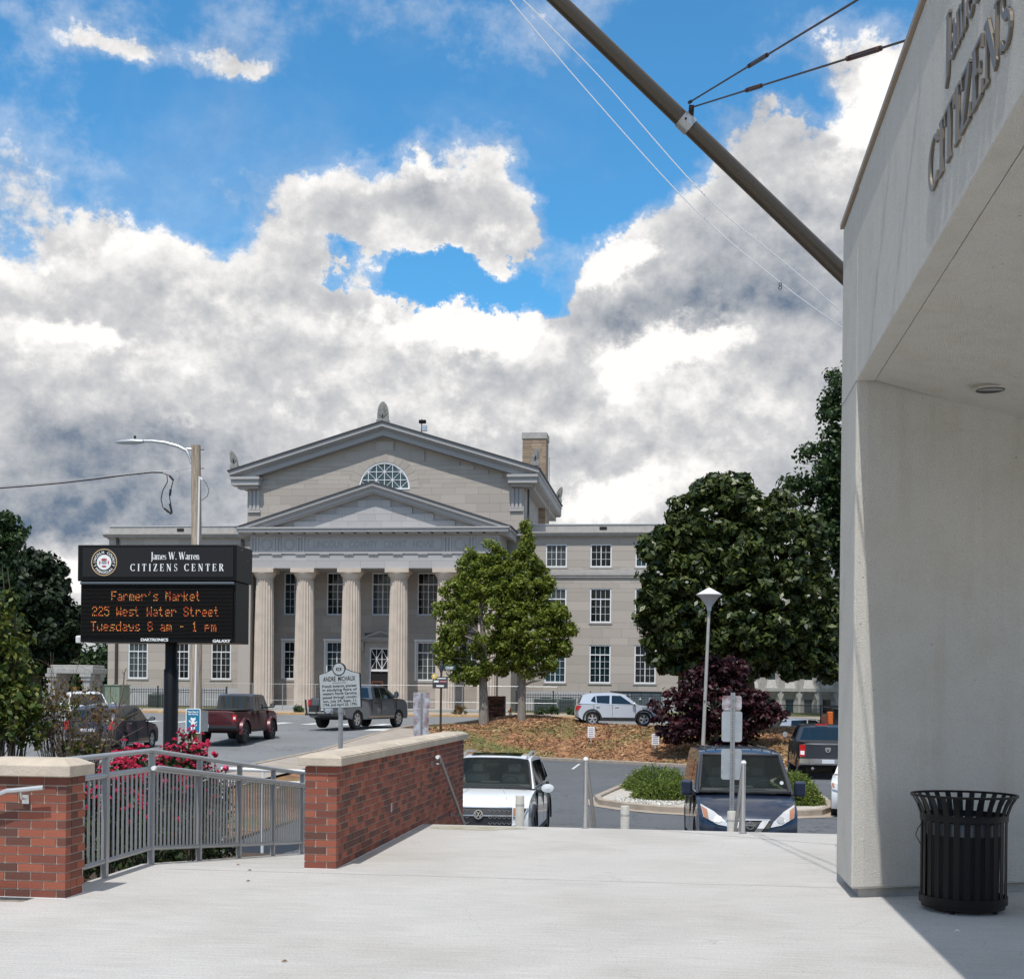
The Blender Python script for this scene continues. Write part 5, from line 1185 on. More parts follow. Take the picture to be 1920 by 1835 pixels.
# doorway
d = MB(); d.box(CC - 1.2, CC - .85, YK - .10, YK + .12, .5, 4.55); d.box(CC + .85, CC + 1.2, YK - .10, YK + .12, .5, 4.55); d.box(CC - 1.2, CC + 1.2, YK - .10, YK + .12, 4.552, 4.95); dr_ = wb(d, 'door_surround', M['stone_trim'], ch)
d = MB(); d.box(CC - .85, CC - .76, YK - .02, YK + .1, .5, 4.55); d.box(CC + .76, CC + .85, YK - .02, YK + .1, .5, 4.55); d.box(CC - .76, CC + .76, YK - .02, YK + .1, 2.95, 3.10); d.box(CC - .76, CC + .76, YK - .02, YK + .1, 4.45, 4.55)
wb(d, 'door_frame', M['white'], dr_)
d = MB(); x0, x1, z0, z1 = CC - .76, CC + .76, 3.1, 4.45
for a in (x0, (x0 + x1) / 2):
    w = (x1 - x0) / 2; d.bar((a, YK + .03, z0), (a + w, YK + .03, z1), .035); d.bar((a + w, YK + .034, z0), (a, YK + .034, z1), .035); d.bar((a + w / 2, YK + .038, z0), (a + w / 2, YK + .038, z1), .03); d.bar((a, YK + .042, (z0 + z1) / 2), (a + w, YK + .042, (z0 + z1) / 2), .03)
d.bar(((x0 + x1) / 2, YK + .026, z0), ((x0 + x1) / 2, YK + .026, z1), .05); tr = wb(d, 'transom_lattice', M['white'], dr_)
d = MB(); d.box(x0, x1, YK + .06, YK + .07, .5, 4.45); wb(d, 'transom_pane', M['dark'], dr_)
d = MB(); d.box(CC - .74, CC - .62, YK + .03, YK + .055, .5, 2.3); d.box(CC + .0, CC + .1, YK + .03, YK + .055, .5, 2.3); d.box(CC - .62, CC, YK + .03, YK + .055, 2.18, 2.3); d.box(CC - .62, CC, YK + .03, YK + .055, 1.2, 1.35); wb(d, 'door', M['door_wood'], dr_)
d = MB()
d.prism([(CC - 1.45, 5.10), (CC + 1.45, 5.10), (CC + 1.45, 5.22), (CC, 5.72), (CC - 1.45, 5.22)], 'y', YK - .42, YK - .02); d.prism([(CC - 1.3, 4.96), (CC + 1.3, 4.96), (CC + 1.3, 5.095), (CC - 1.3, 5.095)], 'y', YK - .34, YK - .02); wb(d, 'door_pediment', M['stone_trim'], dr_)
d = MB(); d.prism([(CC - 1.0, 5.24), (CC + 1.0, 5.24), (CC, 5.58)], 'y', YK - .425, YK - .421); wb(d, 'pediment_panel', M['carve'], dr_)
d = MB()
for s_ in (-1, 1): d.prism([(YK - .36, 4.95), (YK - .1, 4.95), (YK - .1, 4.3), (YK - .16, 4.3), (YK - .2, 4.55), (YK - .34, 4.8)], 'x', CC + s_ * 1.32 - .09, CC + s_ * 1.32 + .09)
wb(d, 'bracket', M['stone_trim'], dr_)
# --- portico platform and steps
b = MB(); b.box(-29.0, -10.7, YP - .9, YK + .1, .15, .48); wb(b, 'platform', M['stone_base'], ch)
b = MB()
for k in range(2): b.box(-27.0, -12.7, YP - 1.3 - k * .35, YP - .9 - k * .35, .1, .32 - k * .14)
wb(b, 'step', M['stone_base'], ch)
for px0, px1 in ((517, 563), (700, 745)):
    q0, q1 = onY(px0, 1335, 84.6), onY(px1, 1335, 84.6); b = MB(); b.box(q0.x, q1.x, 84.2, 85.05, .1, .62); wb(b, 'cheek_block', M['stone_base'], ch)
# --- columns
for cx in (-27.4, -24.62, -21.45, -18.25, -15.08, -12.3):
    b = MB(); b.lathe([(.67, .48), (.665, 2.5), (.64, 5.5), (.59, 8.2), (.56, 8.98)], (cx, YP + .62, 0), 40, flute=1, fd=.075); co = wb(b, 'column', M['column'], ch)
    b = MB(); b.lathe([(.575, 8.98), (.60, 9.02), (.58, 9.06), (.62, 9.12), (.78, 9.36), (.79, 9.42)], (cx, YP + .62, 0), 28); b.box(cx - .80, cx + .80, YP - .16, YP + 1.42, 9.422, 9.695); wb(b, 'capital', M['column'], co, smooth=True)
# pilasters at the ends of the portico wall
for cx in (-28.62, -11.08):
    b = MB(); b.box(cx - .42, cx + .42, YP + .1, YK + .9, .3, 9.2); b.box(cx - .48, cx + .48, YP + .04, YK + .95, 9.202, 9.695); wb(b, 'anta', M['stone'], ch)
# --- entablature
EX0, EX1 = -28.25, -11.45
b = MB(); b.box(EX0 + .06, EX1 - .06, YP + .1, YK + 1, 9.70, 11.9); b.box(EX1 - .9, EX1 + .85, YP + .14, YW + .4, 9.70, 11.9) if False else None; wb(b, 'entablature_core', M['stone_trim'], ch)
ashlar(EX0, EX1, 9.70, 10.66, YP, (), 'stone_grey', ch_=.48, bl=1.5, seed=4)
b = MB(); b.box(EX0 - .04, EX1 + .04, YP - .07, YP + .2, 10.66, 10.76); wb(b, 'taenia', M['stone_grey'], ch)
b = MB(); b.box(EX0, EX1, YP + .02, YP + .2, 10.762, 11.86); wb(b, 'frieze', M['stone_grey'], ch)
txs = [-27.93, -26.38, -24.78, -14.92, -13.32, -11.77]
for tx in txs:
    b = MB()
    for k in (-1, 0, 1): b.prism([(tx + k * .2 - .085, YP + .02), (tx + k * .2 - .05, YP - .05), (tx + k * .2 + .05, YP - .05), (tx + k * .2 + .085, YP + .02)], 'z', 10.80, 11.72)
    b.box(tx - .31, tx + .31, YP - .055, YP + .02, 11.722, 11.84); t_ = wb(b, 'triglyph', M['stone_grey'], ch)
for tx in txs + [CC - 3.3, CC - 1.65, CC, CC + 1.65, CC + 3.3]:
    b = MB(); b.box(tx - .33, tx + .33, YP - .10, YP - .072, 10.62, 10.70)
    for k in range(6): b.box(tx - .30 + k * .108, tx - .24 + k * .108, YP - .09, YP - .03, 10.55, 10.62)
    wb(b, 'guttae', M['stone_grey'], ch)
for cx in (-27.15, -25.58, -14.12, -12.55):
    wb(front(ringmb(0, 0, .30, .38, .05), cx, YP + .02, 11.28), 'roundel', M['stone_trim'], ch, smooth=True)
b = MB(); px0, px1 = CC - 4.5, CC + 4.5
b.box(px0, px1, YP - .03, YP + .02, 11.62, 11.70); b.box(px0, px1, YP - .03, YP + .02, 10.88, 10.96); b.box(px0, px0 + .08, YP - .03, YP + .02, 10.962, 11.618); b.box(px1 - .08, px1, YP - .03, YP + .02, 10.962, 11.618)
wb(b, 'inscription_frame', M['stone_grey'], ch)
wb(front(text_mb('LINCOLN \u00b7 COVNTY \u00b7 COVRT \u00b7 HOVSE', .46, .012, 8.1), CC, YP + .018, 11.06), 'inscription', mat('carved_letters', (.31, .30, .295), .9), ch)
# cornice + mutules
b = MB(); b.box(EX0 - .16, EX1 + .16, YP - .16, YP + 3, 11.862, 11.95); b.box(EX0 - .62, EX1 + .62, YP - .66, YP + 3.1, 12.03, 12.24); b.box(EX0 - .70, EX1 + .70, YP - .74, YP + 3.1, 12.242, 12.34); wb(b, 'cornice', M['stone_grey'], ch)
b = MB(); x = EX0 - .35
while x < EX1 + .3: b.box(x, x + .66, YP - .55, YP - .1, 11.955, 12.028); x += .855
b.box(EX1 + .1, EX1 + .55, YP + .3, YP + .9, 11.955, 12.028); b.box(EX1 + .1, EX1 + .55, YP + 1.4, YP + 2.0, 11.955, 12.028); wb(b, 'mutule', M['stone_grey'], ch)
# side of the entablature towards the right wing
b = MB(); b.box(EX1 + .0, EX1 + .06, YP + .1, YG, 9.72, 11.86); wb(b, 'side_frieze', M['stone_grey'], ch)
def raking(xc, half, ze, rise, y0, y1, layers, name, material, parent=ch):
    """chevron mouldings: layers = (drop_top, thickness, forward, widen)"""
    for i, (dt, th, fw, wd) in enumerate(layers):
        hx = half + wd; sl = rise / half; zz0 = ze - wd * sl; za = ze + rise
        P = [(xc - hx, zz0 - dt - th), (xc - hx, zz0 - dt), (xc, za - dt), (xc + hx, zz0 - dt), (xc + hx, zz0 - dt - th), (xc, za - dt - th)]
        b = MB(); n = 0
        for y in (y0 - fw, y1): b.v += [(p, y, q) for p, q in P]
        b.f += [(0, 1, 2, 5), (5, 2, 3, 4), (6, 11, 8, 7), (11, 10, 9, 8)] + [(k, (k + 1) % 6, 6 + (k + 1) % 6, 6 + k) for k in range(6)]
        wb(b, name if i else 'roof_edge', material if i else M['roof_dark'], parent)
raking(CC, 9.10, 12.42, 2.92, YP, YG, [(0, .09, .66, .12), (.092, .20, .60, .06), (.294, .10, .48, 0), (.396, .22, .38, 0), (.618, .10, .26, 0)], 'raking_cornice', M['stone_grey'])
sl = 2.92 / 9.1
def tclip(z): hh = (12.42 + 2.92 - .80 - z) / sl; return (CC - hh, CC + hh)
ashlar(CC - 9, CC + 9, 12.345, 14.5, YP + .05, (), 'stone_grey', ch_=.46, bl=1.15, clip=tclip, seed=21)
b = MB(); b.prism([(CC - 8.6, 12.345), (CC + 8.6, 12.345), (CC, 15.0)], 'y', YP + .18, YG); wb(b, 'tympanum', M['stone_grey'], ch)
# --- main gable block
GX0, GX1 = -29.45, -10.25; GH = 10.62; ze, rise = 16.62, 3.22; slg = rise / GH
b = MB(); b.prism([(GX0 + .1, 12.2), (GX0 + .1, 16.2), (CC, 19.15), (GX1 - .1, 16.2), (GX1 - .1, 12.2)], 'y', YG + .14, 106); wb(b, 'gable_wall', M['stone_trim'], ch)
LR = 1.78; LZ = 15.42
lun = [(CC - LR * math.sqrt(max(0, 1 - ((z - LZ) / LR) ** 2)), CC + LR * math.sqrt(max(0, 1 - ((z - LZ) / LR) ** 2)), z, z + .3) for z in [LZ + .3 * k for k in range(6)]]
lun = [(l[0] + .02, l[1] - .02, l[2], l[3]) for l in lun if l[1] - l[0] > .5]
def gclip(z): hh = min(9.6, (ze + rise - 1.05 - z) / slg); return (CC - hh, CC + hh)
ashlar(GX0, GX1, 12.55, 18.6, YG, lun, 'stone', ch_=.60, bl=1.6, clip=gclip, seed=33)
b = MB(); b.prism([(CC - 9.5, 16.0), (CC + 9.5, 16.0), (CC, 18.95)], 'y', YG + .115, YG + .14); wb(b, 'gable_field', M['stone'], ch)
# voussoir ring and lunette
b = MB(); NV = 13
for k in range(NV):
    a0, a1 = math.pi * k / NV + .006, math.pi * (k + 1) / NV - .006
    b.prism([(CC + r * math.cos(a), LZ + r * math.sin(a)) for r, a in ((LR, a0), (LR + .62, a0), (LR + .62, a1), (LR, a1))], 'y', YG - .012, YG + .13)
wb(b, 'voussoir', M['stone'], ch)
b = MB(); rr0 = MB()
b.v = []; n = 24
for i in range(n + 1):
    a = math.pi * i / n
    for r, y in ((LR, YG + .02), (LR - .12, YG + .02), (LR - .12, YG + .1), (LR, YG + .1)): b.v.append((CC + r * math.cos(a), y, LZ + r * math.sin(a)))
for i in range(n):
    for k in range(4): b.f.append((i * 4 + k, i * 4 + (k + 1) % 4, i * 4 + 4 + (k + 1) % 4, i * 4 + 4 + k))
b.box(CC - LR, CC + LR, YG - .03, YG + .1, LZ - .10, LZ + .0)
def inside(x, z): return (x * x + z * z) <= (LR - .1) ** 2 and z >= -.01
def seg(x0, z0, x1, z1, w, dy):
    pts = [(x0 + (x1 - x0) * t / 60, z0 + (z1 - z0) * t / 60) for t in range(61)]; ok = [p for p in pts if inside(*p)]
    if len(ok) > 2: b.bar((CC + ok[0][0], YG + dy, LZ + ok[0][1]), (CC + ok[-1][0], YG + dy, LZ + ok[-1][1]), w)
cell = .56
for k in range(-3, 4): seg(k * cell, 0, k * cell, 2, .04, .07)
for k in (1, 2): seg(-2, k * cell, 2, k * cell, .04, .066)
for i in range(-4, 4):
    for j in range(0, 4):
        x, z = i * cell, j * cell
        if (i + j) % 2 == 0: seg(x, z, x + cell, z + cell, .03, .062)
        else: seg(x + cell, z, x, z + cell, .03, .058)
lu = wb(b, 'lunette_window', M['white'], ch)
b = MB(); b.prism([(CC + (LR - .06) * math.cos(math.pi * i / 24), LZ + (LR - .06) * math.sin(math.pi * i / 24)) for i in range(25)], 'y', YG + .095, YG + .105); wb(b, 'pane', mat('lunette_glass', (.035, .075, .085), .15, spec=.7), lu)
raking(CC, GH, ze, rise, YG, 106.2, [(0, .10, .98, .12), (.102, .26, .90, .04), (.364, .10, .74, 0), (.466, .10, .58, 0), (.568, .34, .50, 0)], 'raking_cornice', M['stone_grey'])
# cornice returns, fluted corner panels
for s_ in (-1, 1):
    xo = CC + s_ * (GH - .02); xi = CC + s_ * (GH - 2.1)
    b = MB(); a_, c_ = sorted((xo, xi)); b.box(a_, c_, YG - .86, YG + .2, 15.98, 16.16); b.box(a_ + .06, c_ - .06, YG - .74, YG + .2, 15.60, 15.978); wb(b, 'cornice_return', M['stone_grey'], ch)
    b = MB(); xo2 = CC + s_ * (GH - .45); xi2 = CC + s_ * (GH - 1.9); a_, c_ = sorted((xo2, xi2)); b.box(a_, c_, YG - .45, YG + .2, 15.40, 15.598); wb(b, 'bed_mould', M['stone_grey'], ch)
    cx = CC + s_ * 9.1; b = MB()
    for k in (-1, 0, 1): b.prism([(cx + k * .27 - .12, YG), (cx + k * .27 - .07, YG - .08), (cx + k * .27 + .07, YG - .08), (cx + k * .27 + .12, YG)], 'z', 13.98, 15.36)
    b.box(cx - .45, cx + .45, YG - .12, YG, 13.80, 13.95); wb(b, 'fluted_panel', M['stone_grey'], ch)
# long eaves along the right side
b = MB(); xr = CC + GH; b.box(GX1 - .1, xr - .05, YG + .2, 106.1, 15.62, 15.98); b.box(GX1, xr - .4, YG + .2, 106, 15.3, 15.618); wb(b, 'eaves_cornice', M['stone_grey'], ch)
b = MB(); b.prism([(YG + .13, 12.5), (106, 12.5), (106, 16.1), (YG + .13, 16.1)], 'x', GX1 - .09, GX1); wb(b, 'side_wall', M['stone_trim'], ch)
b = MB(); b.tube([(GX1 + .25, YG + .35, 12.9), (GX1 + .25, YG + .35, 15.6)], .07, 8); wb(b, 'downpipe', M['roof_dark'], ch)
# palmette ornaments
def palmette(x, y, z, h, w, lab=None, lean=0):
    b = MB(); P = []
    for i in range(17):
        a = math.pi * i / 16; P.append((x + w / 2 * math.cos(a) * (1 - .25 * math.sin(a) ** 6) + lean * math.sin(a) * h, z + .12 + h * math.sin(a) ** .8))
    b.prism([(x - w * .42, z)] + [(x + w * .42, z)] + P, 'y', y - .08, y + .08)
    for k in range(7):
        a = R(20 + 140 * k / 6); b.bar((x, y - .10, z + .15), (x + w * .40 * math.cos(a) + lean * h * .7 * math.sin(a), y - .10, z + .15 + h * .78 * math.sin(a)), .05, .05)
    b.box(x - w * .55, x + w * .55, y - .14, y + .14, z - .25, z - .002)
    return wb(b, 'palmette', mat('grey_palmette', (.27, .265, .25), .9, var=.3, vscale=6, bump=.3, bscale=20), ch)
palmette(CC, YG - .6, 19.95, 1.1, .78)
palmette(CC - GH + .25, YG - .55, 17.0, .85, .5, lean=-.25); palmette(CC + GH - .25, YG - .55, 17.0, .85, .5, lean=.25)
palmette(CC + GH - .2, 105.6, 17.0, .85, .5, lean=.3)
# chimney
q0, q1 = onY(980, 815, 98.5), onY(1024, 815, 98.5); zt_ = onY(1000, 811, 98.5).z
b = MB(); b.box(q0.x, q1.x, 98.5, 100.4, 12.4, zt_ - .45); ck = wb(b, 'chimney', M['chimney'], ch)
b = MB(); rg = random.Random(5)
z = 13.0
while z < zt_ - .6:
    x = q0.x - .01; h = rg.choice((.16, .16, .24))
    while x < q1.x - .1:
        w = min(rg.uniform(.5, .9), q1.x + .01 - x); b.box(x + .01, x + w - .01, 98.47, 98.499, z + .01, z + h - .01); x += w
    z += h
wb(b, 'facing_brick', M['chimney'], ck)
b = MB(); b.box(q0.x - .06, q1.x + .06, 98.44, 100.46, zt_ - .448, zt_); wb(b, 'cap', M['stone_trim'], ck)
b = MB(); q = onY(1029, 950, 97); b.tube([(q.x, 97, 13), (q.x, 97, onY(1029, 858, 97).z)], .035, 6); wb(b, 'vent_pipe', M['gmetal'], ch)
# stones out: the 300 that show largest become parts, the rest is one mesh per material
vis = [j for j in stone_jobs]
vis.sort(key=lambda j: -j[0] * (1.15 if j[1] > -14 else 1.0))
for j in vis[:300]:
    ob = bpy.data.objects.new('stone_block', bmesh_cache[j[7]]); COL.objects.link(ob); ob.parent = ch
    ob.location = Vector((j[1], j[3], j[5])) - wloc(ch); ob.scale = (j[2] - j[1], j[4] - j[3], j[6] - j[5])
for k in ('stone', 'stone_grey'):
    b = MB()
    for j in vis[300:]:
        if j[7] == k: b.box(*j[1:7])
    if b.v: tag(wb(b, 'stonework', M[k], ch, recalc=False), None, None, None, 'stuff')
# roof-top weather station
q = onY(790, 818, 90.5); ws = thing('weather_station', 'small black sensor and grey box on a mast on the courthouse roof slope', 'weather station', q)
b = MB(); b.tube([q - Vector((0, 0, .3)), onY(791, 786, 90.5)], .035, 8); wb(b, 'mast', M['black'], ws)
a_, c_ = onY(786, 794, 90.5), onY(799, 789, 90.5); b = MB(); b.box(a_.x, c_.x, 90.3, 90.6, a_.z, c_.z + .05); wb(b, 'sensor', M['black'], ws, bevel=.03)
a_, c_ = onY(792, 808, 90.5), onY(801, 798, 90.5); b = MB(); b.box(a_.x, c_.x, 90.3, 90.55, a_.z, c_.z); wb(b, 'box', M['signback'], ws)

# ---------------------------------------------------------------- concrete office building behind the trees, right
ob_ = thing('office_building', 'grey precast concrete building with narrow recessed windows behind the parked pickup', 'building', (14, 96, -.6))
YO = 96.; q0 = onY(1461, 1300, YO).x; pitch = (onY(1551, 1330, YO).x - onY(1516, 1330, YO).x); wz = [(onY(1516, 1344, YO).z, onY(1516, 1311, YO).z), (onY(1516, 1274, YO).z, onY(1516, 1241, YO).z)]
cxw = onY(1481, 1330, YO).x
fr = MB(); pn_ = MB(); zj = onY(1500, 1293, YO).z
zrow = [(-1.6, zj - .12), (zj + .12, zj + 3.8)]
for i in range(-4, 9):
    c = cxw + i * pitch; x0, x1 = c - pitch / 2 + .08, c + pitch / 2 - .08
    for (zl, zh), (w0, w1) in zip(zrow, wz):
        wx0, wx1 = c - .26, c + .26; m_ = .42; zc0, zc1 = max(zl, w0 - .9), min(zh, w1 + .7)
        outer = [(x0, w0 + .1), (x0, w1 - .1), (wx0 - .12, zc1), (wx1 + .12, zc1), (x1, w1 - .1), (x1, w0 + .1), (wx1 + .12, zc0), (wx0 - .12, zc0)]
        inner = [(wx0, w0 + .0), (wx0, w1), (wx0, w1), (wx1, w1), (wx1, w1), (wx1, w0), (wx1, w0), (wx0, w0)]
        n = len(fr.v)
        fr.v += [(a, YO, b_) for a, b_ in outer] + [(a, YO + .35, b_) for a, b_ in inner]
        for k in range(8): fr.f.append((n + k, n + (k + 1) % 8, n + 8 + (k + 1) % 8, n + 8 + k))
        # flat fields around the funnel
        fr.f += [(n + 1, n + 2, n + 1)] if False else []
        c4 = [(x0, zh), (x1, zh), (x0, zl), (x1, zl)]; k = len(fr.v); fr.v += [(a, YO, b_) for a, b_ in c4]
        fr.f += [(n + 1, k, n + 2), (n + 2, k, k + 1, n + 3), (n + 3, k + 1, n + 4), (n + 5, k + 3, n + 6), (n + 6, k + 3, k + 2, n + 7), (n + 7, k + 2, n + 0)]
        pn_ = MB(); pn_.box(wx0, wx1, YO + .34, YO + .36, w0, w1); wb(pn_, 'window', M['glass'], ob_)
wb(fr, 'precast_panel', M['concrete'], ob_, recalc=False)
b = MB()
for i in range(-4, 10):
    x = cxw + (i - .5) * pitch; b.box(x - .078, x + .078, YO - .06, YO + .3, -1.6, zj - .122); b.box(x - .078, x + .078, YO - .06, YO + .3, zj + .122, zj + 3.8)
b.box(cxw - 4.5 * pitch, cxw + 8.5 * pitch, YO - .08, YO + .3, zj - .12, zj + .12); wb(b, 'rib', M['concrete'], ob_)
b = MB(); b.box(cxw - 4.5 * pitch, cxw + 8.6 * pitch, YO + .4, YO + 12, -1.6, zj + 3.79); b.box(cxw - 4.6 * pitch, cxw + 8.7 * pitch, YO - .2, YO + 12, zj + 3.8, zj + 4.3); wb(b, 'wall', M['concrete'], ob_)

# ---------------------------------------------------------------- things in front of the courthouse
def fence(name, lab, px0, px1, Y, ztop, n_rail=2, grp=None, dark='iron', pitch=.16, x01=None):
    x0, x1 = x01 or (onY(px0, 1320, Y).x, onY(px1, 1320, Y).x); zb = Hs(x0, Y) + .1
    t = thing(name, lab, 'fence', (x0, Y, zb), 0, grp); h = ztop - zb
    pm = MB().box(-.012, .012, -.012, .012, .06, h).mesh('picket', M[dark]); x = .1; k = 0; L_ = x1 - x0
    while x < L_: link('picket', pm, t, (x, 0, 0)); x += pitch; k += 1
    for z in (.16, h - .28, h - .13): b = MB(); b.box(0, L_, -.018, .018, z - .02, z + .02); b.build('rail', M[dark], t)
    x = 0
    while x <= L_ + .01: b = MB(); b.box(x - .04, x + .04, -.04, .04, 0, h + .10); b.box(x - .05, x + .05, -.05, .05, h + .101, h + .13); b.build('post', M[dark], t); x += 2.35
    return t
fence('iron_fence', 'black iron picket fence before the left wing, behind the round sign post and timber pole', 232, 425, 84.6, 1.68)
fence('iron_fence', 'black iron picket fence before the right wing behind the silver car', 968, 1245, 84.0, 1.62)
# slender temporary fence of grey tubes
tf = thing('temporary_fence', 'thin grey tubular construction fence across the portico front', 'fence', (onY(380, 1300, 82).x, 82, .2)); YT = 82.
xs = [onY(px, 1300, YT).x for px in (381, 473, 530, 591, 690, 760, 852, 867, 915, 974, 1045)]
for x in xs: b = MB(); b.tube([(x, YT, .1), (x, YT, 2.02)], .024, 8); wb(b, 'post', M['railpaint'], tf)
for z in (2.0, .98): b = MB(); b.tube([(xs[0], YT, z), (xs[-1], YT, z)], .013, 6); wb(b, 'rail', M['railpaint'], tf)
# utility cabinet
def box_at(name, lab, cat, px0, px1, py0, py1, Y, depth, m_, roofm=None):
    a_, c_ = onY(px0, py1, Y), onY(px1, py0, Y); t = thing(name, lab, cat, (a_.x, Y, a_.z)); b = MB(); b.box(a_.x, c_.x, Y, Y + depth, a_.z - .3, c_.z - .08); wb(b, 'body', m_, t, bevel=.03)
    b = MB(); b.box(a_.x - .05, c_.x + .05, Y - .05, Y + depth + .05, c_.z - .078, c_.z); wb(b, 'lid', roofm or m_, t, bevel=.02); return t, a_, c_
t, a_, c_ = box_at('transformer_cabinet', 'pale green utility transformer cabinet at the left end of the left iron fence', 'utility box', 191, 224, 1283, 1318, 80.6, 1.6, M['greenbox'])
b = MB(); b.box((a_.x + c_.x) / 2 - .01, (a_.x + c_.x) / 2 + .01, 80.585, 80.598, a_.z, c_.z - .15); wb(b, 'door_seam', M['dark'], t)
b = MB(); b.box(c_.x - .25, c_.x - .19, 80.57, 80.598, a_.z + .5, a_.z + .62); wb(b, 'handle', M['gmetal'], t)
t, a_, c_ = box_at('metal_enclosure', 'long slate-blue metal enclosure against the wing behind the silver car', 'shed', 1145, 1240, 1296, 1330, 87.5, 1.8, M['teal_shed'], M['trim'])
b = MB()
for k in (1, 2, 3, 4): x = a_.x + (c_.x - a_.x) * k / 5; b.box(x - .015, x + .015, 87.48, 87.498, a_.z, c_.z - .1)
b.box(a_.x + .2, a_.x + .5, 87.48, 87.497, a_.z + .2, c_.z - .2); wb(b, 'door_seam', M['dark'], t)
b = MB(); b.box(a_.x + .75, a_.x + 1.3, 87.47, 87.497, c_.z - .35, c_.z - .2); wb(b, 'label_plate', M['signback'], t)
b = MB()
for k in (2, 3, 4): x = a_.x + (c_.x - a_.x) * (k - .1) / 5; b.box(x - .07, x + .07, 87.46, 87.479, c_.z - .55, c_.z - .42)
wb(b, 'lock_plate', M['signwhite'], t)
def ac_unit(px, Y, lab, w=1.0, grp='air conditioning units behind the fences'):
    q = onY(px, 1330, Y); z = Hs(q.x, Y) + .1; t = thing('air_conditioner', lab, 'air conditioner', (q.x, Y, z), 0, grp)
    b = MB(); b.box(-w / 2, w / 2, 0, .9, 0, .92); b.build('casing', mat('grey_green_casing', (.12, .15, .14), .6), t, bevel=.03)
    b = MB()
    for k in range(9): b.box(-w / 2 + .06, w / 2 - .06, -.012, -.001, .10 + k * .085, .13 + k * .085)
    b.build('grille', M['dark'], t); b = MB(); b.lathe([(.36, .925), (.36, .96), (.0, .97)], (0, .45, 0), 18); b.build('fan_guard', M['dark'], t)
ac_unit(290, 85.6, 'boxy air conditioner behind the left iron fence'); ac_unit(1022, 85.4, 'boxy air conditioner in the left half of the right iron fence', 1.5); ac_unit(1062, 85.4, 'boxy air conditioner just left of the silver car roof', 1.1)
# traffic cone
q = onZ(957, 1343, .35); zc = Hs(q.x, q.y); cn = thing('traffic_cone', 'orange traffic cone with white collar between the two tree trunks', 'traffic cone', (q.x, q.y, zc))
b = MB(); b.box(-.19, .19, -.19, .19, 0, .03); b.lathe([(.14, .03), (.03, .70), (0, .71)], (0, 0, 0), 16); b.build('cone', M['orange'], cn)
b = MB(); b.lathe([(.095, .30), (.065, .46)], (0, 0, 0), 16); b.v = [(x * 1.06, y * 1.06, z) for x, y, z in b.v]; b.build('collar', M['signwhite'], cn, smooth=True)
# stack of brown logs/crate between the trunks
a_, c_ = onD(912, 1341, 69.5), onD(947, 1303, 69.5); cr_ = thing('brown_brick_stack', 'rough brown brick stack standing between the two trunks', 'brick stack', (a_.x, a_.y, a_.z)); rg = random.Random(2)
b = MB(); b.box(a_.x + .05, c_.x - .05, a_.y + .05, a_.y + .85, a_.z - .4, c_.z - .05); wb(b, 'core', M['trim'], cr_)
M['stackbrick'] = mat('dark_rough_brick', (.12, .05, .035), .95, island=.9, ramp=[(.1, (.035, .02, .016)), (.5, (.11, .045, .03)), (.9, (.19, .08, .05))])
z = a_.z - .3
while z < c_.z - .06:
    x = a_.x
    while x < c_.x - .05: w = rg.uniform(.14, .24); b = MB(); b.box(x, min(x + w, c_.x), a_.y - rg.uniform(0, .04), a_.y + .1, z, z + .085); wb(b, 'brick', M['stackbrick'], cr_); x += w + .012
    z += .095
# stone pergola on the left
YG2 = 79.0
def PG(px, py, dy=0): return onY(px, py, YG2 + dy)
pg = thing('stone_pergola', 'pale stone shelter with flat roof slab and square pillars left of the courthouse', 'pergola', PG(140, 1320))
b = MB(); a_, c_ = PG(88, 1262), PG(174, 1252.5); b.box(a_.x, c_.x, YG2, YG2 + 2.1, a_.z, c_.z); a2, c2 = PG(91.5, 1252.4), PG(172, 1246.5); b.box(a2.x, c2.x, YG2 + .2, YG2 + 1.9, a2.z + .004, c2.z); wb(b, 'roof_slab', M['concrete'], pg, bevel=.03)
zt = a_.z
for px, dy in ((100, .3), (119, 1.7), (164, .3), (183, 1.7)):
    q = onY(px, 1290, YG2 + dy); zb = Hs(q.x, q.y); b = MB(); b.box(q.x - .22, q.x + .22, q.y - .22, q.y + .22, zb, zt - .42); b.box(q.x - .30, q.x + .30, q.y - .30, q.y + .30, zt - .418, zt - .2); b.box(q.x - .36, q.x + .36, q.y - .36, q.y + .36, zt - .198, zt - .004); wb(b, 'pillar', M['concrete'], pg)
b = MB(); q0, q1 = onY(104, 1300, YG2 + 1.6), onY(180, 1300, YG2 + 1.6); b.box(q0.x, q1.x, YG2 + 1.5, YG2 + 1.7, .2, 1.2); wb(b, 'low_wall', M['concrete'], pg)
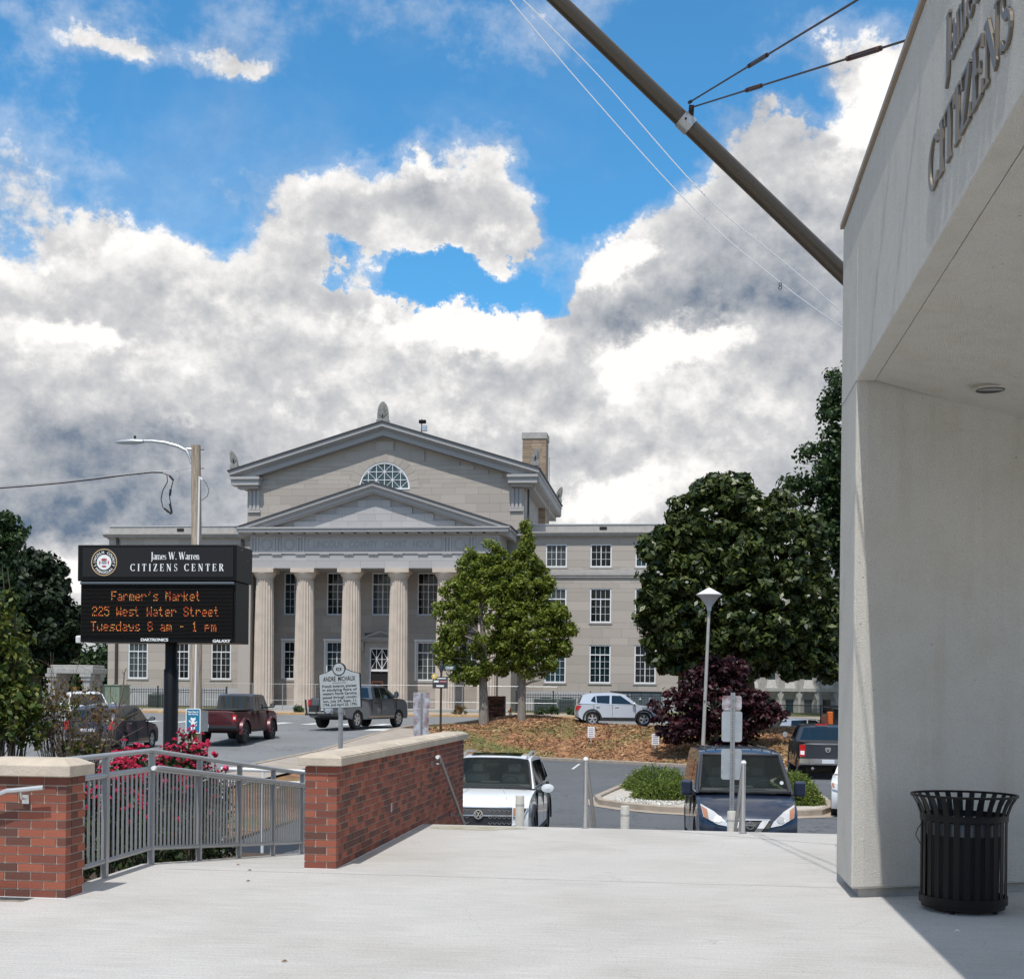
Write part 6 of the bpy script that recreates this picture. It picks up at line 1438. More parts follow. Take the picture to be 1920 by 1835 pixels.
# chain-link fence and the plant machine at the far right
YC = 66.5
x0, x1 = onY(1445, 1360, YC).x, onY(1640, 1360, YC).x; cf = thing('chain_link_fence', 'dark chain-link fence behind the bank, right of the purple maple', 'fence', (x0, YC, Hs(x0, YC)))
b = MB(); ztp = onY(1500, 1322, YC).z; zbt = min(Hs(x0, YC), Hs(x1, YC)) - .1; L_ = x1 - x0; Hh = ztp - zbt; s_ = -Hh
while s_ < L_:
    for dirn in (1, -1):
        p0x = s_ if dirn > 0 else s_ + Hh; p1x = s_ + Hh if dirn > 0 else s_; t0, t1 = 0., 1.
        # clip to [0, L_]
        def cl_(xa, xb):
            ta, tb = 0., 1.; dx = xb - xa
            for lim, sg in ((0, 1), (L_, -1)):
                va, vb = (xa - lim) * sg, (xb - lim) * sg
                if va < 0 and vb < 0: return None
                if va < 0: ta = max(ta, -va / (vb - va))
                if vb < 0: tb = min(tb, va / (va - vb))
            return (ta, tb) if tb > ta else None
        r_ = cl_(p0x, p1x)
        if r_:
            A = (x0 + p0x + (p1x - p0x) * r_[0], YC + .004 * dirn, zbt + Hh * r_[0]); B = (x0 + p0x + (p1x - p0x) * r_[1], YC + .004 * dirn, zbt + Hh * r_[1]); b.bar(A, B, .007)
    s_ += .11
tag(wb(b, 'chain_link_mesh', M['iron'], cf, recalc=False), None, None, None, 'stuff')
x = x0
while x < x1: b = MB(); b.tube([(x, YC, zbt), (x, YC, ztp + .05)], .03, 8); wb(b, 'post', M['iron'], cf); x += 2.4
b = MB(); b.tube([(x0, YC, ztp), (x1, YC, ztp)], .02, 8); wb(b, 'rail', M['iron'], cf)
YX = 72.; px_ = onY(1551, 1370, YX); ex_ = thing('excavator', 'orange construction machine with brown bucket and dark canopy beside the concrete building', 'excavator', (px_.x, YX, Hs(px_.x, YX)))
def XB(px0, py0, px1, py1, dy, d): a_, c_ = onY(px0, py1, YX + dy), onY(px1, py0, YX + dy); m_ = MB(); m_.box(a_.x, c_.x, YX + dy, YX + dy + d, a_.z, c_.z); return m_
wb(XB(1552, 1334, 1562, 1372, 0, .5), 'arm', M['orange'], ex_, bevel=.03); wb(XB(1551, 1323, 1600, 1327, .3, 1.8), 'canopy', M['trim'], ex_)
wb(XB(1556, 1327, 1559.5, 1335, .4, .1), 'canopy_post', M['trim'], ex_); wb(XB(1564, 1330, 1600, 1380, .6, 1.6), 'cab', M['trim'], ex_, bevel=.1)
a_ = onY(1538, 1342, YX); c_ = onY(1554, 1370, YX); b = MB(); b.prism([(onY(px, py, YX).x, onY(px, py, YX).z) for px, py in ((1541, 1341), (1549, 1340), (1550, 1350), (1553, 1352), (1548, 1366), (1538, 1362), (1538, 1352))], 'y', YX - .3, YX + .5); wb(b, 'bucket', mat('rusty_brown_steel', (.16, .055, .035), .8, var=.4, vscale=4), ex_, bevel=.03)
b = XB(1542, 1362, 1560, 1400, .1, 1.5); wb(b, 'track_body', M['orange'], ex_, bevel=.05)
# ---------------------------------------------------------------- vehicles
def interp(pts, t):  # pts sorted by first
    for (a, b), (c, d) in zip(pts[:-1], pts[1:]):
        if t <= c: return b + (d - b) * ((t - a) / (c - a) if c > a else 0)
    return pts[-1][1]
def wheel(parent, x, y, r, w, side, rim, spokes=5, rr=.64, chrome=False):
    cx = x; b = MB(); s = side
    prof = [(r * rr, -w / 2), (r * .93, -w / 2), (r, -w / 2 + .03), (r, w / 2 - .03), (r * .93, w / 2), (r * rr, w / 2 - .012)]
    b.lathe(prof, (cx, y, r), 28, 'x'); b.f = b.f[:-2]; o = b.build('wheel', M['tyre'], parent, smooth=True)
    fx = cx + s * (w / 2 - .03)
    b = MB(); b.lathe([(r * rr, 0), (r * rr, .008 * s)], (fx - .035 * s, y, r), 24, 'x'); b.build('dark_backing', M['dark'], o)  # dark disc stands for the shaded gap behind the spokes
    b = MB()
    for i in range(24):
        a = 2 * math.pi * i / 24
        for rad, dx in ((r * rr * .90, .005), (r * rr, .012), (r * rr, -.04), (r * rr * .90, -.04)): b.v.append((fx + dx * s, y + rad * math.cos(a), r + rad * math.sin(a)))
    for i in range(24):
        j = (i + 1) % 24
        for k in range(4): b.f.append((i * 4 + k, i * 4 + (k + 1) % 4, j * 4 + (k + 1) % 4, j * 4 + k))
    for k in range(spokes):
        a = 2 * math.pi * k / spokes + .3; ca, sa = math.cos(a), math.sin(a); w0, w1 = r * rr * (.13 if spokes < 8 else .08), r * rr * (.23 if spokes < 8 else .10); n = len(b.v)
        for dx in (.006, -.02):
            for (rad, ww) in ((.08 * r, w0), (.08 * r, -w0), (r * rr * .95, -w1), (r * rr * .95, w1)): b.v.append((fx + dx * s, y + rad * ca - ww * sa, r + rad * sa + ww * ca))
        b.f += [(n, n + 1, n + 2, n + 3), (n + 4, n + 7, n + 6, n + 5)] + [(n + i, n + (i + 1) % 4, n + 4 + (i + 1) % 4, n + 4 + i) for i in range(4)]
    b.lathe([(r * .16, -.02 * s), (r * .16, .010 * s), (0, .014 * s)], (fx, y, r), 14, 'x'); b.build('rim', rim, o, smooth=False)
    return o
class Car:
    """front is +y; profile 'body' = closed side outline of the lower body (y,z); greenhouse gh = (y,z) from rear belt over the roof to the front belt"""
    def __init__(s, name, label, cat, loc, rotz, paint, L, W, body, axles, wr, gh, wtop, wbelt=None, ww=.225, rim=None, spokes=5, E=.14, flare=None, group=None, clad=None, roofpaint=None, rr=.64, barrel=.04, open_front=False):
        s.t = thing(name, label, cat, loc, rotz, group); s.L, s.W = L, W; s.E = E; s.P = paint; s.body = body; s.gh = gh; s.wtop = wtop; s.wbelt = wbelt or W * .94; s.wr = wr
        zs = [p[1] for p in body]; s.zl = min(zs); s.barrel = barrel
        R_ = wr + .055
        poly = [p for p in body]      # order: rear bottom -> over the top -> front bottom
        bot = []
        for ya in sorted(axles, reverse=True):
            a0 = math.asin(max(-1, min(1, (s.zl - wr) / R_)))
            for k in range(11): a = a0 + (math.pi - 2 * a0) * k / 10; bot.append((ya + R_ * math.cos(a), wr + R_ * math.sin(a)))
        poly = poly + bot; n = len(poly); b = MB(); sl = [-1, -.97, -.86, -.55, -.2, .2, .55, .86, .97, 1]; s.zm = .55
        for q in sl:
            for (y, z) in poly: b.v.append(s.bp(q, y, z))
        for i in range(len(sl) - 1):
            for k in range(n): k2 = (k + 1) % n; b.f.append((i * n + k, i * n + k2, (i + 1) * n + k2, (i + 1) * n + k))
        b.f.append(tuple(range(n))); b.f.append(tuple(range((len(sl) - 1) * n, len(sl) * n))[::-1])
        s.bodyo = b.build('body', paint, s.t, smooth=True, sharp=38)
        b = MB(); b.box(-W / 2 + .26, W / 2 - .26, -L / 2 + .25, L / 2 - .25, s.zl - .02, s.zl + .45); b.build('underbody', M['dark'], s.t)
        # greenhouse
        if gh:
            b = MB(); sl2 = [-1, -.94, -.7, -.35, 0, .35, .7, .94, 1]; n = len(gh)
            for q in sl2:
                for i, (y, z) in enumerate(gh): b.v.append(s.gp(q, y, z))
            for i in range(len(sl2) - 1):
                for k in range(n - 1):
                    if open_front and k == n - 2 and 1 <= i <= len(sl2) - 3: continue
                    b.f.append((i * n + k, i * n + k + 1, (i + 1) * n + k + 1, (i + 1) * n + k))
            b.f.append(tuple(range(n))); b.f.append(tuple(range((len(sl2) - 1) * n, len(sl2) * n))[::-1])
            b.build('cabin', roofpaint or paint, s.t, smooth=True, sharp=40)
        for ya in axles:
            for sd in (-1, 1): wheel(s.t, sd * (W / 2 - ww / 2 - .02), ya, wr, ww, sd, rim or M['rim'], spokes, rr)
            if flare:
                for sd in (-1, 1):
                    b = MB(); m_ = 14
                    for k in range(m_ + 1):
                        a = R(-8 + 196 * k / m_)
                        for rr_, dx in ((R_ - .01, -.02), (R_ - .01, flare[0]), (R_ + flare[1], flare[0] * .8), (R_ + flare[1] + .015, -.02)): b.v.append((sd * (W / 2 + dx), ya + rr_ * math.cos(a), wr + rr_ * math.sin(a)))
                    for k in range(m_):
                        for j in range(3): b.f.append((k * 4 + j, k * 4 + j + 1, k * 4 + 5 + j, k * 4 + 4 + j))
                    b.build('wheel_arch', flare[2], s.t, smooth=True)
    def bp(s, q, y, z):
        end = min(1, abs(y) / (s.L / 2)) ** 5; x = q * s.W / 2 * (1 - s.barrel * ((z - s.zm) / .5) ** 2 if z > s.zm else 1 - s.barrel * .6 * ((z - s.zm) / .5) ** 2)
        x *= 1 - .06 * end * abs(q) ** 1
        yy = y - math.copysign(1, y) * s.E * abs(q) ** 3 * end
        crown = .035 * q ** 4 if z > s.zm + .15 else 0
        return (x, yy, z - crown)
    def hw(s, z): zb, zt = s.gh[0][1], max(p[1] for p in s.gh); f = max(0, min(1, (z - zb) / (zt - zb))); return (s.wbelt + (s.wtop - s.wbelt) * f ** 1.15) / 2
    def gp(s, q, y, z):
        zt = max(p[1] for p in s.gh); zb = s.gh[0][1]; f = (z - zb) / (zt - zb); mid = (s.gh[0][0] + s.gh[-1][0]) / 2
        return (q * s.hw(z), y - (.10 * q * q * (1 if y > mid else -1)) * (1 - .45 * f), z - .045 * q ** 4 * (f > .85))
    def side_glass(s, P, name='side_window', m=None, sides=(-1, 1), off=.006):
        for sd in sides:
            b = MB(); n = len(P)
            for d in (off, -.01):
                for y, z in P: p = s.gp(1, y, z); b.v.append((sd * (p[0] + d), p[1], z))
            b.f = [tuple(range(n)), tuple(range(n, 2 * n))[::-1]] + [(i, (i + 1) % n, n + (i + 1) % n, n + i) for i in range(n)]
            b.build(name, m or M['carglass'], s.t)
    def face_glass(s, a, b_, v0=.07, v1=.92, u=.9, u1=None, name='windscreen', off=.012, m=None, nu=10, ulo=None):
        """glass on the greenhouse face between outline points a (low) and b_ (high)"""
        (ya, za), (yb, zb) = a, b_; b = MB(); nv = 4; ny, nz = (zb - za), -(yb - ya); l = math.hypot(ny, nz); ny, nz = ny / l, nz / l
        if (ny > 0) != (ya > (s.gh[0][0] + s.gh[-1][0]) / 2): ny, nz = -ny, -nz
        for j in range(nv + 1):
            f = v0 + (v1 - v0) * j / nv; uu = u + ((u1 or u) - u) * j / nv
            for i in range(nu + 1): q = -uu + 2 * uu * i / nu; x, y, z = s.gp(q, ya + (yb - ya) * f, za + (zb - za) * f); b.v.append((x, y + ny * off, z + nz * off))
        for j in range(nv):
            for i in range(nu): k = j * (nu + 1) + i; b.f.append((k, k + 1, k + nu + 2, k + nu + 1))
        return b.build(name, m or M['carglass'], s.t, smooth=True)
    def end_y(s, z, fr=1):
        P = [(p[1], p[0]) for p in s.body if (p[0] > s.L / 2 - .75 if fr > 0 else p[0] < -s.L / 2 + .6)]; P.sort()
        return interp(P, z) if P else fr * s.L / 2
    def detail(s, P, name, m, fr=1, off=.008, th=.05, parent=None, bevel=0):
        """thin plate whose outline is (x,z) points, hugging the front (fr=1) or rear (fr=-1)"""
        bm = bmesh.new(); f = bm.faces.new([bm.verts.new((x, 0, z)) for x, z in P]); xs = [p[0] for p in P]; zs = [p[1] for p in P]
        for ax, lo, hi, st in ((0, min(xs), max(xs), .12), (2, min(zs), max(zs), .05)):
            k = math.floor(lo / st) + 1
            while k * st < hi - 1e-4:
                co = [0, 0, 0]; no = [0, 0, 0]; co[ax] = k * st; no[ax] = 1; bmesh.ops.bisect_plane(bm, geom=bm.verts[:] + bm.edges[:] + bm.faces[:], plane_co=co, plane_no=no); k += 1
        r = bmesh.ops.extrude_face_region(bm, geom=bm.faces[:]); new = {v for v in r['geom'] if isinstance(v, bmesh.types.BMVert)}
        for v in bm.verts:
            x, z = v.co.x, v.co.z; q = x / (s.W / 2); y = s.end_y(z, fr); end = min(1, abs(y) / (s.L / 2)) ** 5
            v.co.y = y - fr * s.E * abs(q) ** 3 * end + fr * (off if v in new else off - th)
        bmesh.ops.recalc_face_normals(bm, faces=bm.faces); me = bpy.data.meshes.new(name); bm.to_mesh(me); bm.free(); me.materials.append(m)
        return link(name, me, parent or s.t)
    def rect(s, x0, x1, z0, z1, name, m, fr=1, off=.008, th=.05, parent=None): return s.detail([(x0, z0), (x1, z0), (x1, z1), (x0, z1)], name, m, fr, off, th, parent)
    def interior(s, yd, zb, ys, w=.36, drive=1):
        b = MB(); b.box(-s.W / 2 + .14, s.W / 2 - .14, yd - .30, yd, zb, zb + .055); b.box(-.18, .18, yd - .34, yd - .2, zb + .05, zb + .10); b.build('dashboard', M['dash'], s.t, bevel=.02)
        for sd in (-1, 1):
            b = MB(); b.box(sd * w - .24, sd * w + .24, ys - .08, ys + .06, zb, zb + .20); se = b.build('seat', M['seat'], s.t, bevel=.05)
            b = MB(); b.box(sd * w - .12, sd * w + .12, ys - .06, ys + .03, zb + .22, zb + .38); b.build('headrest', M['seat'], se, bevel=.04)
        b = MB(); b.tube([(-w + .17 * math.cos(t), yd - .42 + .06 * math.sin(t), zb + .03 + .16 * math.sin(t)) for t in [2 * math.pi * k / 18 for k in range(19)]], .014, 6); b.tube([(-w - .15, yd - .42, zb + .03), (-w + .15, yd - .42, zb + .03)], .018, 6); b.build('steering_wheel', M['trim'], s.t)
        b = MB(); b.box(-.13, .13, yd - .55, yd - .53, zb + .36, zb + .43); b.build('rear_view_mirror', M['trim'], s.t)
    def mirror(s, y, z, m, h=.16, w=.24, sides=(-1, 1), gap=.05, tall=False):
        for sd in sides:
            x = sd * (s.W / 2 + gap + w / 2); b = MB(); b.lathe([(.0, -.07), (.62, -.065), (.92, -.03), (1, .02), (.9, .06), (.0, .075)], (0, 0, 0), 16, 'y')
            b.v = [(x + v[0] * w / 2, y + v[1], z + (1 if not tall else 1) * v[2] * h / 2) for v in b.v]; o = b.build('mirror', m, s.t, smooth=True)
            b = MB(); b.bar((sd * (s.W / 2 - .10), y, z - h * .35), (x, y, z - h * .35), .05, .05); b.build('mirror_arm', M['trim'], o)
            b = MB(); b.lathe([(.84, -.074), (.84, -.071)], (0, 0, 0), 16, 'y'); b.v = [(x + v[0] * w / 2, y + v[1], z + v[2] * h / 2) for v in b.v]; b.build('mirror_glass', M['chrome'], o)
    def sidebox(s, y0, y1, z0, z1, name, m, pr=.012, sides=(-1, 1)):
        for sd in sides:
            b = MB(); x = max(abs(s.bp(1, (y0 + y1) / 2, z)[0]) for z in (z0, z1)); a, c = sorted((sd * (x - .06), sd * (x + pr))); b.box(a, c, y0, y1, z0, z1); b.build(name, m, s.t, bevel=.004)
def seams(c, ys, z0, z1, zt=None):
    for y in ys: c.sidebox(y - .006, y + .006, z0, z1, 'door_seam', M['dark'], .0015)

# white crossover, nose towards the plaza
q = onD(898, 1500, 23.6)
suv = Car('parked_car', 'white crossover with panoramic roof and chrome round badge parked nose-in behind the brick wall', 'car', (q.x + .0, q.y + 2.2, -1.19), math.pi, M['p_white'], 4.46, 1.84,
    [(-2.0, .26), (-2.18, .42), (-2.2, .72), (-2.14, 1.02), (-2.02, 1.07), (.95, 1.06), (1.18, 1.055), (1.75, .985), (2.05, .90), (2.16, .80), (2.22, .66), (2.22, .40), (2.14, .24)], (1.36, -1.33), .345,
    [(-2.02, 1.06), (-1.72, 1.46), (-1.45, 1.585), (-.5, 1.64), (.15, 1.61), (.33, 1.57), (1.13, 1.06)], 1.36, 1.72, rim=M['rim'], flare=(.012, .05, M['trim']), E=.20, open_front=True)
suv.face_glass((1.13, 1.06), (.33, 1.57), .0, 1.0, .945, .945, m=M['windscreen']); suv.interior(1.02, 1.07, -.05)
suv.side_glass([(.82, 1.10), (-.18, 1.09), (-.18, 1.52), (.22, 1.52)]); suv.side_glass([(-.25, 1.09), (-1.25, 1.09), (-1.30, 1.50), (-.25, 1.52)]); suv.side_glass([(-1.33, 1.12), (-1.75, 1.14), (-1.5, 1.42), (-1.38, 1.45)])
b = MB(); n = 0
for q_ in (-.78, -.4, 0, .4, .78):
    for y, z in ((.05, 1.625), (-.5, 1.647), (-1.35, 1.60)): b.v.append((q_ * .62, y, z + .004 - .02 * q_ ** 4))
for i in range(4):
    for k in range(2): b.f.append((i * 3 + k, i * 3 + k + 1, i * 3 + 4 + k, i * 3 + 3 + k))
b.build('panoramic_roof', M['carglass'], suv.t, smooth=True)
for sd in (-1, 1):
    b = MB(); b.tube([(sd * .615, .22, 1.575), (sd * .63, .05, 1.635), (sd * .635, -.6, 1.675), (sd * .62, -1.4, 1.63), (sd * .6, -1.55, 1.57)], .017, 8); b.build('roof_rail', M['alu'], suv.t, smooth=True)
suv.mirror(.88, 1.06, M['p_white'], .17, .25)
suv.detail([(-.86, .79), (-.80, .66), (-.60, .64), (-.60, .80)], 'headlight', M['lamp_clear'], off=.014); suv.detail([(.86, .79), (.80, .66), (.60, .64), (.60, .80)], 'headlight', M['lamp_clear'], off=.014)
for sd in (-1, 1):
    suv.detail([(sd * .83, .775), (sd * .79, .675), (sd * .71, .67), (sd * .71, .78)], 'lamp_cell', M['carglass'], off=.018); suv.detail([(sd * .69, .775), (sd * .69, .675), (sd * .61, .665), (sd * .61, .79)], 'lamp_cell', M['lamp_amber'], off=.018)
gr = suv.detail([(-.585, .80), (-.585, .48), (-.48, .42), (.48, .42), (.585, .48), (.585, .80)], 'grille', M['trim'], off=.010)
for z in (.80, .655): suv.rect(-.585, .585, z - .010, z + .010, 'chrome_bar', M['chrome'], off=.024, parent=gr)
b = MB()
for r_ in range(3):
    for k in range(14):
        x = -.54 + k * .083; z = .74 - r_ * .10 - (.02 if r_ else 0)
        if abs(x) < .13: continue
        y = suv.end_y(z) - suv.E * abs(x / .92) ** 3 + .018; b.bar((x - .035, y, z + .016), (x, y, z - .016), .009); b.bar((x, y, z - .016), (x + .035, y, z + .016), .009)
b.build('grille_mesh', M['gmetal'], gr)
yy = suv.end_y(.67) + .03; em = ringmb(0, 0, .068, .083, .018, 28); remap(em, lambda x, y, z: (x, yy + z, .675 + y)); em.build('badge', M['chrome'], suv.t, smooth=True)
em = MB()
for (x0, z0, x1, z1) in ((-.038, .058, 0, .008), (0, .008, .038, .058), (-.060, .035, -.030, -.052), (-.030, -.052, 0, .004), (0, .004, .030, -.052), (.030, -.052, .060, .035)): em.bar((x0, yy + .008, .675 + z0), (x1, yy + .0081, .675 + z1), .013, .016)
em.build('badge_mark', M['chrome'], suv.t)
em = MB(); em.lathe([(.068, -.002), (.068, .004)], (0, yy, .675), 24, 'y'); em.build('badge_plate', M['dark'], suv.t)
suv.rect(-.62, .62, .33, .40, 'lower_grille', M['trim']); suv.detail([(.42, .44), (.75, .52), (.75, .47), (.45, .41)], 'bumper_trim', M['chrome'], off=.02); suv.detail([(-.42, .44), (-.75, .52), (-.75, .47), (-.45, .41)], 'bumper_trim', M['chrome'], off=.02)
b = MB()
for sd in (-1, 1): b.bar((sd * .30, 1.25, 1.068), (sd * .48, 2.0, .925), .008, .006)
b.build('bonnet_crease', M['signback'], suv.t)
seams(suv, (.86, -.22, -1.25), .40, 1.04); suv.sidebox(-.55, -.37, .87, .90, 'door_handle', M['p_white'], .03); suv.sidebox(.0, .0 + .01, .4, .4, 'trim_dot', M['dark'], 0) if False else None
suv.sidebox(-.95, .95, .25, .33, 'sill_trim', M['trim'], .01)
def seal(c, a, b_, u=.93, m=None, w=.03):
    (ya, za), (yb, zb) = a, b_; pts = []
    for f0, f1, q0, q1 in ((0, 1, -u, -u), (1, 1, -u, u), (1, 0, u, u), (0, 0, u, -u)):
        for k in range(8): f = f0 + (f1 - f0) * k / 8; q = q0 + (q1 - q0) * k / 8; x, y, z = c.gp(q, ya + (yb - ya) * f, za + (zb - za) * f); pts.append((x, y + .014, z + .012))
    pts.append(pts[0]); b = MB(); b.tube(pts, w, 6); b.build('windscreen_seal', m or M['trim'], c.t)
seal(suv, (1.12, 1.07), (.34, 1.56), w=.022)
b = MB(); b.bar((-.72, 1.16, 1.075), (.72, 1.16, 1.075), .05, .03); b.build('wiper_cowl', M['trim'], suv.t)

# navy delivery van
q = onD(1391, 1500, 23.5)
van = Car('parked_van', 'dark blue compact delivery van facing the stairs beside the kerbed island', 'van', (q.x + .02, q.y + 2.35, -1.25), math.pi + .055, M['p_navy'], 4.7, 1.84,
    [(-2.2, .25), (-2.33, .5), (-2.35, 1.0), (-2.30, 1.12), (1.05, 1.10), (1.48, 1.06), (1.9, .93), (2.14, .80), (2.26, .68), (2.33, .55), (2.33, .35), (2.2, .22)], (1.47, -1.45), .31,
    [(-2.30, 1.11), (-2.24, 1.72), (-2.1, 1.84), (-.5, 1.875), (.35, 1.84), (.55, 1.76), (1.45, 1.09)], 1.50, 1.78, E=.30, rim=M['rim_dark'], barrel=.03, open_front=True)
van.face_glass((1.45, 1.09), (.55, 1.76), .0, 1.0, .945, .945, m=M['windscreen']); van.interior(1.36, 1.115, .1, .38)
van.side_glass([(1.02, 1.16), (.15, 1.14), (.15, 1.62), (.50, 1.62)]); van.side_glass([(.05, 1.14), (-.95, 1.14), (-.95, 1.64), (.05, 1.64)], m=M['carglass']); van.side_glass([(1.24, 1.13), (1.09, 1.15), (.62, 1.60), (.68, 1.58)])
for sd in (-1, 1):
    b = MB(); x = sd * (1.84 / 2 + .12); b.box(x - .105, x + .105, 1.02, 1.16, 1.02, 1.31); o_ = b.build('mirror', M['p_navy'], van.t, bevel=.045)
    b = MB(); b.box(min(sd * .80, x), max(sd * .80, x), 1.06, 1.12, 1.03, 1.09); b.build('mirror_arm', M['trim'], o_)
for sd in (-1, 1):
    hd = van.detail([(sd * .84, .93), (sd * .80, .72), (sd * .56, .60), (sd * .36, .565), (sd * .42, .66), (sd * .62, .82)], 'headlight', M['lamp_clear'], off=.022, th=.10)
    van.detail([(sd * .83, .90), (sd * .795, .73), (sd * .71, .68), (sd * .73, .84)], 'indicator', M['lamp_amber'], off=.030, th=.02, parent=hd)
    van.detail([(sd * (.55 + .075 * math.cos(t)), .69 + .06 * math.sin(t)) for t in [i * math.pi / 6 for i in range(12)]], 'lamp_bowl', M['chrome'], off=.032, th=.02, parent=hd)
    van.detail([(sd * .31, .64), (sd * .385, .64), (sd * .31, .50), (sd * .20, .46)], 'grille_insert', M['trim'], off=.024)
    van.detail([(sd * .34, .68), (sd * .22, .68), (sd * .02, .42), (sd * .14, .42)], 'chrome_wing', M['chrome'], off=.030)
    van.detail([(sd * .165, .655), (sd * .02, .655), (sd * .02, .44)], 'grille', M['trim'], off=.020) if sd > 0 else van.detail([(sd * .02, .655), (sd * .165, .655), (sd * .02, .44)], 'grille', M['trim'], off=.020)
van.rect(-.36, .36, .68, .705, 'chrome_bar', M['chrome'], off=.028)
yy = van.end_y(.60) + .04; em = ringmb(0, 0, .058, .072, .014, 24); remap(em, lambda x, y, z: (x, yy + z, .60 + y)); em.box(-.09, .09, yy, yy + .016, .588, .612); em.build('badge', M['chrome'], van.t, smooth=False)
van.rect(-.55, .55, .28, .38, 'lower_grille', M['trim'], off=.012)
for k in (-.62, -.44, -.24, .24, .44, .62):
    b = MB(); b.bar((k, .30, 1.848), (k, -2.1, 1.85), .02, .014); b.build('roof_rib', M['p_navy'], van.t)
b = MB(); b.bar((-.55, 1.475, 1.105), (.1, 1.45, 1.13), .02, .02); b.bar((.1, 1.475, 1.105), (.62, 1.45, 1.13), .02, .02); b.build('wiper', M['trim'], van.t)
seal(van, (1.43, 1.105), (.57, 1.74), .92, w=.03)
st_ = MB(); p = van.gp(-.80, 1.22, 1.26); st_.lathe([(.035, 0), (.035, .004)], (p[0], p[1] + .03, p[2] + .02), 14, 'y'); st_.build('windscreen_sticker', M['signwhite'], van.t)
seams(van, (1.05, .10, -1.0), .35, 1.08); van.sidebox(.22, .40, .92, .96, 'door_handle', M['trim'], .03)
# silver-white car mostly hidden by the building corner
q = onD(1549, 1450, 31.8)
hc = Car('parked_car', 'white car mostly hidden by the stucco corner, only one headlamp and front wheel showing', 'car', (q.x + 1.36, q.y + 2.2, -1.29), math.pi - .16, M['p_white'], 4.6, 1.86,
    [(-2.1, .26), (-2.28, .5), (-2.28, .9), (-2.1, 1.02), (1.0, 1.0), (1.8, .92), (2.12, .84), (2.28, .66), (2.28, .38), (2.15, .22)], (1.40, -1.36), .345,
    [(-2.1, 1.0), (-1.6, 1.48), (-.4, 1.62), (.3, 1.55), (1.1, 1.0)], 1.35, 1.72, E=.22, spokes=10, rim=M['rim'])
hc.face_glass((1.1, 1.0), (.3, 1.55)); hc.side_glass([(.75, 1.05), (-.3, 1.04), (-.3, 1.5), (.15, 1.48)])
for sd in (-1, 1): hc.detail([(sd * .90, .86), (sd * .86, .70), (sd * .62, .64), (sd * .66, .80)], 'headlight', M['lamp_clear'], off=.02); hc.detail([(sd * .88, .84), (sd * .86, .74), (sd * .80, .72), (sd * .82, .83)], 'indicator', M['lamp_amber'], off=.026)
hc.rect(-.5, .5, .42, .72, 'grille', M['trim'])

def pickup(name, label, loc, rotz, paint, L, W, Hc, rim, group=None, cab=(.35, 2.2), bedz=1.32, wr=.40, hood=1.28, axles=(1.95, -1.75), flare=None, cabpaint=None, boxy=False, spokes=6):
    h = L / 2; y0, y1 = cab
    # y0 rear of cab, y1 base of windscreen
    body = [(-h + .12, .50), (-h, .60), (-h, bedz - .04), (-h + .04, bedz), (y0, bedz), (y1 - .05, hood + .04), (h - .45, hood), (h - .12, hood - .10), (h - .02, hood - .28), (h, .62), (h - .1, .42)]
    gh = [(y0 + .02, bedz - .02), (y0 + .18, Hc - .08), (y0 + .40, Hc), (y1 - 1.15, Hc), (y1 - .90, Hc - .05), (y1, hood + .03)] if not boxy else [(y0 + .02, bedz - .02), (y0 + .08, Hc - .06), (y0 + .2, Hc), (y1 - .62, Hc), (y1 - .45, Hc - .06), (y1, hood + .03)]
    c = Car(name, label, 'pickup truck', loc, rotz, paint, L, W, body, axles, wr, gh, W * (.74 if not boxy else .84), W * .93, ww=.28, rim=rim, spokes=spokes, E=.10 if not boxy else .05, flare=flare, roofpaint=cabpaint, group=group, barrel=.03)
    c.face_glass(gh[-1], gh[-2], .06, .95, .90, .86); c.face_glass(gh[0], gh[1], .12, .90, .84, .80, name='rear_window')
    ym = (y0 + y1 - .9) / 2 + .05
    zt = Hc - .12; zb = bedz + .03
    c.side_glass([(y1 - .45, zb), (ym + .05, zb), (ym + .05, zt), (y1 - 1.08 if not boxy else y1 - .62, zt)]); c.side_glass([(ym - .05, zb), (y0 + .32, zb), (y0 + .42, zt), (ym - .05, zt)])
    # open bed: flat dark sheet in place of a shaded recess
    b = MB(); b.box(-W / 2 + .10, W / 2 - .10, -h + .08, y0 - .06, bedz + .002, bedz + .012); b.build('bed', M['trim'], c.t)
    seams(c, (y1 - .25, ym, y0 + .02), .62, bedz - .02); c.sidebox(ym - .28, ym - .12, bedz - .22, bedz - .18, 'door_handle', M['trim'], .03); c.sidebox(y0 + .35, y0 + .5, bedz - .22, bedz - .18, 'door_handle', M['trim'], .03)
    return c
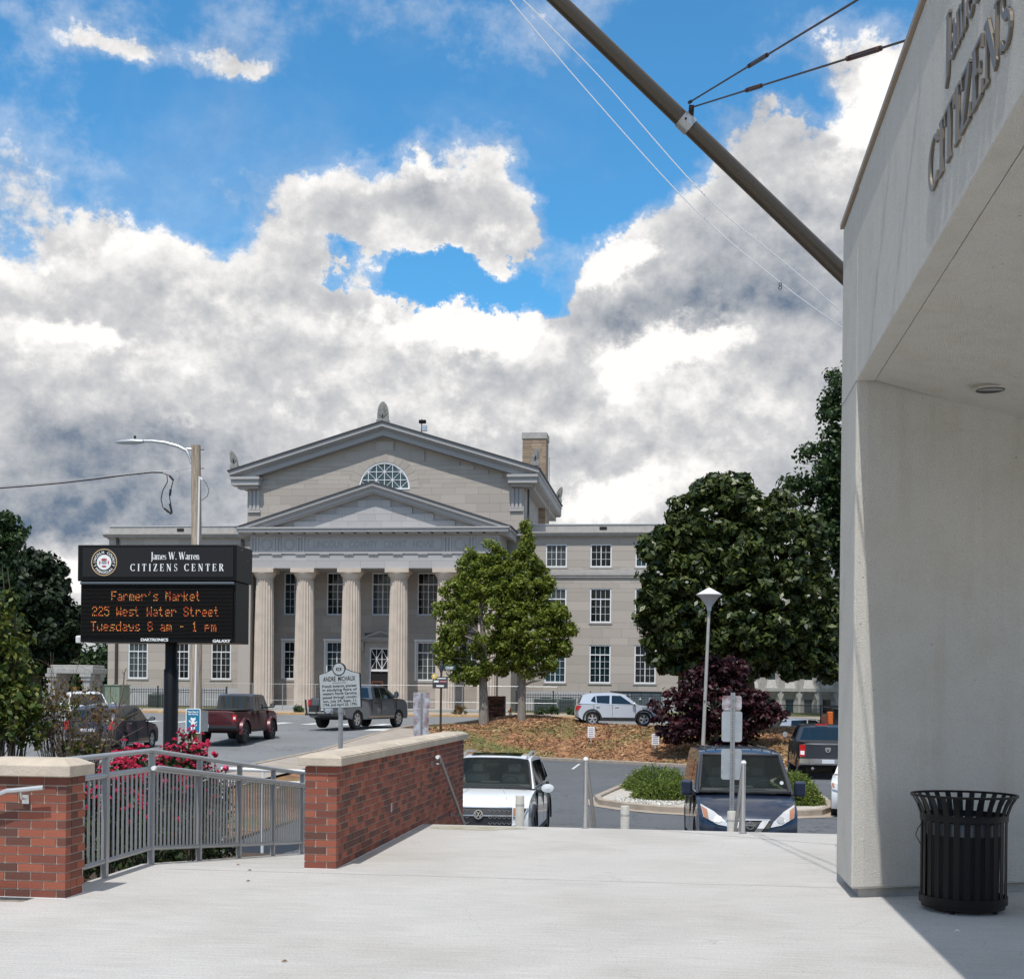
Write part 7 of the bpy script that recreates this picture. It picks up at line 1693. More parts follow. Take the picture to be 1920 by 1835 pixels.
# grey heavy-duty pickup turning at the crosswalk
pr_, pf_ = Vector((-14.70, 61.0, 0)), Vector((-13.22, 63.0, 0))
hd_ = math.atan2((pf_ - pr_).x, (pf_ - pr_).y); ang = -(hd_ * .5 + R(17) * .5); fw = Vector((-math.sin(ang), math.cos(ang), 0)); rt = Vector((math.cos(ang), math.sin(ang), 0))
L_ = 6.1
def place(pxr, pyr, D, wheel_y, W, ang):
    """ground point under the near rear wheel -> origin of the vehicle"""
    p = onD(pxr, pyr, D); fw = Vector((-math.sin(ang), math.cos(ang), 0)); rt = Vector((math.cos(ang), math.sin(ang), 0)); o = p - rt * (W / 2 - .1) - fw * wheel_y; return Vector((o.x, o.y, 0))
a1 = -R(17); o = place(667, 1365, 60.2, -1.9, 2.0, a1); zz = Hs(o.x, o.y) + .02
c = pickup('pickup_truck', 'grey crew-cab pickup with chrome wheels turning at the crosswalk behind the historical marker', (o.x, o.y, zz), a1, M['p_grey'], 6.0, 2.02, 1.98, M['rim'], cab=(-.62, 1.95), axles=(1.95, -1.9), wr=.42, bedz=1.36, hood=1.36)
c.mirror(1.35, 1.55, M['trim'], .34, .22); c.sidebox(-1.0, 1.3, .50, .56, 'running_board', M['chrome'], .10)
for sd in (-1, 1): c.rect(sd * .98 if sd < 0 else .84, -.84 if sd < 0 else .98, .95, 1.30, 'tail_light', M['lamp_red'], -1, .012)
c.rect(-.95, .95, .62, .80, 'rear_bumper', M['chrome'], -1, .12, .15); c.rect(-.25, .25, .82, .95, 'number_plate', M['plate'], -1, .016)
b = MB(); b.box(-.05, .05, -3.45, -3.0, .55, .65); b.box(-.75, .55, -3.55, -3.42, .60, .68); b.bar((-.7, -3.48, .65), (-.75, -3.5, 1.3), .06); b.bar((.3, -3.48, .65), (.1, -3.5, 1.15), .05); b.box(-.5, -.1, -3.62, -3.4, .75, 1.05); b.build('hitch_carrier', M['trim'], c.t)
b = MB(); b.lathe([(.0, -.1), (.16, -.08), (.2, .06), (.0, .1)], (.45, -3.5, .85), 12, 'y'); b.build('carrier_load', M['signback'], c.t)
# maroon open-bed utility truck
o = place(459, 1387, 50.6, -1.75, 1.88, 0); zz = Hs(o.x, o.y)
j = pickup('pickup_truck', 'maroon boxy off-road pickup with black hard top driving away on the street', (o.x, o.y, zz), 0, M['p_maroon'], 5.35, 1.62, 1.88, M['rim_dark'], cab=(-.55, 1.55), axles=(1.62, -1.75), wr=.43, bedz=1.24, hood=1.22, cabpaint=M['p_dk'], boxy=True, flare=(.13, .07, M['p_maroon']))
for o_ in [x for x in j.t.children if x.name.startswith('wheel') and not x.name.startswith('wheel_arch')]: o_.location.x += .10 if sum(v.co.x for v in o_.data.vertices) > 0 else -.10
j.mirror(1.2, 1.42, M['trim'], .20, .20, gap=.08)
for sd in (-1, 1): lt_ = j.rect(min(sd * .80, sd * .66), max(sd * .80, sd * .66), .86, 1.10, 'tail_light', M['lamp_red'], -1, .02); j.rect(min(sd * .77, sd * .69), max(sd * .77, sd * .69), .93, 1.02, 'reverse_lamp', M['signwhite'], -1, .026, .02, parent=lt_)
j.rect(-.84, .84, .52, .70, 'rear_bumper', M['trim'], -1, .16, .18); j.rect(-.55, -.2, .60, .74, 'number_plate', M['plate'], -1, .175, .02); j.rect(-.63, .63, .80, .815, 'tailgate_crease', M['dark'], -1, .004); j.rect(-.30, .05, 1.10, 1.16, 'tailgate_handle', M['p_maroon'], -1, .02)
b = MB(); b.box(-.76, .76, -2.64, -.58, 1.255, 1.30); b.build('bed_cover', M['trim'], j.t, bevel=.02)
j.sidebox(-1.15, 1.05, .46, .54, 'side_step', M['trim'], .06)
# pickup seen from behind in the parking lot
o = onD(1499, 1455, 48.3); cx = o.x + 1.0
rb = pickup('pickup_truck', 'dark grey pickup with red tail lamps parked tail-on beside the stucco corner', (cx, o.y + 2.9, Hs(cx, o.y + 3) + .0), 0, M['p_dk'], 5.8, 2.05, 1.96, M['rim'], cab=(-.75, 1.85), axles=(1.85, -1.85), wr=.40, bedz=1.34, hood=1.30)
rb.mirror(1.30, 1.50, M['trim'], .26, .24)
for sd in (-1, 1):
    x0, x1 = sorted((sd * 1.0, sd * .80)); lt_ = rb.rect(x0, x1, .84, 1.26, 'tail_light', M['lamp_red'], -1, .016); rb.rect(x0 + .03, x1 - .03, .90, 1.04, 'reverse_lamp', M['signwhite'], -1, .022, .02, parent=lt_)
rb.rect(-1.0, 1.0, .54, .76, 'rear_bumper', M['chrome'], -1, .13, .16); rb.rect(-.22, .22, .60, .74, 'number_plate', M['plate'], -1, .145, .02); rb.rect(-.78, .78, 1.27, 1.30, 'tailgate_trim', M['chrome'], -1, .012); rb.rect(-.78, .78, .80, .812, 'tailgate_crease', M['dark'], -1, .004)
em = MB(); y_ = rb.end_y(1.08, -1) - .02; em.prism([(-.095, 1.17), (.095, 1.17), (.10, 1.08), (.045, .99), (-.045, .99), (-.10, 1.08)], 'y', y_ - .012, y_ + .01); bd = em.build('badge', M['chrome'], rb.t)
em = MB(); em.prism([(-.06, 1.13), (-.02, 1.09), (.02, 1.09), (.06, 1.13), (.02, 1.02), (-.02, 1.02)], 'y', y_ - .016, y_ - .0125); em.build('badge_mark', M['trim'], bd)
b = MB(); b.box(-.22, .22, -.68, -.60, 1.93, 1.975); b.v = [(x, y + .05, z) for x, y, z in b.v]; b.build('brake_lamp', M['lamp_red'], rb.t)
b = MB(); b.lathe([(.05, -.1), (.05, .1)], (-.55, -2.95, .42), 12, 'y'); b.build('exhaust', M['chrome'], rb.t)

# silver small crossover on the cross street
ang = -R(84); pw = onD(1110, 1357.5, 66.0)
fw = Vector((-math.sin(ang), math.cos(ang), 0)); rt = Vector((math.cos(ang), math.sin(ang), 0)); o = pw - rt * .78 + fw * 1.25
tr_ = Car('parked_car', 'silver crossover parked side-on above the bank in front of the right wing', 'car', (o.x, o.y, Hs(o.x, o.y) + .0), ang, M['p_silver'], 4.25, 1.77,
    [(-1.85, .30), (-2.08, .42), (-2.12, .70), (-2.05, 1.02), (-1.9, 1.10), (.95, 1.06), (1.15, 1.04), (1.75, .95), (2.02, .82), (2.1, .62), (2.1, .38), (1.98, .26)], (1.31, -1.24), .345,
    [(-1.98, 1.08), (-1.78, 1.50), (-1.45, 1.62), (-.4, 1.67), (.25, 1.60), (.40, 1.55), (1.10, 1.04)], 1.34, 1.66, flare=(.014, .07, M['trim']), E=.2)
tr_.face_glass((1.10, 1.04), (.40, 1.55)); tr_.face_glass((-1.98, 1.08), (-1.78, 1.50), .1, .95, .86, name='rear_window')
tr_.side_glass([(.85, 1.08), (-.20, 1.10), (-.22, 1.50), (.22, 1.49)]); tr_.side_glass([(-.30, 1.10), (-1.12, 1.13), (-1.12, 1.48), (-.32, 1.50)]); tr_.side_glass([(-1.17, 1.14), (-1.42, 1.22), (-1.28, 1.42), (-1.17, 1.47)])
tr_.mirror(.80, 1.10, M['p_silver'], .16, .2, gap=.0); tr_.sidebox(-.86, .92, .24, .42, 'sill_trim', M['trim'], .012); seams(tr_, (.88, -.25, -1.18), .42, 1.04); tr_.sidebox(-.12, .06, .93, .96, 'door_handle', M['p_silver'], .03); tr_.sidebox(-1.05, -.88, .95, .98, 'door_handle', M['p_silver'], .03)
for sd in (-1, 1):
    tr_.detail([(sd * .84, 1.0), (sd * .86, .78), (sd * .60, .74), (sd * .58, .96)], 'tail_light', M['lamp_red'], -1, off=.03); tr_.detail([(sd * .84, .86), (sd * .82, .72), (sd * .55, .68), (sd * .55, .80)], 'headlight', M['lamp_clear'], 1, off=.02)
    b = MB(); x = tr_.bp(1, -1.95, .9)[0]; b.v = []; s__ = sd
    b.prism([(-2.02, .98), (-1.78, .98), (-1.90, .80), (-2.02, .76)], 'x', *sorted((s__ * (x - .03), s__ * (x + .012)))); b.build('tail_light_side', M['lamp_red'], tr_.t)
tr_.rect(-.8, .8, .26, .42, 'rear_bumper', M['trim'], -1, .03, .08)
# charcoal wagon on the left
o = place(228, 1404, 46.6, -1.38, 1.88, R(2)); zz = Hs(o.x, o.y)
vo = Car('parked_car', 'charcoal crossover with red tail lamps half hidden by the dry shrub on the left', 'car', (o.x, o.y, zz), R(2), M['p_char'], 4.65, 1.88,
    [(-2.1, .30), (-2.28, .45), (-2.32, .75), (-2.22, 1.05), (-2.1, 1.12), (1.0, 1.06), (1.2, 1.04), (1.9, .94), (2.2, .80), (2.32, .60), (2.3, .36), (2.15, .26)], (1.43, -1.38), .355,
    [(-2.18, 1.10), (-1.9, 1.48), (-1.55, 1.62), (-.5, 1.69), (.35, 1.64), (.52, 1.58), (1.22, 1.04)], 1.36, 1.74, E=.18)
vo.face_glass((-2.18, 1.10), (-1.9, 1.48), .1, .95, .86, name='rear_window'); vo.face_glass((1.22, 1.04), (.52, 1.58)); vo.side_glass([(.95, 1.10), (-.12, 1.10), (-.12, 1.54), (.32, 1.52)]); vo.side_glass([(-.2, 1.10), (-1.15, 1.12), (-1.15, 1.53), (-.2, 1.54)]); vo.side_glass([(-1.22, 1.14), (-1.68, 1.22), (-1.45, 1.46), (-1.22, 1.50)])
vo.mirror(.9, 1.14, M['p_char'], .16, .22); seams(vo, (.95, -.15, -1.18), .42, 1.04); vo.sidebox(-1.0, 1.0, .30, .34, 'chrome_sill', M['chrome'], .02); vo.sidebox(-.9, -.7, .98, 1.01, 'door_handle', M['chrome'], .03)
for sd in (-1, 1):
    vo.detail([(sd * .90, 1.10), (sd * .90, .82), (sd * .66, .78), (sd * .76, 1.10)], 'tail_light', M['lamp_red'], -1, off=.03)
    b = MB(); x = vo.bp(1, -2.1, .95)[0]; b.prism([(-2.2, 1.08), (-1.98, 1.08), (-2.04, .84), (-2.2, .80)], 'x', *sorted((sd * (x - .03), sd * (x + .012)))); b.build('tail_light_side', M['lamp_red'], vo.t)
vo.rect(-.85, .85, .42, .50, 'bumper_strip', M['chrome'], -1, .03, .05); vo.rect(-.26, .26, .72, .84, 'number_plate', M['plate'], -1, .02)
# white car further up the street
o = onD(172, 1321, 60.5); wc = Car('parked_car', 'white car facing the viewer on the left street, half hidden behind the charcoal crossover', 'car', (o.x - .3, o.y, Hs(o.x, o.y)), -R(148), M['p_white'], 4.7, 1.85,
    [(-2.1, .28), (-2.3, .5), (-2.3, .9), (-2.15, 1.05), (1.0, 1.02), (1.9, .92), (2.25, .76), (2.33, .55), (2.25, .26)], (1.4, -1.4), .35,
    [(-2.15, 1.03), (-1.7, 1.52), (-.5, 1.66), (.35, 1.58), (1.2, 1.0)], 1.36, 1.72, E=.2)
wc.face_glass((1.2, 1.0), (.35, 1.58)); wc.side_glass([(.85, 1.07), (-.2, 1.07), (-.2, 1.52), (.25, 1.50)]); wc.side_glass([(-.28, 1.07), (-1.4, 1.1), (-1.3, 1.48), (-.28, 1.52)]); wc.mirror(.85, 1.1, M['p_white'])
for sd in (-1, 1): wc.detail([(sd * .88, .82), (sd * .84, .66), (sd * .6, .64), (sd * .6, .78)], 'headlight', M['lamp_clear'], off=.02)
wc.rect(-.5, .5, .4, .7, 'grille', M['trim'])
# car beyond the chain-link fence
o = onD(1512, 1388, 73); fc = Car('parked_car', 'pale grey car seen through the chain-link fence beyond the bank', 'car', (o.x, o.y, o.z - .35), -R(70), M['p_silver'], 4.6, 1.85,
    [(-2.1, .28), (-2.3, .5), (-2.3, .9), (-2.15, 1.05), (1.0, 1.02), (1.9, .92), (2.25, .76), (2.3, .5), (2.25, .26)], (1.4, -1.4), .34,
    [(-2.15, 1.03), (-1.7, 1.48), (-.5, 1.60), (.35, 1.55), (1.2, 1.0)], 1.36, 1.72, E=.2)
fc.face_glass((1.2, 1.0), (.35, 1.55)); fc.side_glass([(.85, 1.07), (-.2, 1.07), (-.2, 1.50), (.25, 1.48)]); fc.side_glass([(-.28, 1.07), (-1.4, 1.1), (-1.3, 1.46), (-.28, 1.50)]); fc.face_glass((-2.15, 1.03), (-1.7, 1.48), .1, .9, name='rear_window')
# ---------------------------------------------------------------- vegetation
def leaves(name, centers, radii, counts, size, material, parent, seed=0, flat=.0, up=.35, asp=1.6, kind=None, jitter=1.0):
    """centers (n,3), radii (n,) of clumps -> separate kite-shaped leaves spread on and in each clump"""
    rng = np.random.default_rng(seed); C = np.repeat(centers, counts, axis=0); Rr = np.repeat(radii, counts); n = len(C)
    d = rng.normal(0, 1, (n, 3)); d /= np.linalg.norm(d, axis=1)[:, None]; r = Rr * rng.random(n) ** .45
    P = C + d * r[:, None] * np.array([1, 1, 1 - flat])
    nrm = d + rng.normal(0, .55, (n, 3)) + np.array([0, 0, up]); nrm /= np.linalg.norm(nrm, axis=1)[:, None]
    t = np.cross(nrm, rng.normal(0, 1, (n, 3))); t /= np.linalg.norm(t, axis=1)[:, None]; b = np.cross(nrm, t)
    s = size * rng.uniform(.6, 1.25, n)[:, None]; fold = nrm * s * .18
    V = np.empty((n, 4, 3)); V[:, 0] = P - t * s * asp * .5; V[:, 1] = P + b * s * .5 + fold; V[:, 2] = P + t * s * asp * .5; V[:, 3] = P - b * s * .5 + fold
    me = qmesh(name, V.reshape(-1, 3), material); o = link(name, me, parent)
    if parent: o.location = -wloc(parent)
    if kind: o['kind'] = kind
    return o
def clumps(ells, n, rng, shell=.55, rmin=.3, rmax=.6, zmin=None):
    """clump centres in the outer part of a set of ellipsoids ((cx,cy,cz),(rx,ry,rz),weight)"""
    out = []; w = np.array([e[2] for e in ells], float); w /= w.sum()
    idx = rng.choice(len(ells), n, p=w)
    for i in idx:
        c, r, _ = ells[i]; d = rng.normal(0, 1, 3); d /= np.linalg.norm(d); k = shell + (1 - shell) * rng.random() ** .6
        p = np.array(c) + d * np.array(r) * k
        if zmin is not None and p[2] < zmin: p[2] = zmin + rng.random() * .5
        out.append(p)
    return np.array(out), rng.uniform(rmin, rmax, n)
def trunk(name, base, top, r0, r1, limbs, material, parent, seed=0, bend=.15, twig=None):
    rng = random.Random(seed); b = MB(); base, top = Vector(base), Vector(top); P = []
    for i in range(7):
        f = i / 6; p = base.lerp(top, f); P.append(p + Vector((rng.uniform(-1, 1) * bend * f, rng.uniform(-1, 1) * bend * f, 0)))
    b.tube(P, [r0 * (1 - f / 6) + r1 * f / 6 for f in range(7)], 10)
    for (f, tgt, r) in limbs:
        k = min(5, int(f * 6)); s = P[k].lerp(P[k + 1], f * 6 - k); t = Vector(tgt); m = s.lerp(t, .5) + Vector((rng.uniform(-.2, .2), rng.uniform(-.2, .2), (t - s).length * .10)); b.tube([s, s.lerp(m, .5) + Vector((0, 0, .05)), m, t], [r, r * .8, r * .6, r * .22], 7)
    return wb(b, name, material, parent, smooth=True)
def tree(name, label, base, ells, nclump, per, size, lm, tr_r, htop, bark='bark', seed=1, shell=.5, rc=(.35, .7), group=None, cat='tree', nlimb=16, flat=.2, asp=1.6, up=.35, split=None):
    rng = np.random.default_rng(seed); t = thing(name, label, cat, base, 0, group); C, Rr = clumps(ells, nclump, rng, shell, *rc)
    cn = rng.integers(int(per * .6), int(per * 1.4), nclump)
    leaves('crown', C, Rr, cn, size, M[lm], t, seed, flat, up, asp)
    lm_ = []
    for k in range(nlimb): p = C[rng.integers(0, nclump)]; f = np.clip((p[2] - base[2]) / (htop - base[2]) * .75, .12, .95); lm_.append((float(f), tuple(np.array(base) * .12 + p * .88), tr_r * .32))
    trunk('trunk', (base[0], base[1], base[2] - .1), (ells[0][0][0], ells[0][0][1], htop), tr_r, tr_r * .3, lm_, M[bark], t, seed)
    return t
def E_(px, py, D, rx, ry, rz, w=1.): p = onD(px, py, D); return ((p.x, p.y, p.z), (rx, ry, rz), w)
s42 = 1.0
# large magnolia on the right
D = 63.; k = D / FOC
q = onD(1412, 1385, D); base = (q.x, q.y, Hs(q.x, q.y))
mg = tree('magnolia_tree', 'large dense dark green magnolia dotted with white flowers behind the purple maple', base,
    [E_(1372, 1130, D, 4.3, 3.6, 3.6, 3), E_(1350, 1010, D, 2.7, 2.6, 2.7, 1.4), E_(1358, 930, D, 1.6, 1.6, 1.1, .5), E_(1440, 1040, D, 2.8, 2.6, 2.9, 1.2), E_(1268, 1150, D, 1.8, 1.8, 3.2, 1), E_(1500, 1150, D, 2.0, 2, 3.0, 1), E_(1545, 1200, D, 1.2, 1.3, 1.9, .4), E_(1250, 1030, D, 1.2, 1.2, 1.1, .4), E_(1380, 1215, D, 3.8, 3, 1.6, .8)],
    1500, 60, .20, 'leaf_mag', .32, onD(1400, 960, D).z, seed=11, shell=.45, rc=(.25, .52), asp=2.0)
rng = np.random.default_rng(5)
for px, py in ((1234, 1073), (1240, 1077), (1288, 1092), (1401, 1114), (1405, 1116), (1468, 1124), (1472, 1126), (1413, 1149), (1516, 1117), (1332, 1246), (1343, 963), (1537, 1121)):
    p = onD(px, py, D - 3.6); b = MB(); b.lathe([(0, -.05), (.06, -.02), (.085, .03), (.03, .05)], p, 8); wb(b, 'flower', M['petal_w'], mg)
# bright green twin trees before the portico
D = 66.5
q = onD(907, 1342, D); base = (q.x, q.y, Hs(q.x, q.y))
tree('leafy_tree', 'round bright green tree before the portico, the left one of the pair', base,
    [E_(905, 1165, D, 1.8, 1.7, 2.0, 2.0), E_(900, 1090, D, 1.45, 1.3, 1.3, 1), E_(925, 1040, D, .55, .6, .7, .3), E_(882, 1050, D, .5, .6, .6, .25), E_(905, 1062, D, .8, .8, .6, .3), E_(848, 1105, D, .55, .6, .5, .35), E_(835, 1145, D, .55, .6, .45, .35), E_(845, 1190, D, .7, .8, .5, .4), E_(848, 1235, D, .75, .8, .55, .5), E_(880, 1262, D, .9, .9, .5, .5), E_(948, 1095, D, .9, .9, 1.0, .8), E_(945, 1050, D, .5, .6, .5, .3), E_(1010, 1070, D, .5, .5, .5, .25), E_(948, 1180, D, .9, .9, 1.2, .7), E_(830, 1215, D, .4, .5, .35, .2), E_(925, 1250, D, .9, .9, .45, .4)], 560, 64, .105, 'leaf_elm', .26, onD(905, 1100, D).z, 'bark_pale', 21, .45, (.16, .42), nlimb=14)
q = onD(978, 1342, D); base = (q.x, q.y, Hs(q.x, q.y))
tree('leafy_tree', 'bright green tree with a narrow spire top, right of its pair by the portico', base,
    [E_(985, 1185, D, 1.6, 1.6, 1.7, 2.0), E_(985, 1110, D, 1.2, 1.2, 1.2, 1.1), E_(986, 1055, D, .65, .7, .8, .4), E_(986, 1018, D, .36, .4, .55, .2), E_(986, 992, D, .16, .18, .3, .06), E_(1020, 1095, D, .5, .5, .4, .25), E_(1035, 1150, D, .8, .8, .6, .5), E_(1060, 1180, D, .6, .6, .35, .3), E_(1050, 1215, D, .6, .6, .4, .3), E_(1000, 1245, D, 1.3, 1.1, .65, .7), E_(955, 1240, D, .7, .7, .6, .3)], 560, 64, .105, 'leaf_elm', .22, onD(985, 1000, D).z, 'bark_pale', 22, .45, (.16, .40), nlimb=18)
# purple maple
D = 58.; q = onD(1345, 1405, D); base = (q.x, q.y, Hs(q.x, q.y))
tree('purple_maple', 'low spreading dark purple Japanese maple below the magnolia', base,
    [E_(1340, 1320, D, 2.0, 1.5, 1.4, 2), E_(1350, 1262, D, 1.3, 1.0, .75, .9), E_(1270, 1330, D, 1.1, 1.0, .9, .7), E_(1285, 1370, D, 1.3, 1, .6, .6), E_(1420, 1330, D, 1.1, 1, .8, .8), E_(1370, 1370, D, 1.5, 1, .8, .8), E_(1450, 1335, D, .6, .6, .3, .2), E_(1310, 1270, D, .8, .7, .5, .3)], 360, 42, .13, 'leaf_maple', .14, onD(1345, 1290, D).z, 'bark', 31, .35, (.24, .45), cat='maple tree', nlimb=16, flat=.5, asp=1.9, up=.8)
# tall oak at the far right, behind the building corner
D = 84.; q = onD(1600, 1330, D); base = (q.x, q.y, Hs(q.x, q.y))
tree('oak_tree', 'tall deep green tree rising above the magnolia against the stucco corner', base,
    [E_(1600, 760, D, 2.2, 2.4, 2.6, .8), E_(1575, 850, D, 2.2, 2.6, 1.3, .6), E_(1560, 910, D, 3.2, 3, 1.2, 1), E_(1545, 985, D, 2.4, 2.4, 1.2, .8), E_(1610, 980, D, 3, 3, 4, 1.6), E_(1600, 1130, D, 2.6, 3, 5, 1.6), E_(1530, 1200, D, 1.2, 2, 1.6, .5)], 520, 64, .20, 'leaf_oak', .5, onD(1610, 740, D).z, seed=41, shell=.3, rc=(.45, .9), nlimb=26)
# far trees on the left
D = 96.; q = onD(70, 1310, D); base = (q.x, q.y, Hs(q.x, q.y))
tree('evergreen_tree', 'dark pyramidal evergreen left of the message sign', base,
    [E_(60, 1180, D, 3.8, 3.4, 3.2, 2), E_(70, 1110, D, 2.4, 2.4, 2.6, 1.2), E_(66, 1058, D, 1.0, 1, 1.0, .4), E_(35, 1090, D, 1.2, 1.2, 1.7, .5), E_(112, 1180, D, 1.4, 1.4, 2.0, .7), E_(20, 1200, D, 2.4, 2.4, 3, 1)], 460, 58, .30, 'leaf_dk', .4, onD(66, 1060, D).z, seed=51, rc=(.45, .8))
D = 62.; q = onD(-60, 1330, D); base = (q.x, q.y, Hs(q.x, q.y))
tree('broadleaf_tree', 'deep green tree cut by the left edge, higher than the dark evergreen', base,
    [E_(-30, 1040, D, 1.5, 1.8, 2.0, 1), E_(10, 1000, D, .7, .8, .9, .4), E_(-20, 1100, D, 1.7, 1.8, 1.2, .7), E_(-60, 1130, D, 2.4, 2.2, 2.6, 1), E_(5, 1060, D, .6, .7, .6, .25)], 210, 60, .16, 'leaf_oak', .3, onD(-40, 990, D).z, seed=52, shell=.35, rc=(.3, .6))
D = 135.
t = thing('distant_trees', 'dark green belt of far trees behind the stone pergola', 'trees', onD(150, 1300, D)); t['kind'] = 'stuff'
rng = np.random.default_rng(8); C = []
for px in range(-40, 260, 7):
    for j in range(5): p = onD(px + rng.uniform(-5, 5), 1215 + j * 17 + rng.uniform(-7, 7) - 14 * math.sin(px * .03), D + rng.uniform(-3, 3)); C.append(p[:])
C = np.array(C); leaves('crown', C, np.full(len(C), 1.1), np.full(len(C), 46), .34, M['leaf_oak'], t, 9)
t = thing('distant_trees', 'far treeline right of the courthouse behind the concrete building', 'trees', onD(1560, 1300, 150)); t['kind'] = 'stuff'; C = []
for px in range(1120, 1760, 9):
    for j in range(6): p = onD(px + rng.uniform(-5, 5), 1195 + j * 20 + rng.uniform(-7, 7), 150 + rng.uniform(-3, 3)); C.append(p[:])
C = np.array(C); leaves('crown', C, np.full(len(C), 1.5), np.full(len(C), 36), .45, M['leaf_oak'], t, 10)
# near shrub at the left edge
def shrub(name, label, cat, base, ells, n, per, size, lm, seed, twigs=30, tr=.02, tm='twig', rc=(.05, .14), shell=.2, spread=None, asp=1.7, two=None, twl=1.0, up=.5):
    rng = np.random.default_rng(seed); t = thing(name, label, cat, base); C, Rr = clumps(ells, n, rng, shell, *rc)
    cn = rng.integers(max(1, int(per * .5)), int(per * 1.5) + 1, n); leaves('foliage', C, Rr, cn, size, M[lm], t, seed, .15, up, asp)
    if two: C2, R2 = clumps(two[0], two[1], rng, .5, *rc); leaves('foliage', C2, R2, np.full(two[1], two[2]), two[3], M[two[4]], t, seed + 1, .1, .3, asp)
    b = MB(); rg = random.Random(seed)
    for k in range(twigs):
        p = Vector(C[rng.integers(0, n)]); s = Vector(base) + Vector((rg.uniform(-.15, .15) * twl, rg.uniform(-.1, .1), 0)); m1 = s.lerp(p, .4) + Vector((rg.uniform(-.08, .08), rg.uniform(-.08, .08), .08)); m2 = s.lerp(p, .75) + Vector((rg.uniform(-.08, .08), rg.uniform(-.08, .08), .05))
        e = p + (p - m2) * rg.uniform(.1, .7)
        b.tube([s, m1, m2, e], [tr, tr * .7, tr * .45, tr * .18], 5)
        for j in range(3):
            f = rg.uniform(.4, .95); s2 = m1.lerp(e, f); d2 = Vector((rg.uniform(-1, 1), rg.uniform(-1, 1), rg.uniform(-.3, 1))).normalized() * rg.uniform(.08, .28) * twl; b.tube([s2, s2 + d2 * .5 + Vector((0, 0, .02)), s2 + d2], [tr * .3, tr * .2, tr * .1], 4)
    wb(b, 'twigs', M[tm], t); return t
D = 15.
b_ = onD(20, 1460, D); base = (b_.x, b_.y, -.75)
shrub('leafy_shrub', 'yellow-green leafy shrub at the left edge behind the brick pier', 'shrub', base,
    [E_(14, 1250, D, .26, .4, .58, 1.6), E_(-10, 1180, D, .28, .35, .45, .8), E_(35, 1330, D, .26, .35, .32, 1.2), E_(20, 1370, D, .42, .35, .16, .6), E_(-30, 1300, D, .35, .4, .5, .9), E_(8, 1130, D, .12, .15, .15, .18)], 330, 16, .052, 'leaf_vib', 61, 34, .022, 'bark', (.06, .15), .25)
D = 15.6; b_ = onD(140, 1460, D); base = (b_.x, b_.y, -.7)
shrub('dry_shrub', 'half bare brown shrub with dry leaves between the left brick pier and the charcoal car', 'shrub', base,
    [E_(150, 1375, D, .42, .35, .26, 1.6), E_(115, 1310, D, .18, .25, .25, .9), E_(160, 1300, D, .16, .2, .16, .5), E_(190, 1340, D, .25, .25, .2, .5), E_(85, 1350, D, .15, .2, .3, .7), E_(215, 1330, D, .15, .15, .28, .15)], 200, 4, .034, 'leafdry', 62, 120, .009, 'twig', (.05, .12), .2, two=([E_(118, 1325, D, .17, .2, .28, 1), E_(160, 1400, D, .3, .2, .1, 1)], 45, 9, .04, 'leaf_vib'), twl=1.4)
D = 16.2
for (px0, py0, px1, py1, lab) in ((150, 1380, 228, 1265, 0), (232, 1330, 205, 1420, 1)): pass
t = thing('bare_sapling', 'thin bare grey sapling twig rising beside the transformer cabinet', 'shrub', onD(190, 1430, D)); b = MB(); P0 = onD(200, 1430, D)
for pts, r in (([(200, 1430), (212, 1370), (222, 1330), (231, 1290), (233, 1262), (237, 1252)], .016), ([(233, 1265), (229, 1258)], .008), ([(222, 1330), (240, 1305), (252, 1290)], .008), ([(212, 1370), (235, 1345), (262, 1332), (278, 1318)], .009), ([(206, 1400), (240, 1378), (270, 1362)], .008), ([(231, 1290), (240, 1280)], .006), ([(214, 1365), (195, 1335), (190, 1310)], .008), ([(222, 1330), (208, 1305), (205, 1290)], .007)):
    b.tube([onD(x, y, D) for x, y in pts], [r * (1 - .7 * i / (len(pts) - 1)) for i in range(len(pts))], 6)
wb(b, 'stem', M['twig'], t, smooth=True)
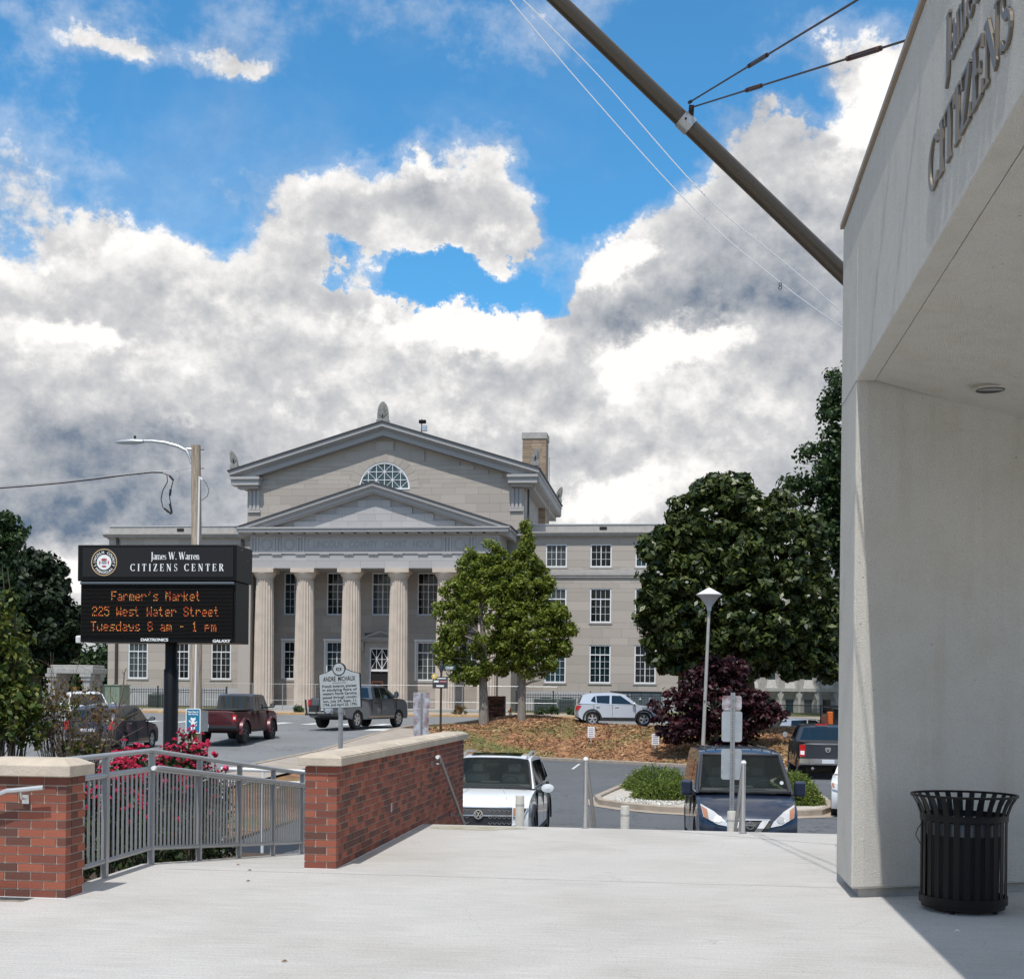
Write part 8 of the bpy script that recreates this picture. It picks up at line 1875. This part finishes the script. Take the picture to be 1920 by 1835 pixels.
# rose bushes behind the railing
def rose(x, y, w, h, seed, lab, nf, fmin=.55):
    base = (x, y, -.62); rg = np.random.default_rng(seed); e = [((x, y, h * .25 - .38), (w, w * .9, h * .55), 1), ((x, y, h * .5 - .18), (w * .8, w * .7, h * .38), .8)]
    t = thing('rose_bush', lab, 'rose bush', base, 0, 'pink rose bushes behind the railing'); C, Rr = clumps(e, 150, rg, .35, .06, .14); leaves('foliage', C, Rr, np.full(150, 20), .038, M['leaf_rose'], t, seed, 0, .4, 1.5)
    top = np.array([c for c in C]); top = top[np.argsort(-top[:, 2] - .0 * top[:, 1])]; b_f = []
    V = []
    for k in range(nf):
        c = top[min(len(top) - 1, int(abs(rg.normal(0, .20)) * len(top)))] + rg.normal(0, .05, 3); d = c - np.array([x, y, h * .3 - .3]); d[2] += .2; d[1] -= .15; d /= np.linalg.norm(d); p0 = c + d * .09
        s = rg.uniform(.022, .042)
        for r_, tilt, m in ((1.0, .35, 6), (.62, .8, 5), (.3, 1.3, 3)):
            t1 = np.cross(d, [.3, .5, .8]); t1 /= np.linalg.norm(t1); t2 = np.cross(d, t1)
            for j in range(m):
                a = 6.283 * j / m + r_ * 2; u = t1 * math.cos(a) + t2 * math.sin(a); w_ = np.cross(d, u); o = p0 + d * s * (.3 * (1 - r_)); tip = o + u * s * r_ + d * s * .5 * tilt
                V += [o, o + (tip - o) * .6 + w_ * s * .5 * (r_ + .2), tip, o + (tip - o) * .6 - w_ * s * .5 * (r_ + .2)]
    o = link('blooms', qmesh('blooms', np.array(V), M['petal']), t); o.location = -wloc(t); o['kind'] = 'stuff'
    b = MB(); rr_ = random.Random(seed)
    for k in range(22):
        p = Vector(C[rg.integers(0, 150)]); b.tube([Vector(base) + Vector((rr_.uniform(-.15, .15), rr_.uniform(-.15, .15), 0)), Vector(base).lerp(p, .55) + Vector((0, 0, .1)), p], [.012, .009, .004], 5)
    wb(b, 'stems', M['bark'], t)
    return t
rl = [(-5.30, 11.1, .26, .95, 'low rose bush nearest the left brick pier, few blooms', 12), (-5.40, 12.3, .36, 1.36, 'tall rose bush left of the black sign post, crowned with crimson blooms', 190), (-5.35, 13.2, .42, 1.42, 'rose bush just before the black sign post with pink blooms at rail height', 210),
      (-5.38, 14.3, .42, 1.50, 'rose bush right of the black sign post under the blue notice, red and pink blooms', 200), (-5.5, 15.3, .32, .95, 'rose bush past the timber pole with few blooms', 40),
      (-6.1, 14.6, .42, 1.3, 'rose bush in the back row, left of the black sign post', 90), (-6.1, 16.0, .42, 1.25, 'rose bush in the back row, right of the black sign post', 80)]
for i, (x, y, w, h, lab, nf) in enumerate(rl): rose(x, y, w, h, 70 + i, lab, nf)
t = thing('rose_spray', 'tall rose stems with three open red blooms in front of the timber pole', 'rose', onD(355, 1440, 16.5)); V = []; rg = np.random.default_rng(3); b = MB()
for px, py in ((342, 1399), (377, 1395), (389, 1394), (357, 1408), (403, 1414), (423, 1441), (240, 1404), (256, 1397), (300, 1411), (214, 1412)):
    p = onD(px, py, 15.5); b.tube([(p.x + .03, p.y, p.z - .5), (p.x, p.y, p.z - .2), p], .005, 5)
    for k in range(16):
        d = rg.normal(0, 1, 3); d[1] = -abs(d[1]); d /= np.linalg.norm(d); u = np.cross(d, rg.normal(0, 1, 3)); u /= np.linalg.norm(u); w_ = np.cross(d, u); c = np.array(p) + d * rg.uniform(.01, .04); s = .028
        V += [c - u * s, c + w_ * s, c + u * s, c - w_ * s]
o = link('blooms', qmesh('blooms', np.array(V), M['petal']), t); o.location = -wloc(t); o['kind'] = 'stuff'; wb(b, 'stems', M['leaf_rose'], t)
patch('rose_bed', [(-7.6, 9.9), (-4.95, 9.9), (-4.95, 20), (-7.6, 20)], mat('dark_planting_soil', (.07, .045, .03), .95, var=.4, vscale=8, bump=.8, bscale=20), 0, zf=lambda x, y: np.interp(y, [10, 12, 20], [-.25, -.3, -.88]))
# junipers in the island
def juniper(px, py, D, rx, ry, rz, seed, lab):
    p = onD(px, py, D); zb = Hs(p.x, p.y) + .08; t = thing('juniper_shrub', lab, 'shrub', (p.x, p.y, zb), 0, 'low junipers in the kerbed island'); rg = np.random.default_rng(seed)
    V = []; n = 1500
    for k in range(n):
        a = rg.uniform(0, 6.283); r = math.sqrt(rg.random()); c = np.array([p.x + rx * r * math.cos(a), p.y + ry * r * math.sin(a), zb + rz * (1 - r ** 3) * rg.uniform(.3, 1.05)])
        d = np.array([math.cos(a) * .9, math.sin(a) * .9, rg.uniform(.1, .9)]) + rg.normal(0, .35, 3); d /= np.linalg.norm(d); l = rg.uniform(.10, .24)
        for j in range(6):
            f = j / 6; s_ = np.cross(d, rg.normal(0, 1, 3)); s_ /= np.linalg.norm(s_); o = c + d * l * f; w = .014; tip = o + d * .07 + s_ * .035; V += [o - s_ * w * .3, o + d * .03 + np.cross(d, s_) * w, tip, o + d * .03 - np.cross(d, s_) * w]
    o = link('foliage', qmesh('foliage', np.array(V), M['leaf_jun']), t); o.location = -wloc(t); o['kind'] = 'stuff'
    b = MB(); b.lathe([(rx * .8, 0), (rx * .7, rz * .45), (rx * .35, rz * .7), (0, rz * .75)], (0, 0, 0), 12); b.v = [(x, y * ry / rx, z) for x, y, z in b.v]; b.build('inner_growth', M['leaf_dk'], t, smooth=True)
juniper(1232, 1452, 40.5, .95, 1.8, .62, 81, 'large spreading juniper at the back left of the island'); juniper(1246, 1486, 36.2, .78, .9, .46, 82, 'lower juniper in front of it beside the white gravel')
juniper(1478, 1455, 39.5, .75, 1.5, .55, 83, 'juniper right of the van, towards the dark grey pickup'); juniper(1492, 1495, 35.2, .62, .8, .45, 84, 'small juniper at the right front corner of the island'); juniper(1380, 1470, 39, 1.4, 2.0, .6, 85, 'juniper hidden behind the van in the middle of the island')
# low box bushes by the right fence and weeds
for i, (px, D, s) in enumerate(((1012, 82, .32), (1035, 82, .38), (1072, 82, .34), (1080, 81, .25), (1122, 82, .35), (862, 81, .4), (560, 82.5, .3))):
    p = onD(px, 1335, D); zb = Hs(p.x, p.y) + .1; t = thing('low_bush', ['clipped green bush behind the left fence panel by the twin trees', 'clipped green bush at the air conditioners', 'clipped green bush left of the silver car', 'small weedy bush at the silver car tail', 'clipped green bush hidden by the silver car roof', 'low reddish bush at the foot of the portico', 'tiny weed by the portico steps'][i], 'bush', (p.x, p.y, zb)); C, Rr = clumps([((p.x, p.y, zb + s * .6), (s * 1.2, s, s * .7), 1)], 40, np.random.default_rng(90 + i), .3, .1, .2); leaves('foliage', C, Rr, np.full(40, 14), .07, M['leafdry' if i == 5 else 'leaf_oak'], t, 90 + i)
# pine straw and clay litter on the bank: countless strands
def straw():
    rng = np.random.default_rng(12); n = 26000; x = rng.uniform(-11.5, 6.2, n); y = rng.uniform(54.5, 69, n); yc = np.interp(x, [-12, -9.8, -5.1, .1, 4.35, 12], [60.8, 60.6, 59.9, 56.4, 54.5, 54.5]); m = (y > yc + .15); x, y = x[m], y[m]; n = len(x)
    z = H(x, y) + .035; P = np.stack([x, y, z], 1); a = rng.uniform(0, 6.283, n); l = rng.uniform(.05, .16, n); w = rng.uniform(.012, .035, n)
    t = np.stack([np.cos(a), np.sin(a), rng.uniform(-.1, .45, n)], 1) * l[:, None]; s = np.stack([-np.sin(a), np.cos(a), rng.uniform(-.5, .5, n)], 1) * w[:, None]; lift = np.array([0, 0, .03])
    V = np.empty((n, 4, 3)); V[:, 0] = P - t; V[:, 1] = P + s + lift * rng.random((n, 1)); V[:, 2] = P + t + lift * rng.random((n, 1)); V[:, 3] = P - s
    o = link('pine_straw', qmesh('pine_straw', V.reshape(-1, 3), mat('pine_straw', (.3, .16, .07), .9, island=.99, ramp=[(.05, (.10, .04, .022)), (.4, (.28, .13, .06)), (.7, (.42, .25, .12)), (.95, (.52, .36, .20))]))); tag(o, 'pine straw and bark litter scattered over the clay bank', 'mulch', None, 'stuff')
straw()
# a few fallen leaves on the plaza
for i, (px, py, lab) in enumerate(((468, 1632, 'dry leaf fallen near the ramp mouth'), (446, 1622, 'dry leaf fallen just left of another by the ramp'), (533, 1803, 'single dry leaf on the open concrete at the bottom of the picture'), (1795, 1746, 'pale petal on the shaded concrete before the litter bin'), (465, 1652, 'tiny dry leaf nearest the camera by the ramp'))):
    p = onZ(px, py, 0); b = MB(); s = .022; b.v = [(p.x - s, p.y, .003), (p.x, p.y - s * .5, .012), (p.x + s, p.y + .005, .006), (p.x, p.y + s * .5, .016)]; b.f = [(0, 1, 2, 3)]; tag(b.build('fallen_leaf', M['leafdry'] if i != 3 else M['signwhite']), lab, 'leaf', 'fallen leaves on the plaza')
